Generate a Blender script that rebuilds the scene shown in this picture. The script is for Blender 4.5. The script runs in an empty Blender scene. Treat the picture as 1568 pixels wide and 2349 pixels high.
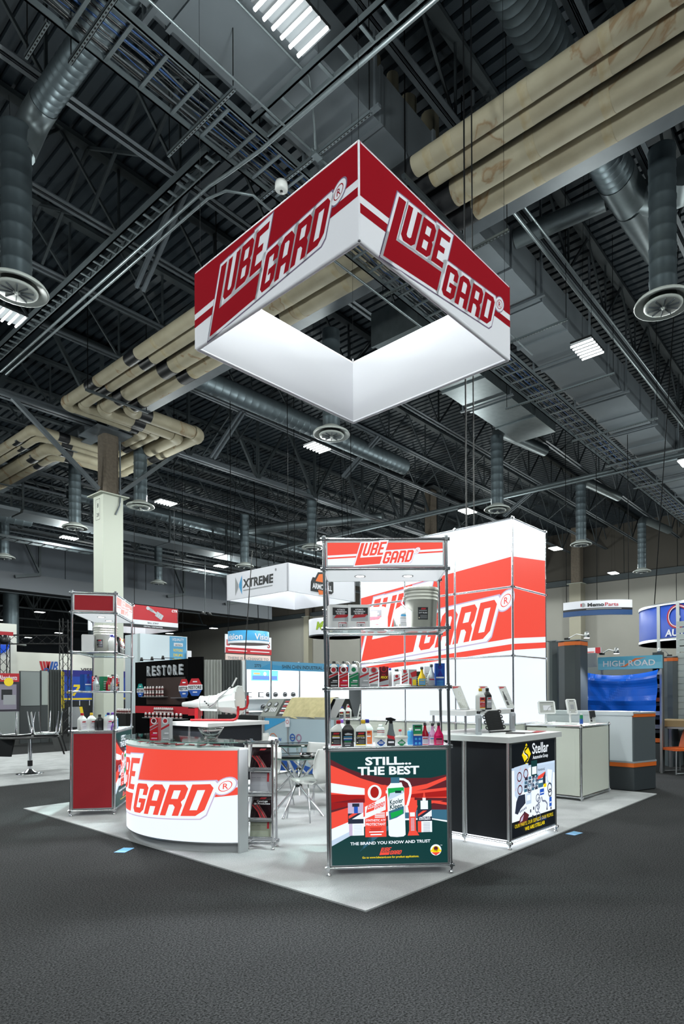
import bpy, bmesh, math, random
from math import sin, cos, pi, radians, sqrt, atan2
from mathutils import Vector, Matrix
from mathutils.geometry import tessellate_polygon

SC = bpy.context.scene
COL = SC.collection

# ------------------------------------------------------------------ camera, world, exposure
cam_data = bpy.data.cameras.new('camera')
cam = bpy.data.objects.new('camera', cam_data)
COL.objects.link(cam)
_f, _cx, _cy = 1418.67, 108.60, 1584.42                     # focal length and principal point of the 1568 x 2349 frame
cam_data.sensor_fit = 'HORIZONTAL'
cam_data.sensor_width = 36.0
cam_data.lens = 36.0 * _f / 1568.0
cam_data.shift_x = -_cx / 1568.0
cam_data.shift_y = (_cy - 2349 / 2.0) / 1568.0
cam_data.clip_start = 0.05
cam_data.clip_end = 400
_rows = Matrix([[0.64484, -0.764299, -0.005401], [-0.000736, -0.007687, 0.99997], [-0.764317, -0.644817, -0.00552]])
cam.matrix_world = Matrix.Translation(Vector([-3.1983, -2.9252, 1.5241])) @ _rows.transposed().to_4x4()
SC.camera = cam

world = bpy.data.worlds.new('hall_ambient')
SC.world = world
world.use_nodes = True
world.node_tree.nodes['Background'].inputs['Color'].default_value = (0.60, 0.80, 0.92, 1)
world.node_tree.nodes['Background'].inputs['Strength'].default_value = 0.06

SC.view_settings.view_transform = 'Standard'
SC.view_settings.look = 'None'
SC.view_settings.gamma = 1.0
SC.view_settings.use_curve_mapping = False
SC.view_settings.exposure = 0.0
SC.cycles.max_bounces = 6
SC.cycles.diffuse_bounces = 3
SC.cycles.glossy_bounces = 4
SC.cycles.transmission_bounces = 6
SC.cycles.transparent_max_bounces = 8
SC.cycles.sample_clamp_indirect = 4.0
SC.cycles.caustics_reflective = False
SC.cycles.caustics_refractive = False
SC.cycles.use_denoising = True

HALL_LAMP_WATTS = 1000.0
LAMP_COLOR = (0.93, 1.0, 0.97)
BOX_LIGHT = 0.98                                       # radiance of the white backlit panels

# ------------------------------------------------------------------ materials
def lin(c):
    c = c / 255.0
    return c / 12.92 if c <= 0.04045 else ((c + 0.055) / 1.055) ** 2.4
def rgb(r, g, b):
    return (lin(r), lin(g), lin(b), 1.0)
_mats = {}
def mat(name, color, rough=0.5, metal=0.0, emit=0.0, noise=0.0, nscale=20.0, bump=0.0, bscale=None, alpha=None, trans=0.0, spec=0.5, color2=None, sheen=0.0):
    """one principled material; noise mixes color with color2 (or a darker tone), bump adds fine relief"""
    if name in _mats:
        return _mats[name]
    m = bpy.data.materials.new(name)
    m.use_nodes = True
    nt = m.node_tree
    b = nt.nodes['Principled BSDF']
    b.inputs['Base Color'].default_value = color
    b.inputs['Roughness'].default_value = rough
    b.inputs['Metallic'].default_value = metal
    b.inputs['Specular IOR Level'].default_value = spec
    if emit:
        b.inputs['Emission Color'].default_value = color
        b.inputs['Emission Strength'].default_value = emit
        b.inputs['Base Color'].default_value = (color[0] * .08, color[1] * .08, color[2] * .08, 1)
    if trans:
        b.inputs['Transmission Weight'].default_value = trans
        b.inputs['IOR'].default_value = 1.45
    if alpha is not None:
        b.inputs['Alpha'].default_value = alpha
    if sheen:
        b.inputs['Sheen Weight'].default_value = sheen
    if noise or bump:
        tc = nt.nodes.new('ShaderNodeTexCoord')
        n = nt.nodes.new('ShaderNodeTexNoise')
        n.inputs['Scale'].default_value = nscale
        n.inputs['Detail'].default_value = 4.0
        nt.links.new(tc.outputs['Object'], n.inputs['Vector'])
        if noise:
            r = nt.nodes.new('ShaderNodeValToRGB')
            r.color_ramp.elements[0].position = 0.5 - 0.25
            r.color_ramp.elements[1].position = 0.5 + 0.25
            d = 1.0 - noise
            r.color_ramp.elements[0].color = color2 if color2 else (color[0] * d, color[1] * d, color[2] * d, 1)
            r.color_ramp.elements[1].color = color
            nt.links.new(n.outputs['Fac'], r.inputs['Fac'])
            nt.links.new(r.outputs['Color'], b.inputs['Base Color'])
        if bump:
            n2 = n
            if bscale:
                n2 = nt.nodes.new('ShaderNodeTexNoise')
                n2.inputs['Scale'].default_value = bscale
                nt.links.new(tc.outputs['Object'], n2.inputs['Vector'])
            bp = nt.nodes.new('ShaderNodeBump')
            bp.inputs['Strength'].default_value = bump
            bp.inputs['Distance'].default_value = 0.02
            nt.links.new(n2.outputs['Fac'], bp.inputs['Height'])
            nt.links.new(bp.outputs['Normal'], b.inputs['Normal'])
    _mats[name] = m
    return m

def carpet_mat(name, dark, light, scale, stain=0.0, bump=0.6):
    m = bpy.data.materials.new(name)
    m.use_nodes = True
    nt = m.node_tree
    b = nt.nodes['Principled BSDF']
    b.inputs['Roughness'].default_value = 0.95
    b.inputs['Specular IOR Level'].default_value = 0.1
    tc = nt.nodes.new('ShaderNodeTexCoord')
    n = nt.nodes.new('ShaderNodeTexNoise')
    n.inputs['Scale'].default_value = scale
    n.inputs['Detail'].default_value = 3.0
    n.inputs['Roughness'].default_value = 0.7
    nt.links.new(tc.outputs['Object'], n.inputs['Vector'])
    r = nt.nodes.new('ShaderNodeValToRGB')
    r.color_ramp.elements[0].position = 0.36
    r.color_ramp.elements[0].color = dark
    r.color_ramp.elements[1].position = 0.66
    r.color_ramp.elements[1].color = light
    nt.links.new(n.outputs['Fac'], r.inputs['Fac'])
    out = r.outputs['Color']
    if stain:
        s = nt.nodes.new('ShaderNodeTexNoise')
        s.inputs['Scale'].default_value = 1.7
        s.inputs['Detail'].default_value = 5.0
        s.inputs['Distortion'].default_value = 0.8
        nt.links.new(tc.outputs['Object'], s.inputs['Vector'])
        mr = nt.nodes.new('ShaderNodeMapRange')
        mr.inputs['From Min'].default_value = 0.35
        mr.inputs['From Max'].default_value = 0.65
        mr.inputs['To Min'].default_value = 1.0 - stain
        mr.inputs['To Max'].default_value = 1.0
        nt.links.new(s.outputs['Fac'], mr.inputs['Value'])
        mx = nt.nodes.new('ShaderNodeVectorMath')
        mx.operation = 'SCALE'
        nt.links.new(out, mx.inputs[0])
        nt.links.new(mr.outputs['Result'], mx.inputs['Scale'])
        out = mx.outputs['Vector']
    nt.links.new(out, b.inputs['Base Color'])
    bp = nt.nodes.new('ShaderNodeBump')
    bp.inputs['Strength'].default_value = bump
    bp.inputs['Distance'].default_value = 0.006
    nt.links.new(n.outputs['Fac'], bp.inputs['Height'])
    nt.links.new(bp.outputs['Normal'], b.inputs['Normal'])
    return m

CHROME = mat('chrome', (0.86, 0.88, 0.91, 1), 0.17, 1.0)
SILVER = mat('silver_aluminium', (0.55, 0.57, 0.59, 1), 0.35, 0.9)
WHITE = mat('white_laminate', rgb(214, 216, 216), 0.45)
WHITE_PLASTIC = mat('white_plastic', rgb(225, 227, 225), 0.35)
CREAM_PLASTIC = mat('natural_white_plastic', rgb(222, 222, 212), 0.4)
BLACK = mat('black_plastic', rgb(18, 19, 21), 0.35)
BLACK_PANEL = mat('black_fabric_panel', rgb(20, 25, 34), 0.8, noise=.25, nscale=300)
RED_FABRIC = mat('dark_red_fabric', rgb(160, 26, 38), 0.85, noise=.15, nscale=400)
GREY_PANEL = mat('light_grey_panel', rgb(206, 210, 200), 0.5)
WIRE = mat('black_wire', rgb(14, 15, 16), .9, spec=.05)
DARK_STEEL = mat('dark_painted_steel', rgb(62, 70, 74), 0.55, .25, noise=.25, nscale=3)
GREY_STEEL = mat('grey_primed_steel', rgb(104, 112, 118), 0.5, .2, noise=.2, nscale=4)
GALV = mat('galvanised_steel', rgb(128, 138, 142), 0.42, .7, noise=.2, nscale=7)
SPIRAL = mat('spiral_duct_steel', rgb(112, 124, 130), 0.46, .75, noise=.2, nscale=5)
DUCT_SHEET = mat('duct_sheet_metal', rgb(112, 120, 126), 0.6, .3, noise=.18, nscale=1.5)
def thin_glass(name, tint, refl=.12):
    """thin clear sheet: straight transmission plus a mirror coat"""
    m = bpy.data.materials.new(name); m.use_nodes = True; nt = m.node_tree; nt.nodes.clear()
    o = nt.nodes.new('ShaderNodeOutputMaterial'); mx = nt.nodes.new('ShaderNodeMixShader'); tr = nt.nodes.new('ShaderNodeBsdfTransparent'); gl = nt.nodes.new('ShaderNodeBsdfGlossy'); lw = nt.nodes.new('ShaderNodeLayerWeight'); mr = nt.nodes.new('ShaderNodeMapRange')
    tr.inputs['Color'].default_value = tint; gl.inputs['Roughness'].default_value = .03; lw.inputs['Blend'].default_value = .5
    mr.inputs['To Min'].default_value = .05; mr.inputs['To Max'].default_value = .05 + refl * 4
    nt.links.new(lw.outputs['Fresnel'], mr.inputs['Value']); nt.links.new(mr.outputs['Result'], mx.inputs['Fac']); nt.links.new(tr.outputs[0], mx.inputs[1]); nt.links.new(gl.outputs[0], mx.inputs[2]); nt.links.new(mx.outputs[0], o.inputs['Surface'])
    return m
GLASS = thin_glass('clear_glass', (0.90, 0.97, 0.95, 1))
GLASS_EDGE = mat('green_glass_edge', (0.25, 0.45, 0.40, 1), 0.1, trans=0.5)
CRYSTAL = mat('cut_crystal', (0.97, 0.98, 0.98, 1), 0.03, trans=1.0)
TABLE_GLASS = thin_glass('table_glass', (0.80, 0.88, 0.86, 1), .24)
ACRYLIC = thin_glass('clear_acrylic', (0.95, 0.98, 0.98, 1))

def em(name, c, k=1.0):
    return mat('lit_' + name, c, 0.35, emit=BOX_LIGHT * k)
E_WHITE = em('white', (0.86, 0.93, 1.0, 1), 1.05)
E_RED = em('red', rgb(250, 82, 66), 0.95)
E_LILAC = em('lilac', rgb(205, 190, 220), 0.95)
E_GREEN = em('dark_green', rgb(16, 62, 62), 0.95)
E_BLACK = em('black', rgb(10, 16, 22), 1.0)
E_YELLOW = em('yellow', rgb(250, 222, 20), 1.0)
E_MAROON = em('maroon', rgb(96, 36, 44), 1.0)
E_DRED = em('dark_red', rgb(170, 30, 28), 1.0)
E_BLUE = em('blue', rgb(40, 90, 190), 1.0)
E_PALE = em('pale_blue', rgb(196, 216, 238), 1.0)
E_STEELB = em('steel_blue', rgb(60, 110, 135), 1.0)
E_GREENB = em('bright_green', rgb(20, 170, 80), 1.0)
E_GREY = em('grey', rgb(120, 130, 150), 1.0)
E_NAVY = em('navy', rgb(40, 48, 66), 1.0)
E_ORANGE = em('orange', rgb(240, 120, 60), 1.0)
P = lambda n, r, g, b, ro=.55: mat('print_' + n, rgb(r, g, b), ro)
P_WHITE = P('white', 226, 226, 232)
P_RED = P('red', 176, 28, 40)
P_BLACK = P('black', 24, 26, 30)
P_BLUE = P('blue', 30, 80, 160)
P_YELLOW = P('yellow', 236, 206, 40)
P_GREEN = P('green', 20, 130, 80)
P_GREY = P('grey', 150, 152, 156)
P_ORANGE = P('orange', 226, 110, 40)
P_LBLUE = P('light_blue', 60, 150, 200)
P_SILVER = P('silver', 176, 180, 186, .3)
P_CREAM = P('cream', 206, 198, 168)
P_PINK = P('magenta', 214, 24, 96)
SIGN_RED = mat('sign_fabric_red', rgb(150, 18, 32), 0.9, spec=.08, noise=.06, nscale=250)
SIGN_WHITE = mat('sign_fabric_white', rgb(226, 226, 234), 0.8)
SIGN_LILAC = mat('sign_fabric_shadow_line', rgb(120, 104, 132), 0.8)

# ------------------------------------------------------------------ mesh builder
class MB:
    def __init__(s):
        s.v = []; s.f = []; s.mi = []; s.sm = []; s.m = 0
    def face(s, idx, smooth=False):
        s.f.append(idx); s.mi.append(s.m); s.sm.append(smooth)
    def box(s, x0, y0, z0, x1, y1, z1):
        b = len(s.v)
        s.v += [(x, y, z) for z in (z0, z1) for y in (y0, y1) for x in (x0, x1)]
        for q in ((0, 2, 3, 1), (4, 5, 7, 6), (0, 1, 5, 4), (2, 6, 7, 3), (0, 4, 6, 2), (1, 3, 7, 5)):
            s.face([b + i for i in q])
        return s
    def bbox(s, x0, y0, z0, x1, y1, z1, r=.004):
        """box with chamfered vertical edges"""
        p = [(x0 + r, y0), (x1 - r, y0), (x1, y0 + r), (x1, y1 - r), (x1 - r, y1), (x0 + r, y1), (x0, y1 - r), (x0, y0 + r)]
        return s.prism(p, z0, z1)
    def prism(s, poly, z0, z1, M=None):
        b = len(s.v); n = len(poly)
        for z in (z0, z1):
            for x, y in poly:
                p = Vector((x, y, z))
                s.v.append(tuple(M @ p) if M else tuple(p))
        s.face([b + i for i in reversed(range(n))]); s.face([b + n + i for i in range(n)])
        for i in range(n):
            j = (i + 1) % n
            s.face([b + i, b + j, b + n + j, b + n + i])
        return s
    def quad(s, a, b_, c, d):
        b = len(s.v); s.v += [tuple(a), tuple(b_), tuple(c), tuple(d)]; s.face([b, b + 1, b + 2, b + 3]); return s
    def beam(s, p0, p1, w, h, up=(0, 0, 1)):
        p0 = Vector(p0); p1 = Vector(p1); d = (p1 - p0).normalized(); up = Vector(up)
        if abs(d.dot(up)) > .98: up = Vector((1, 0, 0))
        sx = d.cross(up).normalized(); sy = sx.cross(d).normalized()
        b = len(s.v)
        for p in (p0, p1):
            for a, c in ((-1, -1), (1, -1), (1, 1), (-1, 1)):
                s.v.append(tuple(p + sx * a * w / 2 + sy * c * h / 2))
        for q in ((3, 2, 1, 0), (4, 5, 6, 7), (0, 1, 5, 4), (1, 2, 6, 5), (2, 3, 7, 6), (3, 0, 4, 7)):
            s.face([b + i for i in q])
        return s
    def tube(s, p0, p1, r, n=10, r2=None, caps=True):
        return s.path([p0, p1], r, n, caps, r2)
    def path(s, pts, r, n=8, caps=True, r2=None, closed=False):
        pts = [Vector(p) for p in pts]; b = len(s.v); k = len(pts); ref = None
        for i, p in enumerate(pts):
            if closed: d = pts[(i + 1) % k] - pts[i - 1]
            else: d = pts[min(i + 1, k - 1)] - pts[max(i - 1, 0)]
            d.normalize()
            if ref is None:
                ref = Vector((0, 0, 1)) if abs(d.z) < .9 else Vector((1, 0, 0))
                sx = d.cross(ref).normalized()
            else:
                sx = (sx - d * sx.dot(d)).normalized()
            sy = d.cross(sx)
            rr = r if not r2 else r + (r2 - r) * i / (k - 1)
            if callable(r): rr = r(i / (k - 1))
            for j in range(n):
                a = 2 * pi * j / n
                s.v.append(tuple(p + (sx * cos(a) + sy * sin(a)) * rr))
        for i in range(k if closed else k - 1):
            for j in range(n):
                j2 = (j + 1) % n; i2 = (i + 1) % k
                s.face([b + i * n + j, b + i * n + j2, b + i2 * n + j2, b + i2 * n + j], True)
        if caps and not closed:
            for i, rev in ((0, True), (k - 1, False)):
                c = len(s.v)
                s.v += [s.v[b + i * n + j] for j in range(n)]
                q = [c + j for j in range(n)]
                s.face(q[::-1] if rev else q)
        return s
    def lathe(s, prof, n=20, c=(0, 0, 0), smooth=True, sx=1.0, sy=1.0):
        b = len(s.v)
        for r, z in prof:
            for j in range(n):
                a = 2 * pi * j / n
                s.v.append((c[0] + r * cos(a) * sx, c[1] + r * sin(a) * sy, c[2] + z))
        for i in range(len(prof) - 1):
            for j in range(n):
                j2 = (j + 1) % n
                s.face([b + i * n + j, b + i * n + j2, b + (i + 1) * n + j2, b + (i + 1) * n + j], smooth)
        for i, rev in ((0, True), (len(prof) - 1, False)):
            if prof[i][0] > 1e-6:
                k = len(s.v); s.v += [s.v[b + i * n + j] for j in range(n)]
                q = [k + j for j in range(n)]
                s.face(q[::-1] if rev else q)
        return s
    def sphere(s, c, r, n=10, m=6):
        return s.lathe([(max(r * sin(pi * i / m), 1e-7), -r * cos(pi * i / m)) for i in range(m + 1)], n, c)
    def loft(s, rings, smooth=False):
        """rings: list of equal-length vertex loops, capped"""
        b = len(s.v); n = len(rings[0])
        for r in rings: s.v += [tuple(p) for p in r]
        for i in range(len(rings) - 1):
            for j in range(n):
                j2 = (j + 1) % n
                s.face([b + i * n + j, b + i * n + j2, b + (i + 1) * n + j2, b + (i + 1) * n + j], smooth)
        for i, rev in ((0, True), (len(rings) - 1, False)):
            k = len(s.v); s.v += [s.v[b + i * n + j] for j in range(n)]
            q = [k + j for j in range(n)]
            s.face(q[::-1] if rev else q)
        return s
    def mesh(s, name, mats):
        me = bpy.data.meshes.new(name)
        me.from_pydata(s.v, [], s.f)
        for m in (mats if isinstance(mats, (list, tuple)) else [mats]): me.materials.append(m)
        me.polygons.foreach_set('material_index', s.mi)
        me.polygons.foreach_set('use_smooth', s.sm)
        me.update()
        return me
    def build(s, name, mats, parent=None, loc=None, rot=None):
        return link(name, s.mesh(name, mats), parent, loc, rot)

def link(name, me, parent=None, loc=None, rot=None):
    o = bpy.data.objects.new(name, me)
    COL.objects.link(o)
    if parent: o.parent = parent
    if loc: o.location = loc
    if rot: o.rotation_euler = rot
    return o

def thing(name, label, cat, loc=(0, 0, 0), rz=0.0, group=None):
    o = bpy.data.objects.new(name, None)
    COL.objects.link(o)
    o.empty_display_size = .1
    o.location = loc
    o.rotation_euler = (0, 0, rz)
    tag(o, label, cat, group)
    return o
def tag(o, label, cat, group=None, kind=None):
    o['label'] = label; o['category'] = cat
    if group: o['group'] = group
    if kind: o['kind'] = kind
    return o
def struct(o, label=None, cat=None):
    o['kind'] = 'structure'
    if label: o['label'] = label
    if cat: o['category'] = cat
    return o
_kids = {}
def copy_tree(o, parent=None):
    c = o.copy(); COL.objects.link(c)
    if parent: c.parent = parent
    for ch in list(o.children): copy_tree(ch, c)
    return c
def dup(root, loc, rz, label, group=None):
    c = copy_tree(root)
    c.location = loc
    c.rotation_euler = (0, 0, rz)
    c['label'] = label
    if group: c['group'] = group
    return c

# the building's grid is turned a little from the booth's carpet
BR = 0.018
def bw(x, y, z=0.0):
    return (x * cos(BR) - y * sin(BR), x * sin(BR) + y * cos(BR), z)
# the hall model is drawn in a unit of its own (8.8 m lamp bays), so that its roof stands well above the sign
HALL = 1.25
HALL_AT = (0.7996, 0.7313, -0.3810)
def hw(x, y, z=0.0):
    p = bw(x, y, z)
    return (p[0] * HALL + HALL_AT[0], p[1] * HALL + HALL_AT[1], p[2] * HALL + HALL_AT[2])
ROOF = 14.575
def bbuild(mb, name, mats, loc=(0, 0, 0), parent=None):
    """build a mesh given in building axes about building point loc"""
    o = mb.build(name, mats, parent, hw(*loc) if not parent else loc, (0, 0, BR) if not parent else None)
    if not parent: o.scale = (HALL, HALL, HALL)
    return o
def bthing(name, label, cat, loc, group=None):
    o = thing(name, label, cat, hw(*loc), BR, group); o.scale = (HALL, HALL, HALL)
    return o

# ------------------------------------------------------------------ flat graphics (print, lettering, logos)
_tx = {}
def text_geo(s, bold=0.0, shear=0.0, spacing=1.0):
    k = (s, bold, shear, spacing)
    if k not in _tx:
        c = bpy.data.curves.new('lettering', 'FONT')
        c.body = s; c.size = 1.0; c.offset = bold; c.shear = shear; c.space_character = spacing
        c.resolution_u = 3; c.fill_mode = 'FRONT'
        o = bpy.data.objects.new('lettering', c)
        me = o.to_mesh()
        vs = [(v.co.x, v.co.y) for v in me.vertices]
        fs = [list(p.vertices) for p in me.polygons]
        o.to_mesh_clear()
        bpy.data.objects.remove(o); bpy.data.curves.remove(c)
        _tx[k] = (vs, fs)
    return _tx[k]

def circle(u, v, r, n=20, ry=None):
    return [(u + r * cos(2 * pi * i / n), v + (ry or r) * sin(2 * pi * i / n)) for i in range(n)]

class G2:
    """flat graphic: polygons in layers on a (u, v) sheet"""
    STEP = 0.0008
    def __init__(s, step=None):
        s.v = []; s.f = []; s.mi = []; s.mats = []
        s.step = step or G2.STEP
    def _m(s, m):
        if m not in s.mats: s.mats.append(m)
        return s.mats.index(m)
    def tris(s, vs, fs, m, L):
        b = len(s.v); k = s._m(m)
        s.v += [(u, v, L) for u, v in vs]
        for f in fs: s.f.append([b + i for i in f]); s.mi.append(k)
    def poly(s, pts, m, L=0, holes=()):
        loops = [[Vector((p[0], p[1], 0)) for p in pts]] + [[Vector((p[0], p[1], 0)) for p in h] for h in holes]
        fl = [(p.x, p.y) for l in loops for p in l]
        fs = []
        for t in tessellate_polygon(loops):
            a, b, c = (fl[i] for i in t)
            ar = (b[0] - a[0]) * (c[1] - a[1]) - (b[1] - a[1]) * (c[0] - a[0])
            fs.append(list(t) if ar > 0 else list(t)[::-1])
        s.tris(fl, fs, m, L)
        return s
    def rect(s, u0, v0, u1, v1, m, L=0):
        s.tris([(u0, v0), (u1, v0), (u1, v1), (u0, v1)], [[0, 1, 2, 3]], m, L); return s
    def circ(s, u, v, r, m, L=0, n=20, ry=None):
        s.tris(circle(u, v, r, n, ry), [list(range(n))], m, L); return s
    def ring(s, u, v, r, w, m, L=0, n=20):
        a = circle(u, v, r, n); b = circle(u, v, r - w, n)
        s.tris(a + b, [[i, (i + 1) % n, n + (i + 1) % n, n + i] for i in range(n)], m, L); return s
    def line(s, pts, w, m, L=0):
        for (a, b), (c, d) in zip(pts[:-1], pts[1:]):
            l = sqrt((c - a) ** 2 + (d - b) ** 2) or 1e-9
            nx, ny = -(d - b) / l * w / 2, (c - a) / l * w / 2
            s.tris([(a - nx, b - ny), (c - nx, d - ny), (c + nx, d + ny), (a + nx, b + ny)], [[0, 1, 2, 3]], m, L)
        return s
    def text(s, u, v, t, size, m, L=1, bold=0.0, shear=0.0, align='L', sx=1.0, slope=0.0, width=None, spacing=1.0):
        vs, fs = text_geo(t, bold, shear, spacing)
        if not vs: return s
        x0 = min(p[0] for p in vs); x1 = max(p[0] for p in vs)
        if width: sx = width / ((x1 - x0) * size)
        off = {'L': 0, 'C': -(x0 + x1) / 2, 'R': -x1}[align]
        q = [(u + (x + off) * size * sx, v + y * size + slope * (x + off) * size * sx) for x, y in vs]
        s.tris(q, fs, m, L); return s
    def build(s, name, parent, o, ud, vd, fn=None, cuts=None, clip=None):
        o = Vector(o); ud = Vector(ud); vd = Vector(vd); n = ud.cross(vd).normalized()
        bm = bmesh.new()
        vv = [bm.verts.new(p) for p in s.v]
        for f, k in zip(s.f, s.mi):
            try:
                q = bm.faces.new([vv[i] for i in f]); q.material_index = k
            except ValueError:
                pass
        if clip:
            for co, no in (((clip[0], 0, 0), (-1, 0, 0)), ((clip[2], 0, 0), (1, 0, 0)), ((0, clip[1], 0), (0, -1, 0)), ((0, clip[3], 0), (0, 1, 0))):
                bmesh.ops.bisect_plane(bm, geom=bm.verts[:] + bm.edges[:] + bm.faces[:], plane_co=co, plane_no=no, clear_outer=True)
        if cuts:
            for c in cuts:
                bmesh.ops.bisect_plane(bm, geom=bm.verts[:] + bm.edges[:] + bm.faces[:], plane_co=(c, 0, 0), plane_no=(1, 0, 0))
        for v in bm.verts:
            u, w, L = v.co
            v.co = fn(u, w, L * s.step) if fn else o + ud * u + vd * w + n * (L * s.step)
        me = bpy.data.meshes.new(name)
        bm.to_mesh(me); bm.free()
        for m in s.mats: me.materials.append(m)
        return link(name, me, parent)

# two-line italic trade-mark lettering, drawn letter by letter (x right, y up, cap line of the lower row 114)
def _oct(x0, y0, x1, y1, r):
    return [(x0 + r, y0), (x1 - r, y0), (x1, y0 + r), (x1, y1 - r), (x1 - r, y1), (x0 + r, y1), (x0, y1 - r), (x0, y0 + r)]
def logo(g, u0, v0, sx, sy, slope, red, white, shadow, L=2, k=.352, o=10, mark=True, thin=False):
    def T(pts):
        r = []
        for x, y in pts:
            U = (x + k * y) * sx
            r.append((u0 + U, v0 + y * sy + slope * U))
        return r
    shapes = []
    def add(x, y, w, h, kind):
        t, b, r = 23, 21, 15
        S = lambda pts: [(x + a, y + c) for a, c in pts]
        if kind == 'U': p = [(0, h), (0, r), (r, 0), (w - r, 0), (w, r), (w, h), (w - t, h), (w - t, b + 6), (w - t - 6, b), (t + 6, b), (t, b + 6), (t, h)]; hs = []
        if kind == 'B':
            p = [(0, 0), (w - r, 0), (w, r), (w, h / 2 - 8), (w - 7, h / 2), (w, h / 2 + 8), (w, h - r), (w - r, h), (0, h)]
            hs = [[(t, b), (w - t, b), (w - t, h / 2 - b / 2), (t, h / 2 - b / 2)], [(t, h / 2 + b / 2), (w - t, h / 2 + b / 2), (w - t, h - b), (t, h - b)]]
        if kind == 'E': p = [(0, 0), (w, 0), (w, b), (t, b), (t, h / 2 - b / 2), (w * .85, h / 2 - b / 2), (w * .85, h / 2 + b / 2), (t, h / 2 + b / 2), (t, h - b), (w + 6, h - b), (w + 6, h), (0, h)]; hs = []
        if kind == 'G': p = [(w, h * .62), (w, h - r), (w - r, h), (r - 9, h), (0, h - 6), (0, r), (r, 0), (w - r, 0), (w, r), (w, h * .5), (w * .45, h * .5), (w * .45, h * .5 - b * .8), (w - t, h * .5 - b * .8), (w - t, b), (t, b), (t, h - b), (w - t, h - b), (w - t, h * .62)]; hs = []
        if kind == 'A': p = [(0, 0), (t, 0), (t, h * .28), (w - t, h * .28), (w - t, 0), (w, 0), (w, h - r - 6), (w - r - 6, h), (r, h), (0, h - r)]; hs = [[(t, h * .28 + b), (w - t, h * .28 + b), (w - t, h - b - 6), (w - t - 6, h - b), (t, h - b)]]
        if kind == 'R': p = [(0, 0), (t, 0), (t, h * .36), (w - t - 10, h * .36), (w - t, h * .28), (w - t, 0), (w, 0), (w, h * .34), (w - 8, h * .45), (w, h * .56), (w, h - r), (w - r, h), (0, h)]; hs = [[(t, h * .36 + b), (w - t, h * .36 + b), (w - t, h - b), (t, h - b)]]
        if kind == 'D': p = [(0, 0), (w - r - 6, 0), (w, r + 6), (w, h - r), (w - r, h), (0, h)]; hs = [[(t, b), (w - t, b), (w - t, h - b), (t, h - b)]]
        shapes.append((S(p), [S(q) for q in hs]))
    add(47, 86, 68, 124, 'U'); add(124, 86, 70, 124, 'B'); add(203, 86, 62, 124, 'E')
    add(286, 0, 70, 114, 'G'); add(364, 0, 70, 114, 'A'); add(442, 0, 70, 114, 'R'); add(520, 0, 70, 114, 'D')
    Ls = [(0, 0), (265, 0), (265, 72), (34, 72), (34, 212), (0, 212)]
    backs = [[(0, 0), (34, 0), (34, 212), (0, 212)], [(0, 0), (265, 0), (265, 72), (0, 72)], _oct(47, 80, 120, 210, 3), _oct(112, 80, 200, 210, 3), [(196, 80), (271, 80), (271, 216), (196, 216)], _oct(270, 0, 360, 114, 8), _oct(350, 0, 438, 114, 8), _oct(432, 0, 516, 114, 8), _oct(508, 0, 590, 114, 14)]
    for m, grow, lay in ((shadow, o + 4, L), (white, o, L + 1)):
        if m is None: continue
        for q in backs:
            cx = sum(p[0] for p in q) / len(q); cy = sum(p[1] for p in q) / len(q)
            g.poly(T([(x + (grow if x > cx else -grow), y + (grow if y > cy else -grow)) for x, y in q]), m, lay)
        if mark:
            g.poly(T(circle(622, 104, 19 + grow, 24, 19 + grow)), m, lay)
    g.poly(T(Ls), red, L + 2)
    for p, hs in shapes: g.poly(T(p), red, L + 2, [T(h) for h in hs])
    if mark:
        a = T(circle(622, 104, 19, 24)); b = T(circle(622, 104, 16.5, 24))
        g.tris(a + b, [[i, (i + 1) % 24, 24 + (i + 1) % 24, 24 + i] for i in range(24)], red, L + 2)
        vs, fs = text_geo('R', .01)
        xm = max(p[0] for p in vs) / 2; q = [(622 + (x - xm) * 28 - .3 * (y - .35) * 28, 104 + (y - .35) * 28) for x, y in vs]
        g.tris(T(q), fs, red, L + 2)
    return T

# ================================================================== the hall
HALL_CARPET = carpet_mat('grey_speckled_carpet', rgb(12, 12, 13), rgb(70, 71, 72), 85, stain=.10, bump=.35)
BOOTH_CARPET = carpet_mat('light_grey_carpet', rgb(156, 158, 160), rgb(202, 203, 204), 160, stain=.22, bump=.3)
DECK = mat('dark_roof_deck', rgb(44, 54, 62), 0.5, .3, noise=.2, nscale=.6)
PANEL_BEIGE = mat('beige_wall_panel', rgb(132, 130, 124), 0.8, noise=.1, nscale=.5)
PANEL_GREY = mat('grey_wall_panel', rgb(84, 90, 98), 0.8, noise=.1, nscale=.5)
PANEL_BROWN = mat('dark_upper_wall_panel', rgb(76, 72, 66), 0.85, noise=.2, nscale=.6)
CONCRETE = mat('sprayed_fireproofing', rgb(122, 112, 100), 0.95, noise=.35, nscale=14, bump=1.0, bscale=40)
CLAD = mat('cream_column_cladding', rgb(196, 200, 188), 0.6)

mb = MB(); mb.quad((-50, -50, 0), (110, -50, 0), (110, 130, 0), (-50, 130, 0))
struct(mb.build('floor', HALL_CARPET))

# corrugated roof deck, ribs running across the joists
mb = MB()
x = -12.0; zd = 11.95
while x < 62:
    for (a, za, b, zb) in ((0, 0, .15, 0), (.15, 0, .165, .08), (.165, .08, .225, .08), (.225, .08, .24, 0)):
        mb.quad((x + a, -16, zd + za), (x + a, 80, zd + za), (x + b, 80, zd + zb), (x + b, -16, zd + zb))
    x += .24
struct(bbuild(mb, 'ceiling', DECK))

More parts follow.
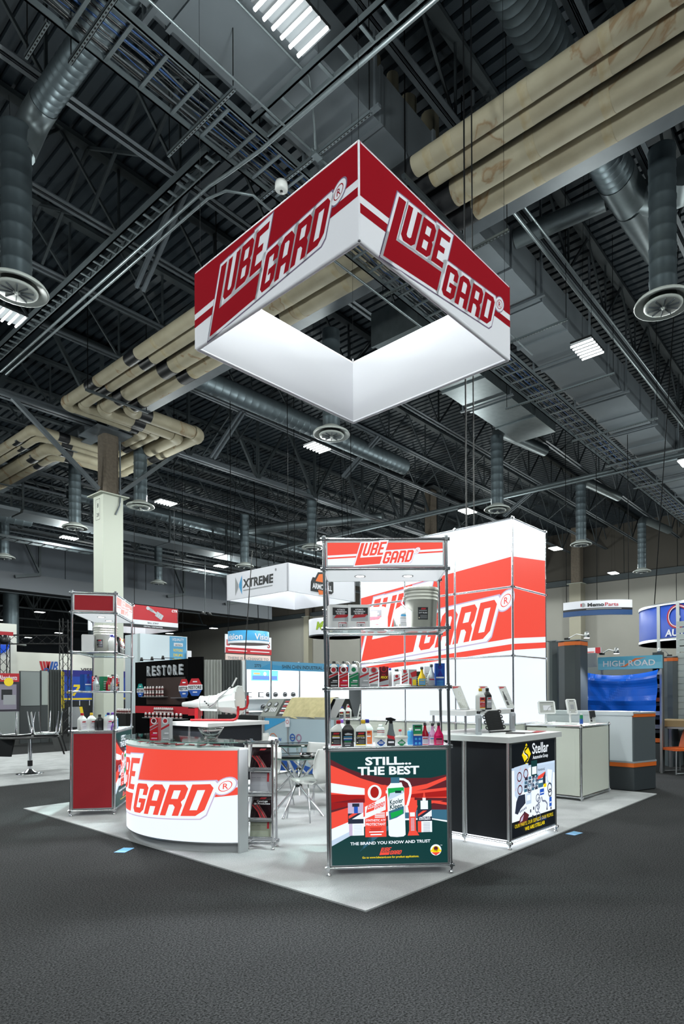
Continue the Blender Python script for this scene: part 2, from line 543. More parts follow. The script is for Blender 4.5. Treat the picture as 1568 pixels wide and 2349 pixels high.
def wall_panels(name, axis, c, a0, a1, z0, z1, pitch, mats, thick=.25):
    """a wall of separate tall panels with recessed joints; axis 0: plane x = c, axis 1: plane y = c"""
    mb = MB()
    if axis == 0: mb.box(c + .06, a0, z0, c + thick, a1, z1)
    else: mb.box(a0, c + .06, z0, a1, c + thick, z1)
    w = struct(bbuild(mb, name, mats[1]))
    n = max(1, round((a1 - a0) / pitch)); p = (a1 - a0) / n
    pm = MB()
    if axis == 0: pm.box(0, .02, z0, .06, p - .02, z1)
    else: pm.box(.02, 0, z0, p - .02, .06, z1)
    me = pm.mesh('wall_panel', mats[0])
    for i in range(n):
        link('wall_panel', me, w, (c, a0 + i * p, 0) if axis == 0 else (a0 + i * p, c, 0))
    return w
wall_panels('wall_right', 0, 35.0, -30, 62, 0, 8.45, 6.1, (PANEL_BEIGE, PANEL_GREY))
wall_panels('wall_right_upper', 0, 35.3, -30, 62, 8.75, 12.2, 3.05, (PANEL_BROWN, DARK_STEEL))
mb = MB(); mb.box(34.8, -30, 8.42, 35.4, 62, 8.78)
struct(bbuild(mb, 'trim_1', DARK_STEEL))
wall_panels('wall_back', 1, 78.0, -40, 60, 0, 12.2, 8, (PANEL_GREY, DARK_STEEL))
# long header over the folding wall, with its band, upper panels and brackets
w = wall_panels('wall_header', 1, 29.4, -24, 23.6, 7.3, 9.2, 4.2, (PANEL_GREY, DARK_STEEL))
mb = MB(); mb.box(-24, 28.95, 6.5, 23.6, 29.7, 7.32)
struct(bbuild(mb, 'trim_2', mat('header_band', rgb(86, 90, 96), .7)))
mb = MB()
mb.beam((0, -.05, 2.35), (0, -.05, .55), .1, .1); mb.beam((0, -.1, .6), (-1.1, -.1, .35), .1, .14); mb.beam((-.75, -.08, 2.3), (-.05, -.08, .75), .12, .08)
brk = mb.mesh('header_bracket', DARK_STEEL)
for i in range(12):
    o = link('header_bracket', brk, w, (-22 + i * 3.9, 28.9, 6.75)); o.parent = w

# columns
def column(x, y, h_clad, h, s=.6, sign=False, clad=None):
    mb = MB(); mb.box(x, y, .305, x + s, y + s, h_clad)
    c = struct(bbuild(mb, 'column', clad or CLAD))
    if h > h_clad:
        mb = MB(); mb.bbox(x + .07, y + .07, h_clad, x + s - .07, y + s - .07, h, .06); mb.build('fireproofing', CONCRETE, c)
        mb = MB(); mb.box(x - .13, y - .13, h_clad, x + s + .13, y + s + .13, h_clad + .03); mb.build('cap_plate', CLAD, c)
        mb = MB(); mb.box(x - .3, y - .3, h - .03, x + s + .3, y + s + .3, h); mb.build('head_plate', GREY_STEEL, c)
    if sign:
        mb = MB(); mb.path([(x + .5, y - .02, h - .2), (x + .5, y - .03, h_clad + .1), (x + .47, y - .06, h_clad - .25), (x + .35, y - .03, h_clad - .55)], .022, 6); mb.build('conduit', GREY_STEEL, c)
        g = G2()
        g.rect(0, 0, .26, .62, CLAD, 0)
        for q in ((.0, 0, .26, .012), (0, .608, .26, .62), (0, 0, .012, .62), (.248, 0, .26, .62)): g.rect(*q, P_BLACK, 1)
        g.text(.13, .37, '8', .17, P_BLACK, 1, .02, align='C'); g.text(.13, .1, '28', .15, P_BLACK, 1, .02, align='C')
        g.build('number_plate', c, (x - .004, y + .45, 6.7), (0, -1, 0), (0, 0, 1))
    return c
column(5.47, 14.93, 7.42, 9.28, .6, True)
column(5.47, 14.93 + 29.3, 7.42, 9.28)
PILA = mat('wall_pilaster', rgb(138, 134, 120), .85)
column(35.0 - .75, 12.2, 8.4, 12, .75, clad=PILA); column(35.0 - .5, 37, 8.4, 12, .6, clad=PILA); column(22.2, 15.0, 5.5, 11.9, .62, clad=PILA)
column(4.9, 56, 7.4, 11.9); column(14.5, 52, 7.4, 11.9)

# ---- roof steel: joists along x every 2.13 m, one deep main truss over the column line
def joist(y, z0, z1, x0, x1, pitch, cw, label, group, lump=False, webw=.045):
    t = bthing('roof_joist', label, 'joist', (x0, y, z0), group)
    L = x1 - x0
    mb = MB()
    for s in (-1, 1): mb.box(0, s * .06 - cw / 2, 0, L, s * .06 + cw / 2, cw * .25); mb.box(0, s * .06 - .008 - s * cw * .4, 0, L, s * .06 + .008 - s * cw * .4, cw * .9)
    mb.build('bottom_chord', GREY_STEEL, t)
    mb = MB(); mb.box(0, -.1, z1 - z0 - .09, L, .1, z1 - z0); mb.build('top_chord', DARK_STEEL, t)
    n = int(L / pitch); H = z1 - z0
    if lump:
        mb = MB()
        for i in range(n):
            a = i * pitch
            mb.beam((a, 0, .05), (a + pitch / 2, 0, H - .05), webw, webw); mb.beam((a + pitch / 2, 0, H - .05), (a + pitch, 0, .05), webw, webw); mb.beam((a, 0, .05), (a, 0, H - .05), webw * .8, webw * .8)
        o = mb.build('web_lattice', DARK_STEEL, t); o['kind'] = 'stuff'
    else:
        up = MB().beam((0, 0, .05), (pitch / 2, 0, H - .05), webw, webw).mesh('web', DARK_STEEL)
        dn = MB().beam((pitch / 2, 0, H - .05), (pitch, 0, .05), webw, webw).mesh('web', DARK_STEEL)
        vt = MB().beam((0, 0, .05), (0, 0, H - .05), webw * .9, webw * .9).mesh('web', DARK_STEEL)
        for i in range(n):
            for me in (up, dn, vt): link('web', me, t, (i * pitch, 0, 0))
    return t
_ordn = ['first', 'second', 'third', 'fourth', 'fifth', 'sixth', 'seventh', 'eighth', 'ninth', 'tenth', 'eleventh', 'twelfth', 'thirteenth', 'fourteenth', 'fifteenth', 'sixteenth', 'seventeenth', 'eighteenth', 'nineteenth', 'twentieth', 'twenty first', 'twenty second', 'twenty third', 'twenty fourth']
k = 0
for i in range(-4, 16):
    y = 6.69 + 2.13 * i
    if abs(y - 15.21) < .1: continue
    joist(y, 10.5, 11.92, -6.0, 44.0, 2.2, .09, 'dark steel open web roof joist, %s one back under the deck' % _ordn[k], 'roof joists under the deck', lump=(i > 6 or i < 0))
    k += 1
joist(15.25, 9.42, 11.9, -6.0, 44.0, 2.9, .17, 'deep main roof truss running over the cream column', None, webw=.1)
joist(29.3, 9.42, 11.9, -6.0, 44.0, 2.9, .17, 'deep main roof truss above the long grey wall header', None, lump=True, webw=.1)
# diagonal bridging bars between the joists
mb = MB()
for xx in (2.2, 10.4, 18.6, 26.8):
    for i in range(-1, 9):
        y = 6.69 + 2.13 * i
        mb.beam((xx, y, 10.52), (xx, y + 2.13, 11.85), .05, .05); mb.beam((xx, y + 2.13, 10.52), (xx, y, 11.85), .05, .05)
o = bbuild(mb, 'joist_bridging', DARK_STEEL); tag(o, 'dark cross bracing bars strung between the roof joists', 'bracing', kind='stuff')

# girder the pipes run along, resting on the column; its two knee braces
def girder(y0, y1, label):
    t = bthing('steel_girder', label, 'girder', (5.62, y0, 9.28))
    L = y1 - y0
    MB().box(-.15, 0, 0, .15, L, .03).build('bottom_flange', GREY_STEEL, t)
    MB().box(-.012, 0, .03, .012, L, .62).build('web_plate', GREY_STEEL, t)
    MB().box(-.15, 0, .62, .15, L, .65).build('top_flange', GREY_STEEL, t)
girder(-6, 14.9, 'grey steel girder running under the cream pipes above the hanging sign')
girder(15.55, 28.8, 'grey steel girder continuing behind the cream column')
for dx, dy, lb in ((-2.6, 0, 'long diagonal knee brace on the left of the column'), (2.3, 0, 'diagonal knee brace on the right of the column')):
    t = bthing('knee_brace', lb, 'brace', (5.77, 15.2, 7.6))
    MB().beam((.3 if dx > 0 else -.3, dy, 0), (dx, dy, 1.85), .11, .11).build('brace_bar', GREY_STEEL, t)
for i, (xa, ya) in enumerate(((2.9, 6.69), (9.0, 13.0), (13.2, 10.9), (21.5, 8.8))):
    t = bthing('kicker_brace', 'double angle steel kicker under the roof joists, %s one from the left' % _ordn[i], 'brace', (xa, ya, 10.5), 'kickers under the roof joists')
    for s in (-.07, .07): MB().beam((s, 0, 0), (s + .2, 1.9, -.95), .06, .09).build('brace_bar', GREY_STEEL, t)

# ---- insulated pipes
PIPE = mat('stained_pipe_jacket', rgb(176, 169, 147), 0.7, noise=.30, nscale=2.2, color2=rgb(156, 147, 124), bump=.15, bscale=9)
def add_stains(m):
    nt = m.node_tree; b = nt.nodes['Principled BSDF']; src = b.inputs['Base Color'].links[0].from_socket
    tc = nt.nodes.new('ShaderNodeTexCoord'); n = nt.nodes.new('ShaderNodeTexNoise'); n.inputs['Scale'].default_value = .75; n.inputs['Detail'].default_value = 6; n.inputs['Distortion'].default_value = .6
    nt.links.new(tc.outputs['Object'], n.inputs['Vector'])
    r = nt.nodes.new('ShaderNodeValToRGB'); e = r.color_ramp.elements; e[0].position = .585; e[0].color = (0, 0, 0, 1); e[1].position = .60; e[1].color = (.8, .8, .8, 1)
    q = e.new(.612); q.color = (.25, .25, .25, 1); q = e.new(.66); q.color = (.1, .1, .1, 1)
    mx = nt.nodes.new('ShaderNodeMix'); mx.data_type = 'RGBA'; mx.inputs['B'].default_value = rgb(132, 100, 62)
    nt.links.new(n.outputs['Fac'], r.inputs['Fac']); nt.links.new(r.outputs['Color'], mx.inputs['Factor']); nt.links.new(src, mx.inputs['A']); nt.links.new(mx.outputs['Result'], b.inputs['Base Color'])
add_stains(PIPE)
PIPE_BLACK = mat('black_pipe_saddle', rgb(20, 22, 26), 0.45)
PIPE_PATCH = mat('brown_stained_tape', rgb(164, 150, 118), 0.75, noise=.4, nscale=9, color2=rgb(176, 169, 147))
ZP = 9.3
px_ = [4.06, 4.37, 4.83, 5.27]; pr_ = [.135, .135, .19, .185]
e1 = [13.95, 13.88, 13.80, 13.26]; x2 = [6.37, 6.62, 7.16, 7.53]; y3 = [16.45, 16.85, 17.45, 17.9]; x4 = [4.18, 4.46, 5.02, 5.37]
e1 = [14.2, 13.92, 13.68, 13.14]
names = ['narrow cream insulated pipe, first of the four from the left', 'narrow cream insulated pipe, second of the four from the left', 'wide cream insulated pipe, third of the four from the left', 'wide cream insulated pipe next to the girder']
def elbow(a, c, b, r, n=6):
    """points of a quarter bend from a over corner c to b"""
    a, c, b = Vector(a), Vector(c), Vector(b)
    p0 = c + (a - c).normalized() * r; p1 = c + (b - c).normalized() * r
    return [p0.lerp(c, t).lerp(c.lerp(p1, t), t) for t in [i / n for i in range(n + 1)]]
for i in range(4):
    t = bthing('insulated_pipe', names[i], 'pipe', (0, 0, 0), 'insulated pipes along the girder')
    r = pr_[i]; z = ZP
    C1 = (px_[i], e1[i], z); C2 = (x2[i], e1[i], z); C3 = (x2[i], y3[i], z); C4 = (x4[i], y3[i], z); EN = (x4[i] - .1, 28.7, z)
    runs = [((px_[i], -8, z), C1), (C1, C2), (C2, C3), (C3, C4), (C4, EN)]
    cn = [None, C1, C2, C3, C4, None]
    el = [elbow(runs[q][0], runs[q][1], runs[q + 1][1], .26) for q in range(4)]
    ends = [[Vector(runs[0][0]), el[0][0]], [el[0][-1], el[1][0]], [el[1][-1], el[2][0]], [el[2][-1], el[3][0]], [el[3][-1], Vector(EN)]]
    for a, b in ends: MB().tube(a, b, r, 18).build('pipe_run', PIPE, t)
    for e in el: MB().path(e, r * 1.12, 16).build('elbow', PIPE, t)
    # saddles and taped joints along the long first run
    sd = MB().tube((0, -.22, 0), (0, .22, 0), r * 1.045, 18).mesh('saddle', PIPE_BLACK)
    tp = MB().tube((0, -.07, 0), (0, .07, 0), r * 1.012, 18).mesh('tape_band', PIPE_PATCH)
    for y in (2.75 - .1 * i, 7.35 - .12 * i, 10.6 - .1 * i, 12.55): link('saddle', sd, t, (px_[i], y, z))
    for y in (-.3, .75, 1.9, 2.25, 4.6, 5.9, 9.6): link('tape_band', tp, t, (px_[i], y + .13 * i, z))
    for y in (-.05, 4.2): link('tape_band', tp, t, (x4[i] - .03, 19 + y + .2 * i, z))
    sx = MB().tube((-.16, 0, 0), (.16, 0, 0), r * 1.045, 16).mesh('saddle', PIPE_BLACK)
    link('saddle', sx, t, (6.05 - .1 * i, e1[i], z)); link('saddle', sx, t, (5.0 + .25 * i, y3[i], z))
    link('saddle', sd, t, (x2[i], 15.6, z)); link('saddle', sd, t, (x4[i], y3[i] + 1.2, z))
for i, (y, lb) in enumerate(((2.6, 'threaded rod trapeze carrying the pipes behind the hanging sign'), (7.2, 'threaded rod trapeze carrying the pipes above the sign opening'), (12.5, 'threaded rod trapeze carrying the pipes before the column'))):
    t = bthing('pipe_trapeze', lb, 'pipe hanger', (4.7, y, 9.05), 'pipe hangers')
    MB().box(-.85, -.03, 0, .8, .03, .05).build('strut', DARK_STEEL, t)
    for s in (-.8, .75): MB().tube((s, 0, 0), (s, 0, 2.4), .01, 6).build('rod', WIRE, t)
# upright pipes rising behind
for i, (x, y, r) in enumerate(((4.35, 3.55, .1), (4.75, 3.5, .1), (5.25, 3.55, .14), (5.75, 3.45, .16))):
    t = bthing('riser_pipe', 'cream upright pipe behind the sloping run, %s from the left' % _ordn[i], 'pipe', (x, y, 9.5), 'upright pipes')
    MB().tube((0, 0, 0), (0, 0, 2.3), r, 12).build('pipe_run', PIPE, t)
    if i == 0: MB().sphere((0, 0, .55), .17).build('joint_wrap', PIPE, t)

# ---- sheet metal ducts
def rect_duct(y0, y1, z0, z1, x0, x1, pitch, label, m):
    t = bthing('rectangular_duct', label, 'duct', (x0, y0, z0))
    n = round((x1 - x0) / pitch); p = (x1 - x0) / n; w = y1 - y0; h = z1 - z0
    sec = MB().box(.012, 0, 0, p - .012, w, h).mesh('duct_section', m)
    fl = MB().box(-.03, -.035, -.035, .03, w + .035, h + .035).mesh('flange', m)
    for i in range(n):
        link('duct_section', sec, t, (i * p, 0, 0)); link('flange', fl, t, (i * p, 0, 0))
    hg = MB().box(-.03, -.2, -.08, .03, w + .2, -.035).mesh('hanger_strut', GREY_STEEL)
    rd = MB().box(-.02, -.02, 0, .02, .02, 2.2).mesh('hanger_strap', GREY_STEEL)
    for i in range(1, n, 2):
        link('hanger_strut', hg, t, (i * p - .25, 0, 0)); link('hanger_strap', rd, t, (i * p - .25, w + .12, -.08)); link('hanger_strap', rd, t, (i * p - .25, -.12, -.08))
rect_duct(2.62, 3.78, 9.5, 10.25, -3, 25, 1.27, 'long flat rectangular duct with flanged joints above the hanging sign', DUCT_SHEET)
rect_duct(5.05, 6.3, 9.5, 10.2, 7.5, 14.6, 1.4, 'wide silver rectangular duct end right of the hanging sign', GALV)
rect_duct(-3.2, -2.0, 10.0, 10.7, 9.0, 22, 1.4, 'rectangular duct behind the nearest round diffuser', DUCT_SHEET)

def round_duct(name, label, pts, r, pitch=.13, n=22, m=None, group=None):
    t = bthing(name, label, 'duct', (0, 0, 0), group)
    for a, b in zip(pts[:-1], pts[1:]):
        a = Vector(a); b = Vector(b); L = (b - a).length; k = max(1, int(L / pitch))
        mb = MB(); q = []
        rr = []
        for i in range(k):
            for f_, d in ((0, 0), (.04, 0), (.84, 0), (.88, .004), (.96, .004)):
                q.append(a.lerp(b, (i + f_) / k)); rr.append(r + d)
        q.append(b); rr.append(r)
        ref = (b - a).normalized(); up = Vector((0, 0, 1)) if abs(ref.z) < .9 else Vector((1, 0, 0))
        sx = ref.cross(up).normalized(); sy = ref.cross(sx)
        base = 0
        for p, w in zip(q, rr):
            for j in range(n):
                an = 2 * pi * j / n; mb.v.append(tuple(p + (sx * cos(an) + sy * sin(an)) * w))
        for i in range(len(q) - 1):
            for j in range(n):
                j2 = (j + 1) % n; mb.face([i * n + j, i * n + j2, (i + 1) * n + j2, (i + 1) * n + j], True)
        mb.build('spiral_pipe', m or SPIRAL, t)
    return t
t = round_duct('round_duct', 'big round spiral duct crossing above the pipes on the right', [(-4, .72, 10.32), (7.3, .72, 10.32)], .31)
MB().path([(7.3, .72, 10.32), (7.7, .72, 10.32), (8.0, .65, 10.25)], .325, 20).build('elbow', GALV, t)
MB().path([(7.8, .7, 10.28), (8.2, .3, 10.2), (8.1, -.15, 10.1), (7.6, -.3, 10.05)], .24, 18).build('elbow', GALV, t)
MB().tube((8.0, .7, 10.25), (9.6, .72, 10.25), .3, 20, .22).build('reducer', GALV, t)
MB().tube((7.6, 1.0, 10.2), (7.3, 2.6, 10.1), .16, 14).build('branch_pipe', GALV, t)
t = round_duct('round_duct', 'dark round spiral duct dropping to the diffuser at the upper left', [(.58, -3, 10.2), (.58, 6.7, 10.2)], .19)
MB().path([(.58, 6.7, 10.2), (.57, 7.0, 10.15), (.5, 7.1, 9.9), (.4, 7.1, 9.6)], .205, 18).build('elbow', GALV, t)
t = round_duct('round_duct', 'far shiny round duct above the white hanging sign', [(8, 22.9, 9.75), (24, 22.9, 9.75)], .32, .3)
MB().path([(16.2, 22.6, 9.75), (17.5, 20, 9.9), (19.5, 16, 10)], .22, 14).build('branch_pipe', GALV, t)
t = round_duct('round_duct', 'shiny round duct seen through the sign opening', [(5.5, 11.9, 10.25), (15.5, 11.6, 10.25)], .3, .25)
t = round_duct('round_duct', 'distant round duct at the far left under the truss', [(-3, 26, 8.9), (7.2, 24.6, 8.9)], .4, .3)
for (x, y), xb, lb in (((14.587, 7.07), 17.5, 'small round duct bending down left of the tall lit wall'), ((20.97, 6.83), 24.5, 'small round duct bending down above the blue tarp'), ((28.36, 6.7), 32, 'small round duct bending down at the far right')):
    t = bthing('round_duct', lb, 'duct', (x, y, 9.7), 'small branch ducts')
    MB().path([(0, 0, -.1), (0, 0, .1), (.08, 0, .32), (.3, 0, .45), (1.0, -.05, .5), (xb - x, -.3, .55)], .2, 14).build('spiral_pipe', GALV, t)

# round ceiling diffusers on their drops
RING = mat('painted_diffuser', rgb(186, 192, 188), .45)
DROP = mat('dark_drop_duct', rgb(92, 104, 110), .45, .6, noise=.2, nscale=5)
def diffuser():
    t = bthing('ceiling_diffuser', 'x', 'air diffuser', (0, 0, 0), None)
    MB().lathe([(.2, .18), (.23, .15), (.25, .14), (.40, .06), (.425, .02), (.42, 0), (.40, .005), (.30, .05), (.24, .12), (.2, .14)], 28).build('outer_ring', RING, t)
    MB().lathe([(.0, .06), (.10, .05), (.26, .01), (.285, .0), (.28, -.02), (.24, -.03), (.0, -.03)], 24).build('core_cone', RING, t)
    va = MB().beam((.05, 0, -.045), (.23, 0, -.04), .012, .02).mesh('vane', GREY_STEEL)
    for i in range(10): link('vane', va, t, None, (0, 0, i * pi / 5))
    MB().sphere((0, 0, -.045), .03, 8, 4).build('hub', RING, t)
    mb = MB()
    for i in range(9): mb.lathe([(.2, .14 + i * .25), (.2, .14 + i * .25 + .2), (.208, .14 + i * .25 + .22), (.208, .14 + i * .25 + .25)], 20)
    mb.build('drop_duct', DROP, t)
    return t
DF = [((.344, 7.08), 'large round diffuser at the upper left edge'), ((6.806, -.168), 'large round diffuser at the right edge beside the big duct'), ((6.959, 7.112), 'round diffuser hanging just below the red sign'), ((6.98, 15.58), 'round diffuser beside the bright lamp right of the column'),
      ((6.79, 19.71), 'round diffuser left of the cream column'), ((14.37, 15.5), 'round diffuser at the top left corner of the display tower'), ((14.587, 7.07), 'round diffuser left of the tall lit wall'), ((20.97, 6.83), 'round diffuser right of the tall lit wall'),
      ((28.36, 6.7), 'small round diffuser at the far right'), ((14.85, 20.5), 'round diffuser above the left end of the white hanging sign'), ((6.99, 26.87), 'small round diffuser at the far left edge'), ((14.6, 27.5), 'small round diffuser right of the column before the grey header')]
d0 = diffuser()
for i, ((x, y), lb) in enumerate(DF):
    if i == 0:
        d0.location = hw(x, y, 7.5); d0['label'] = lb; d0['group'] = 'round ceiling diffusers'
    else:
        dup(d0, hw(x, y, 7.5), BR + .4 * i, lb, 'round ceiling diffusers')

# ---- cable ladders and conduits
def ladder(name, label, o, L, w, axis, rung, cables=0, rail=.1, seed=1, m=GALV):
    """cable ladder of length L from o, rails w apart; axis 'x' or 'y'"""
    t = thing(name, label, 'cable tray', hw(*o), BR + (pi / 2 if axis == 'y' else 0)); t.scale = (HALL,) * 3
    for s in (0, w):
        MB().box(0, s - .012, 0, L, s + .012, rail).build('side_rail', m, t)
        MB().box(0, s - .012, 0, L, s + (.03 if s == 0 else .012), .008).build('rail_lip', m, t)
    rg = MB().box(-.02, 0, .0, .02, w, .02).mesh('rung', m)
    for i in range(min(int(L / rung), 120)): link('rung', rg, t, (i * rung + .1, 0, .015))
    if cables:
        rnd = random.Random(seed)
        for q in range(cables):
            y = .06 + (w - .12) * (q + .5) / cables; pts = []
            for i in range(int(L / .5) + 1): pts.append((i * .5, y + rnd.uniform(-.025, .025), .05 + rnd.uniform(0, .03)))
            MB().path(pts, rnd.choice((.008, .011, .014)), 5).build('cable', [CABLE_GREY, BLUE_CABLE, CABLE_GREY, BLACK][q % 4], t)
    return t
CABLE_GREY = mat('grey_cable', rgb(74, 80, 84), .5)
BLUE_CABLE = mat('blue_cable', rgb(20, 60, 110), .5)
STRUT = mat('slotted_strut', rgb(140, 150, 154), .4, .8)
ladder('cable_ladder', 'wide cable ladder full of grey cables running past the hanging sign', (-2, 3.45, 8.8), 29, .66, 'x', .42, 13, .09)
ladder('cable_ladder', 'narrow cable ladder with two conduits running off to the left', (1.88, 4.25, 8.86), 14, .2, 'y', .23, 0, .12)
ladder('cable_ladder', 'bright cable ladder beside the conduit at the top of the picture', (2.02, -3, 8.8), 6.4, .27, 'y', .32, 0, .08)
ladder('cable_ladder', 'far cable ladder in front of the grey wall header', (-8, 24.0, 7.75), 26, .6, 'x', .5, 0, .1, m=DARK_STEEL)
CD = [('upper conduit of the pair below the narrow cable ladder', [(1.98, 12.5, 8.76), (1.95, 4.6, 8.76), (1.96, 4.2, 8.72), (1.98, 3.5, 8.68), (2.0, -3, 8.68)], .024),
      ('lower conduit of the pair, bending off under the wide cable ladder', [(2.08, 12.5, 8.74), (2.05, 4.8, 8.74), (2.12, 4.45, 8.72), (2.4, 4.2, 8.7), (3.2, 4.25, 8.7), (7.2, 4.22, 8.7)], .02),
      ('thin conduit running beside the wide cable ladder', [(-2, 3.12, 8.8), (9, 3.08, 8.8)], .016),
      ('thin conduit along the flat duct ending at the junction box', [(-2, 2.62, 9.1), (2.0, 2.62, 9.1), (2.25, 2.8, 8.9), (2.5, 3.02, 8.77)], .016),
      ('conduit along the far side of the flat duct', [(6, 2.0, 9.6), (30, 2.0, 9.6)], .035),
      ('thin conduit below the far side of the flat duct', [(6, 1.75, 9.5), (30, 1.75, 9.5)], .02),
      ('long grey water pipe crossing to the right above the booths', [(17.5, 22, 8.95), (17.5, 1.5, 8.95), (17.4, -14, 8.95)], .09),
      ('thin pipe under the long grey water pipe', [(17.2, 22, 8.75), (17.2, 1.5, 8.75), (17.2, -14, 8.75)], .04)]
for lb, pts, r in CD:
    mb = MB(); mb.path(pts, r, 8); tag(bbuild(mb, 'conduit', GALV), lb, 'conduit')
def strut(p, L, axis, label):
    t = thing('strut_hanger', label, 'tray hanger', hw(*p), BR + (pi / 2 if axis == 'y' else 0), 'slotted strut hangers'); t.scale = (HALL,) * 3
    mb = MB(); mb.box(0, -.022, 0, L, .022, .008); mb.box(0, -.022, 0, L, -.016, .042); mb.box(0, .016, 0, L, .022, .042); mb.m = 1
    for i in range(int(L / .06)): mb.box(.02 + i * .06, -.008, -.001, .05 + i * .06, .008, 0)
    mb.build('slotted_channel', [STRUT, BLACK], t)
    for s in (.03, L - .03): MB().tube((s, 0, 0), (s, 0, 11.9 - p[2]), .006, 6).build('rod', WIRE, t)
for x, y0, y1, lb in ((-.08, 3.3, 4.36, 'at the upper left over the wide cable ladder'), (-.42, 4.1, 4.68, 'nearest the top left corner under the dark deck'), (1.3, 3.16, 4.6, 'under the dark deck left of the bent conduit'), (2.56, 2.1, 4.27, 'just above the front corner of the sign, carrying the white sensor'), (5.4, 1.72, 4.3, 'seen through the sign opening'), (8.19, 1.95, 4.4, 'at the right corner of the sign'), (10.8, 1.95, 4.7, 'right of the sign under the silver duct'), (13.82, 1.86, 4.2, 'under the flat duct right of the sign'), (16.45, 1.86, 4.2, 'far right under the flat duct'), (19.2, 1.86, 4.2, 'farthest under the flat duct')):
    strut((x, y0, 8.73), y1 - y0, 'y', 'perforated strut hanger ' + lb)
t = bthing('smoke_sensor', 'round white sensor on the strut beside the hanging sign', 'sensor', (2.53, 3.74, 8.62))
MB().lathe([(.0, .1), (.085, .1), (.09, .06), (.09, .0), (.06, -.015), (.0, -.015)], 20).build('body', WHITE_PLASTIC, t); MB().lathe([(0, 0), (.02, 0), (.02, -.02), (0, -.02)], 10).build('lens', BLACK, t); t.children[1].location = (0, 0, -.01)
t = bthing('junction_box', 'small steel junction box on the strut above the sign corner', 'junction box', (2.56, 3.06, 8.72))
MB().box(-.06, -.05, 0, .06, .05, .1).build('box_body', GALV, t); MB().tube((-.06, .0, .05), (-.1, 0, .06), .015, 8).build('fitting', GALV, t)
# catwalk at the far left
t = bthing('catwalk', 'dark steel catwalk with railings under the far roof', 'catwalk', (-6, 21.6, 8.2))
pl = MB().box(0, 0, 0, 2.85, 1.1, .12).mesh('deck_panel', DUCT_SHEET); po = MB().box(-.03, 0, 0, .03, .06, 1.3).mesh('post', DARK_STEEL)
for i in range(11):
    link('deck_panel', pl, t, (i * 2.95, 0, 0)); link('post', po, t, (i * 2.95, 0, .1)); link('post', po, t, (i * 2.95, 1.05, .1))
for z in (.5, .85, 1.2): MB().box(0, .01, z, 32, .05, z + .04).build('rail', DARK_STEEL, t)

# ---- high bay lamps on the hall's grid; each lamp's own light stays here
TUBE = mat('lit_lamp_tube', (0.93, 1.0, .97, 1), .3, emit=14.0)
LAMP_GREY = mat('lamp_housing_grey', rgb(40, 42, 44), .7, spec=.1)
def highbay_proto():
    t = bthing('high_bay_light', 'x', 'ceiling light', (0, 0, 0))
    MB().box(-.33, -.2, .03, .33, .2, .07).build('housing', LAMP_GREY, t)
    tb = MB().tube((0, -.21, 0), (0, .21, 0), .017, 8).mesh('tube', TUBE)
    for i in range(6): link('tube', tb, t, (-.275 + .11 * i, 0, 0))
    for s in (-.25, .25): MB().tube((s, 0, .07), (s * .4, 0, 3.92), .003, 5).build('hanging_wire', WIRE, t)
    return t
LB = {(0, 0): 'nearest bank of lit tubes at the top of the picture', (0, 1): 'bright bank of tubes at the left edge below the large diffuser', (1, 0): 'glaring lamp right of the hanging sign', (1, 1): 'bright lamp just below the hanging sign', (1, 2): 'bright lamp right of the cream column',
      (1, 3): 'bright lamp left of the cream column', (1, 4): 'lamp at the far left edge above the red tower', (2, 1): 'lamp above the tall lit wall', (2, 2): 'lamp at the upper left corner of the display tower', (2, 3): 'lamp above the left end of the white hanging sign', (2, 4): 'lamp right of the column above the red hanging sign',
      (3, 1): 'lamp right of the tall lit wall', (4, 1): 'small lamp at the far right', (3, 2): 'lamp hidden behind the display tower header', (3, 4): 'lamp below the white hanging sign', (2, 5): 'small lamp beyond the grey header', (1, 5): 'small far lamp left of the red tower', (4, 4): 'tiny far lamp under the roof', (4, 5): 'tiny lamp farthest under the roof', (3, 5): 'small far lamp near the red floodlights'}
hb = highbay_proto(); first = True
for i in range(-2, 5):
    for j in range(-2, 6):
        p = (.75 + 7.4 * i, 1.55 + 7.25 * j, 8.0)
        lb = LB.get((i, j))
        if not lb and (i, j) not in ((-1, -1), (0, -1), (1, -1), (-1, 0), (-1, 1), (-2, 0), (0, -2), (-2, -1), (-1, -2), (2, -1), (-1, 2), (2, 0), (0, 2), (3, 0), (0, 3), (4, 0), (4, 2), (3, 3), (4, 3), (0, 4), (3, 5)): continue
        lb = lb or 'high bay lamp of the hall grid hanging outside the view'
        if first: o = hb; first = False; o.location = hw(*p); o['label'] = lb
        else: o = dup(hb, hw(*p), BR, lb)
        o['group'] = 'high bay lamps of the hall'
        L = bpy.data.lights.new('high_bay_lamp', 'SPOT'); L.energy = HALL_LAMP_WATTS; L.color = LAMP_COLOR; L.shadow_soft_size = .2; L.spot_size = pi; L.spot_blend = .12
        lo = bpy.data.objects.new('high_bay_lamp', L); COL.objects.link(lo); lo.location = hw(p[0], p[1], p[2] - .06)
        L = bpy.data.lights.new('high_bay_spill', 'POINT'); L.energy = HALL_LAMP_WATTS * .36; L.color = LAMP_COLOR; L.shadow_soft_size = .25
        lo = bpy.data.objects.new('high_bay_spill', L); COL.objects.link(lo); lo.location = hw(p[0], p[1], p[2] - .5)

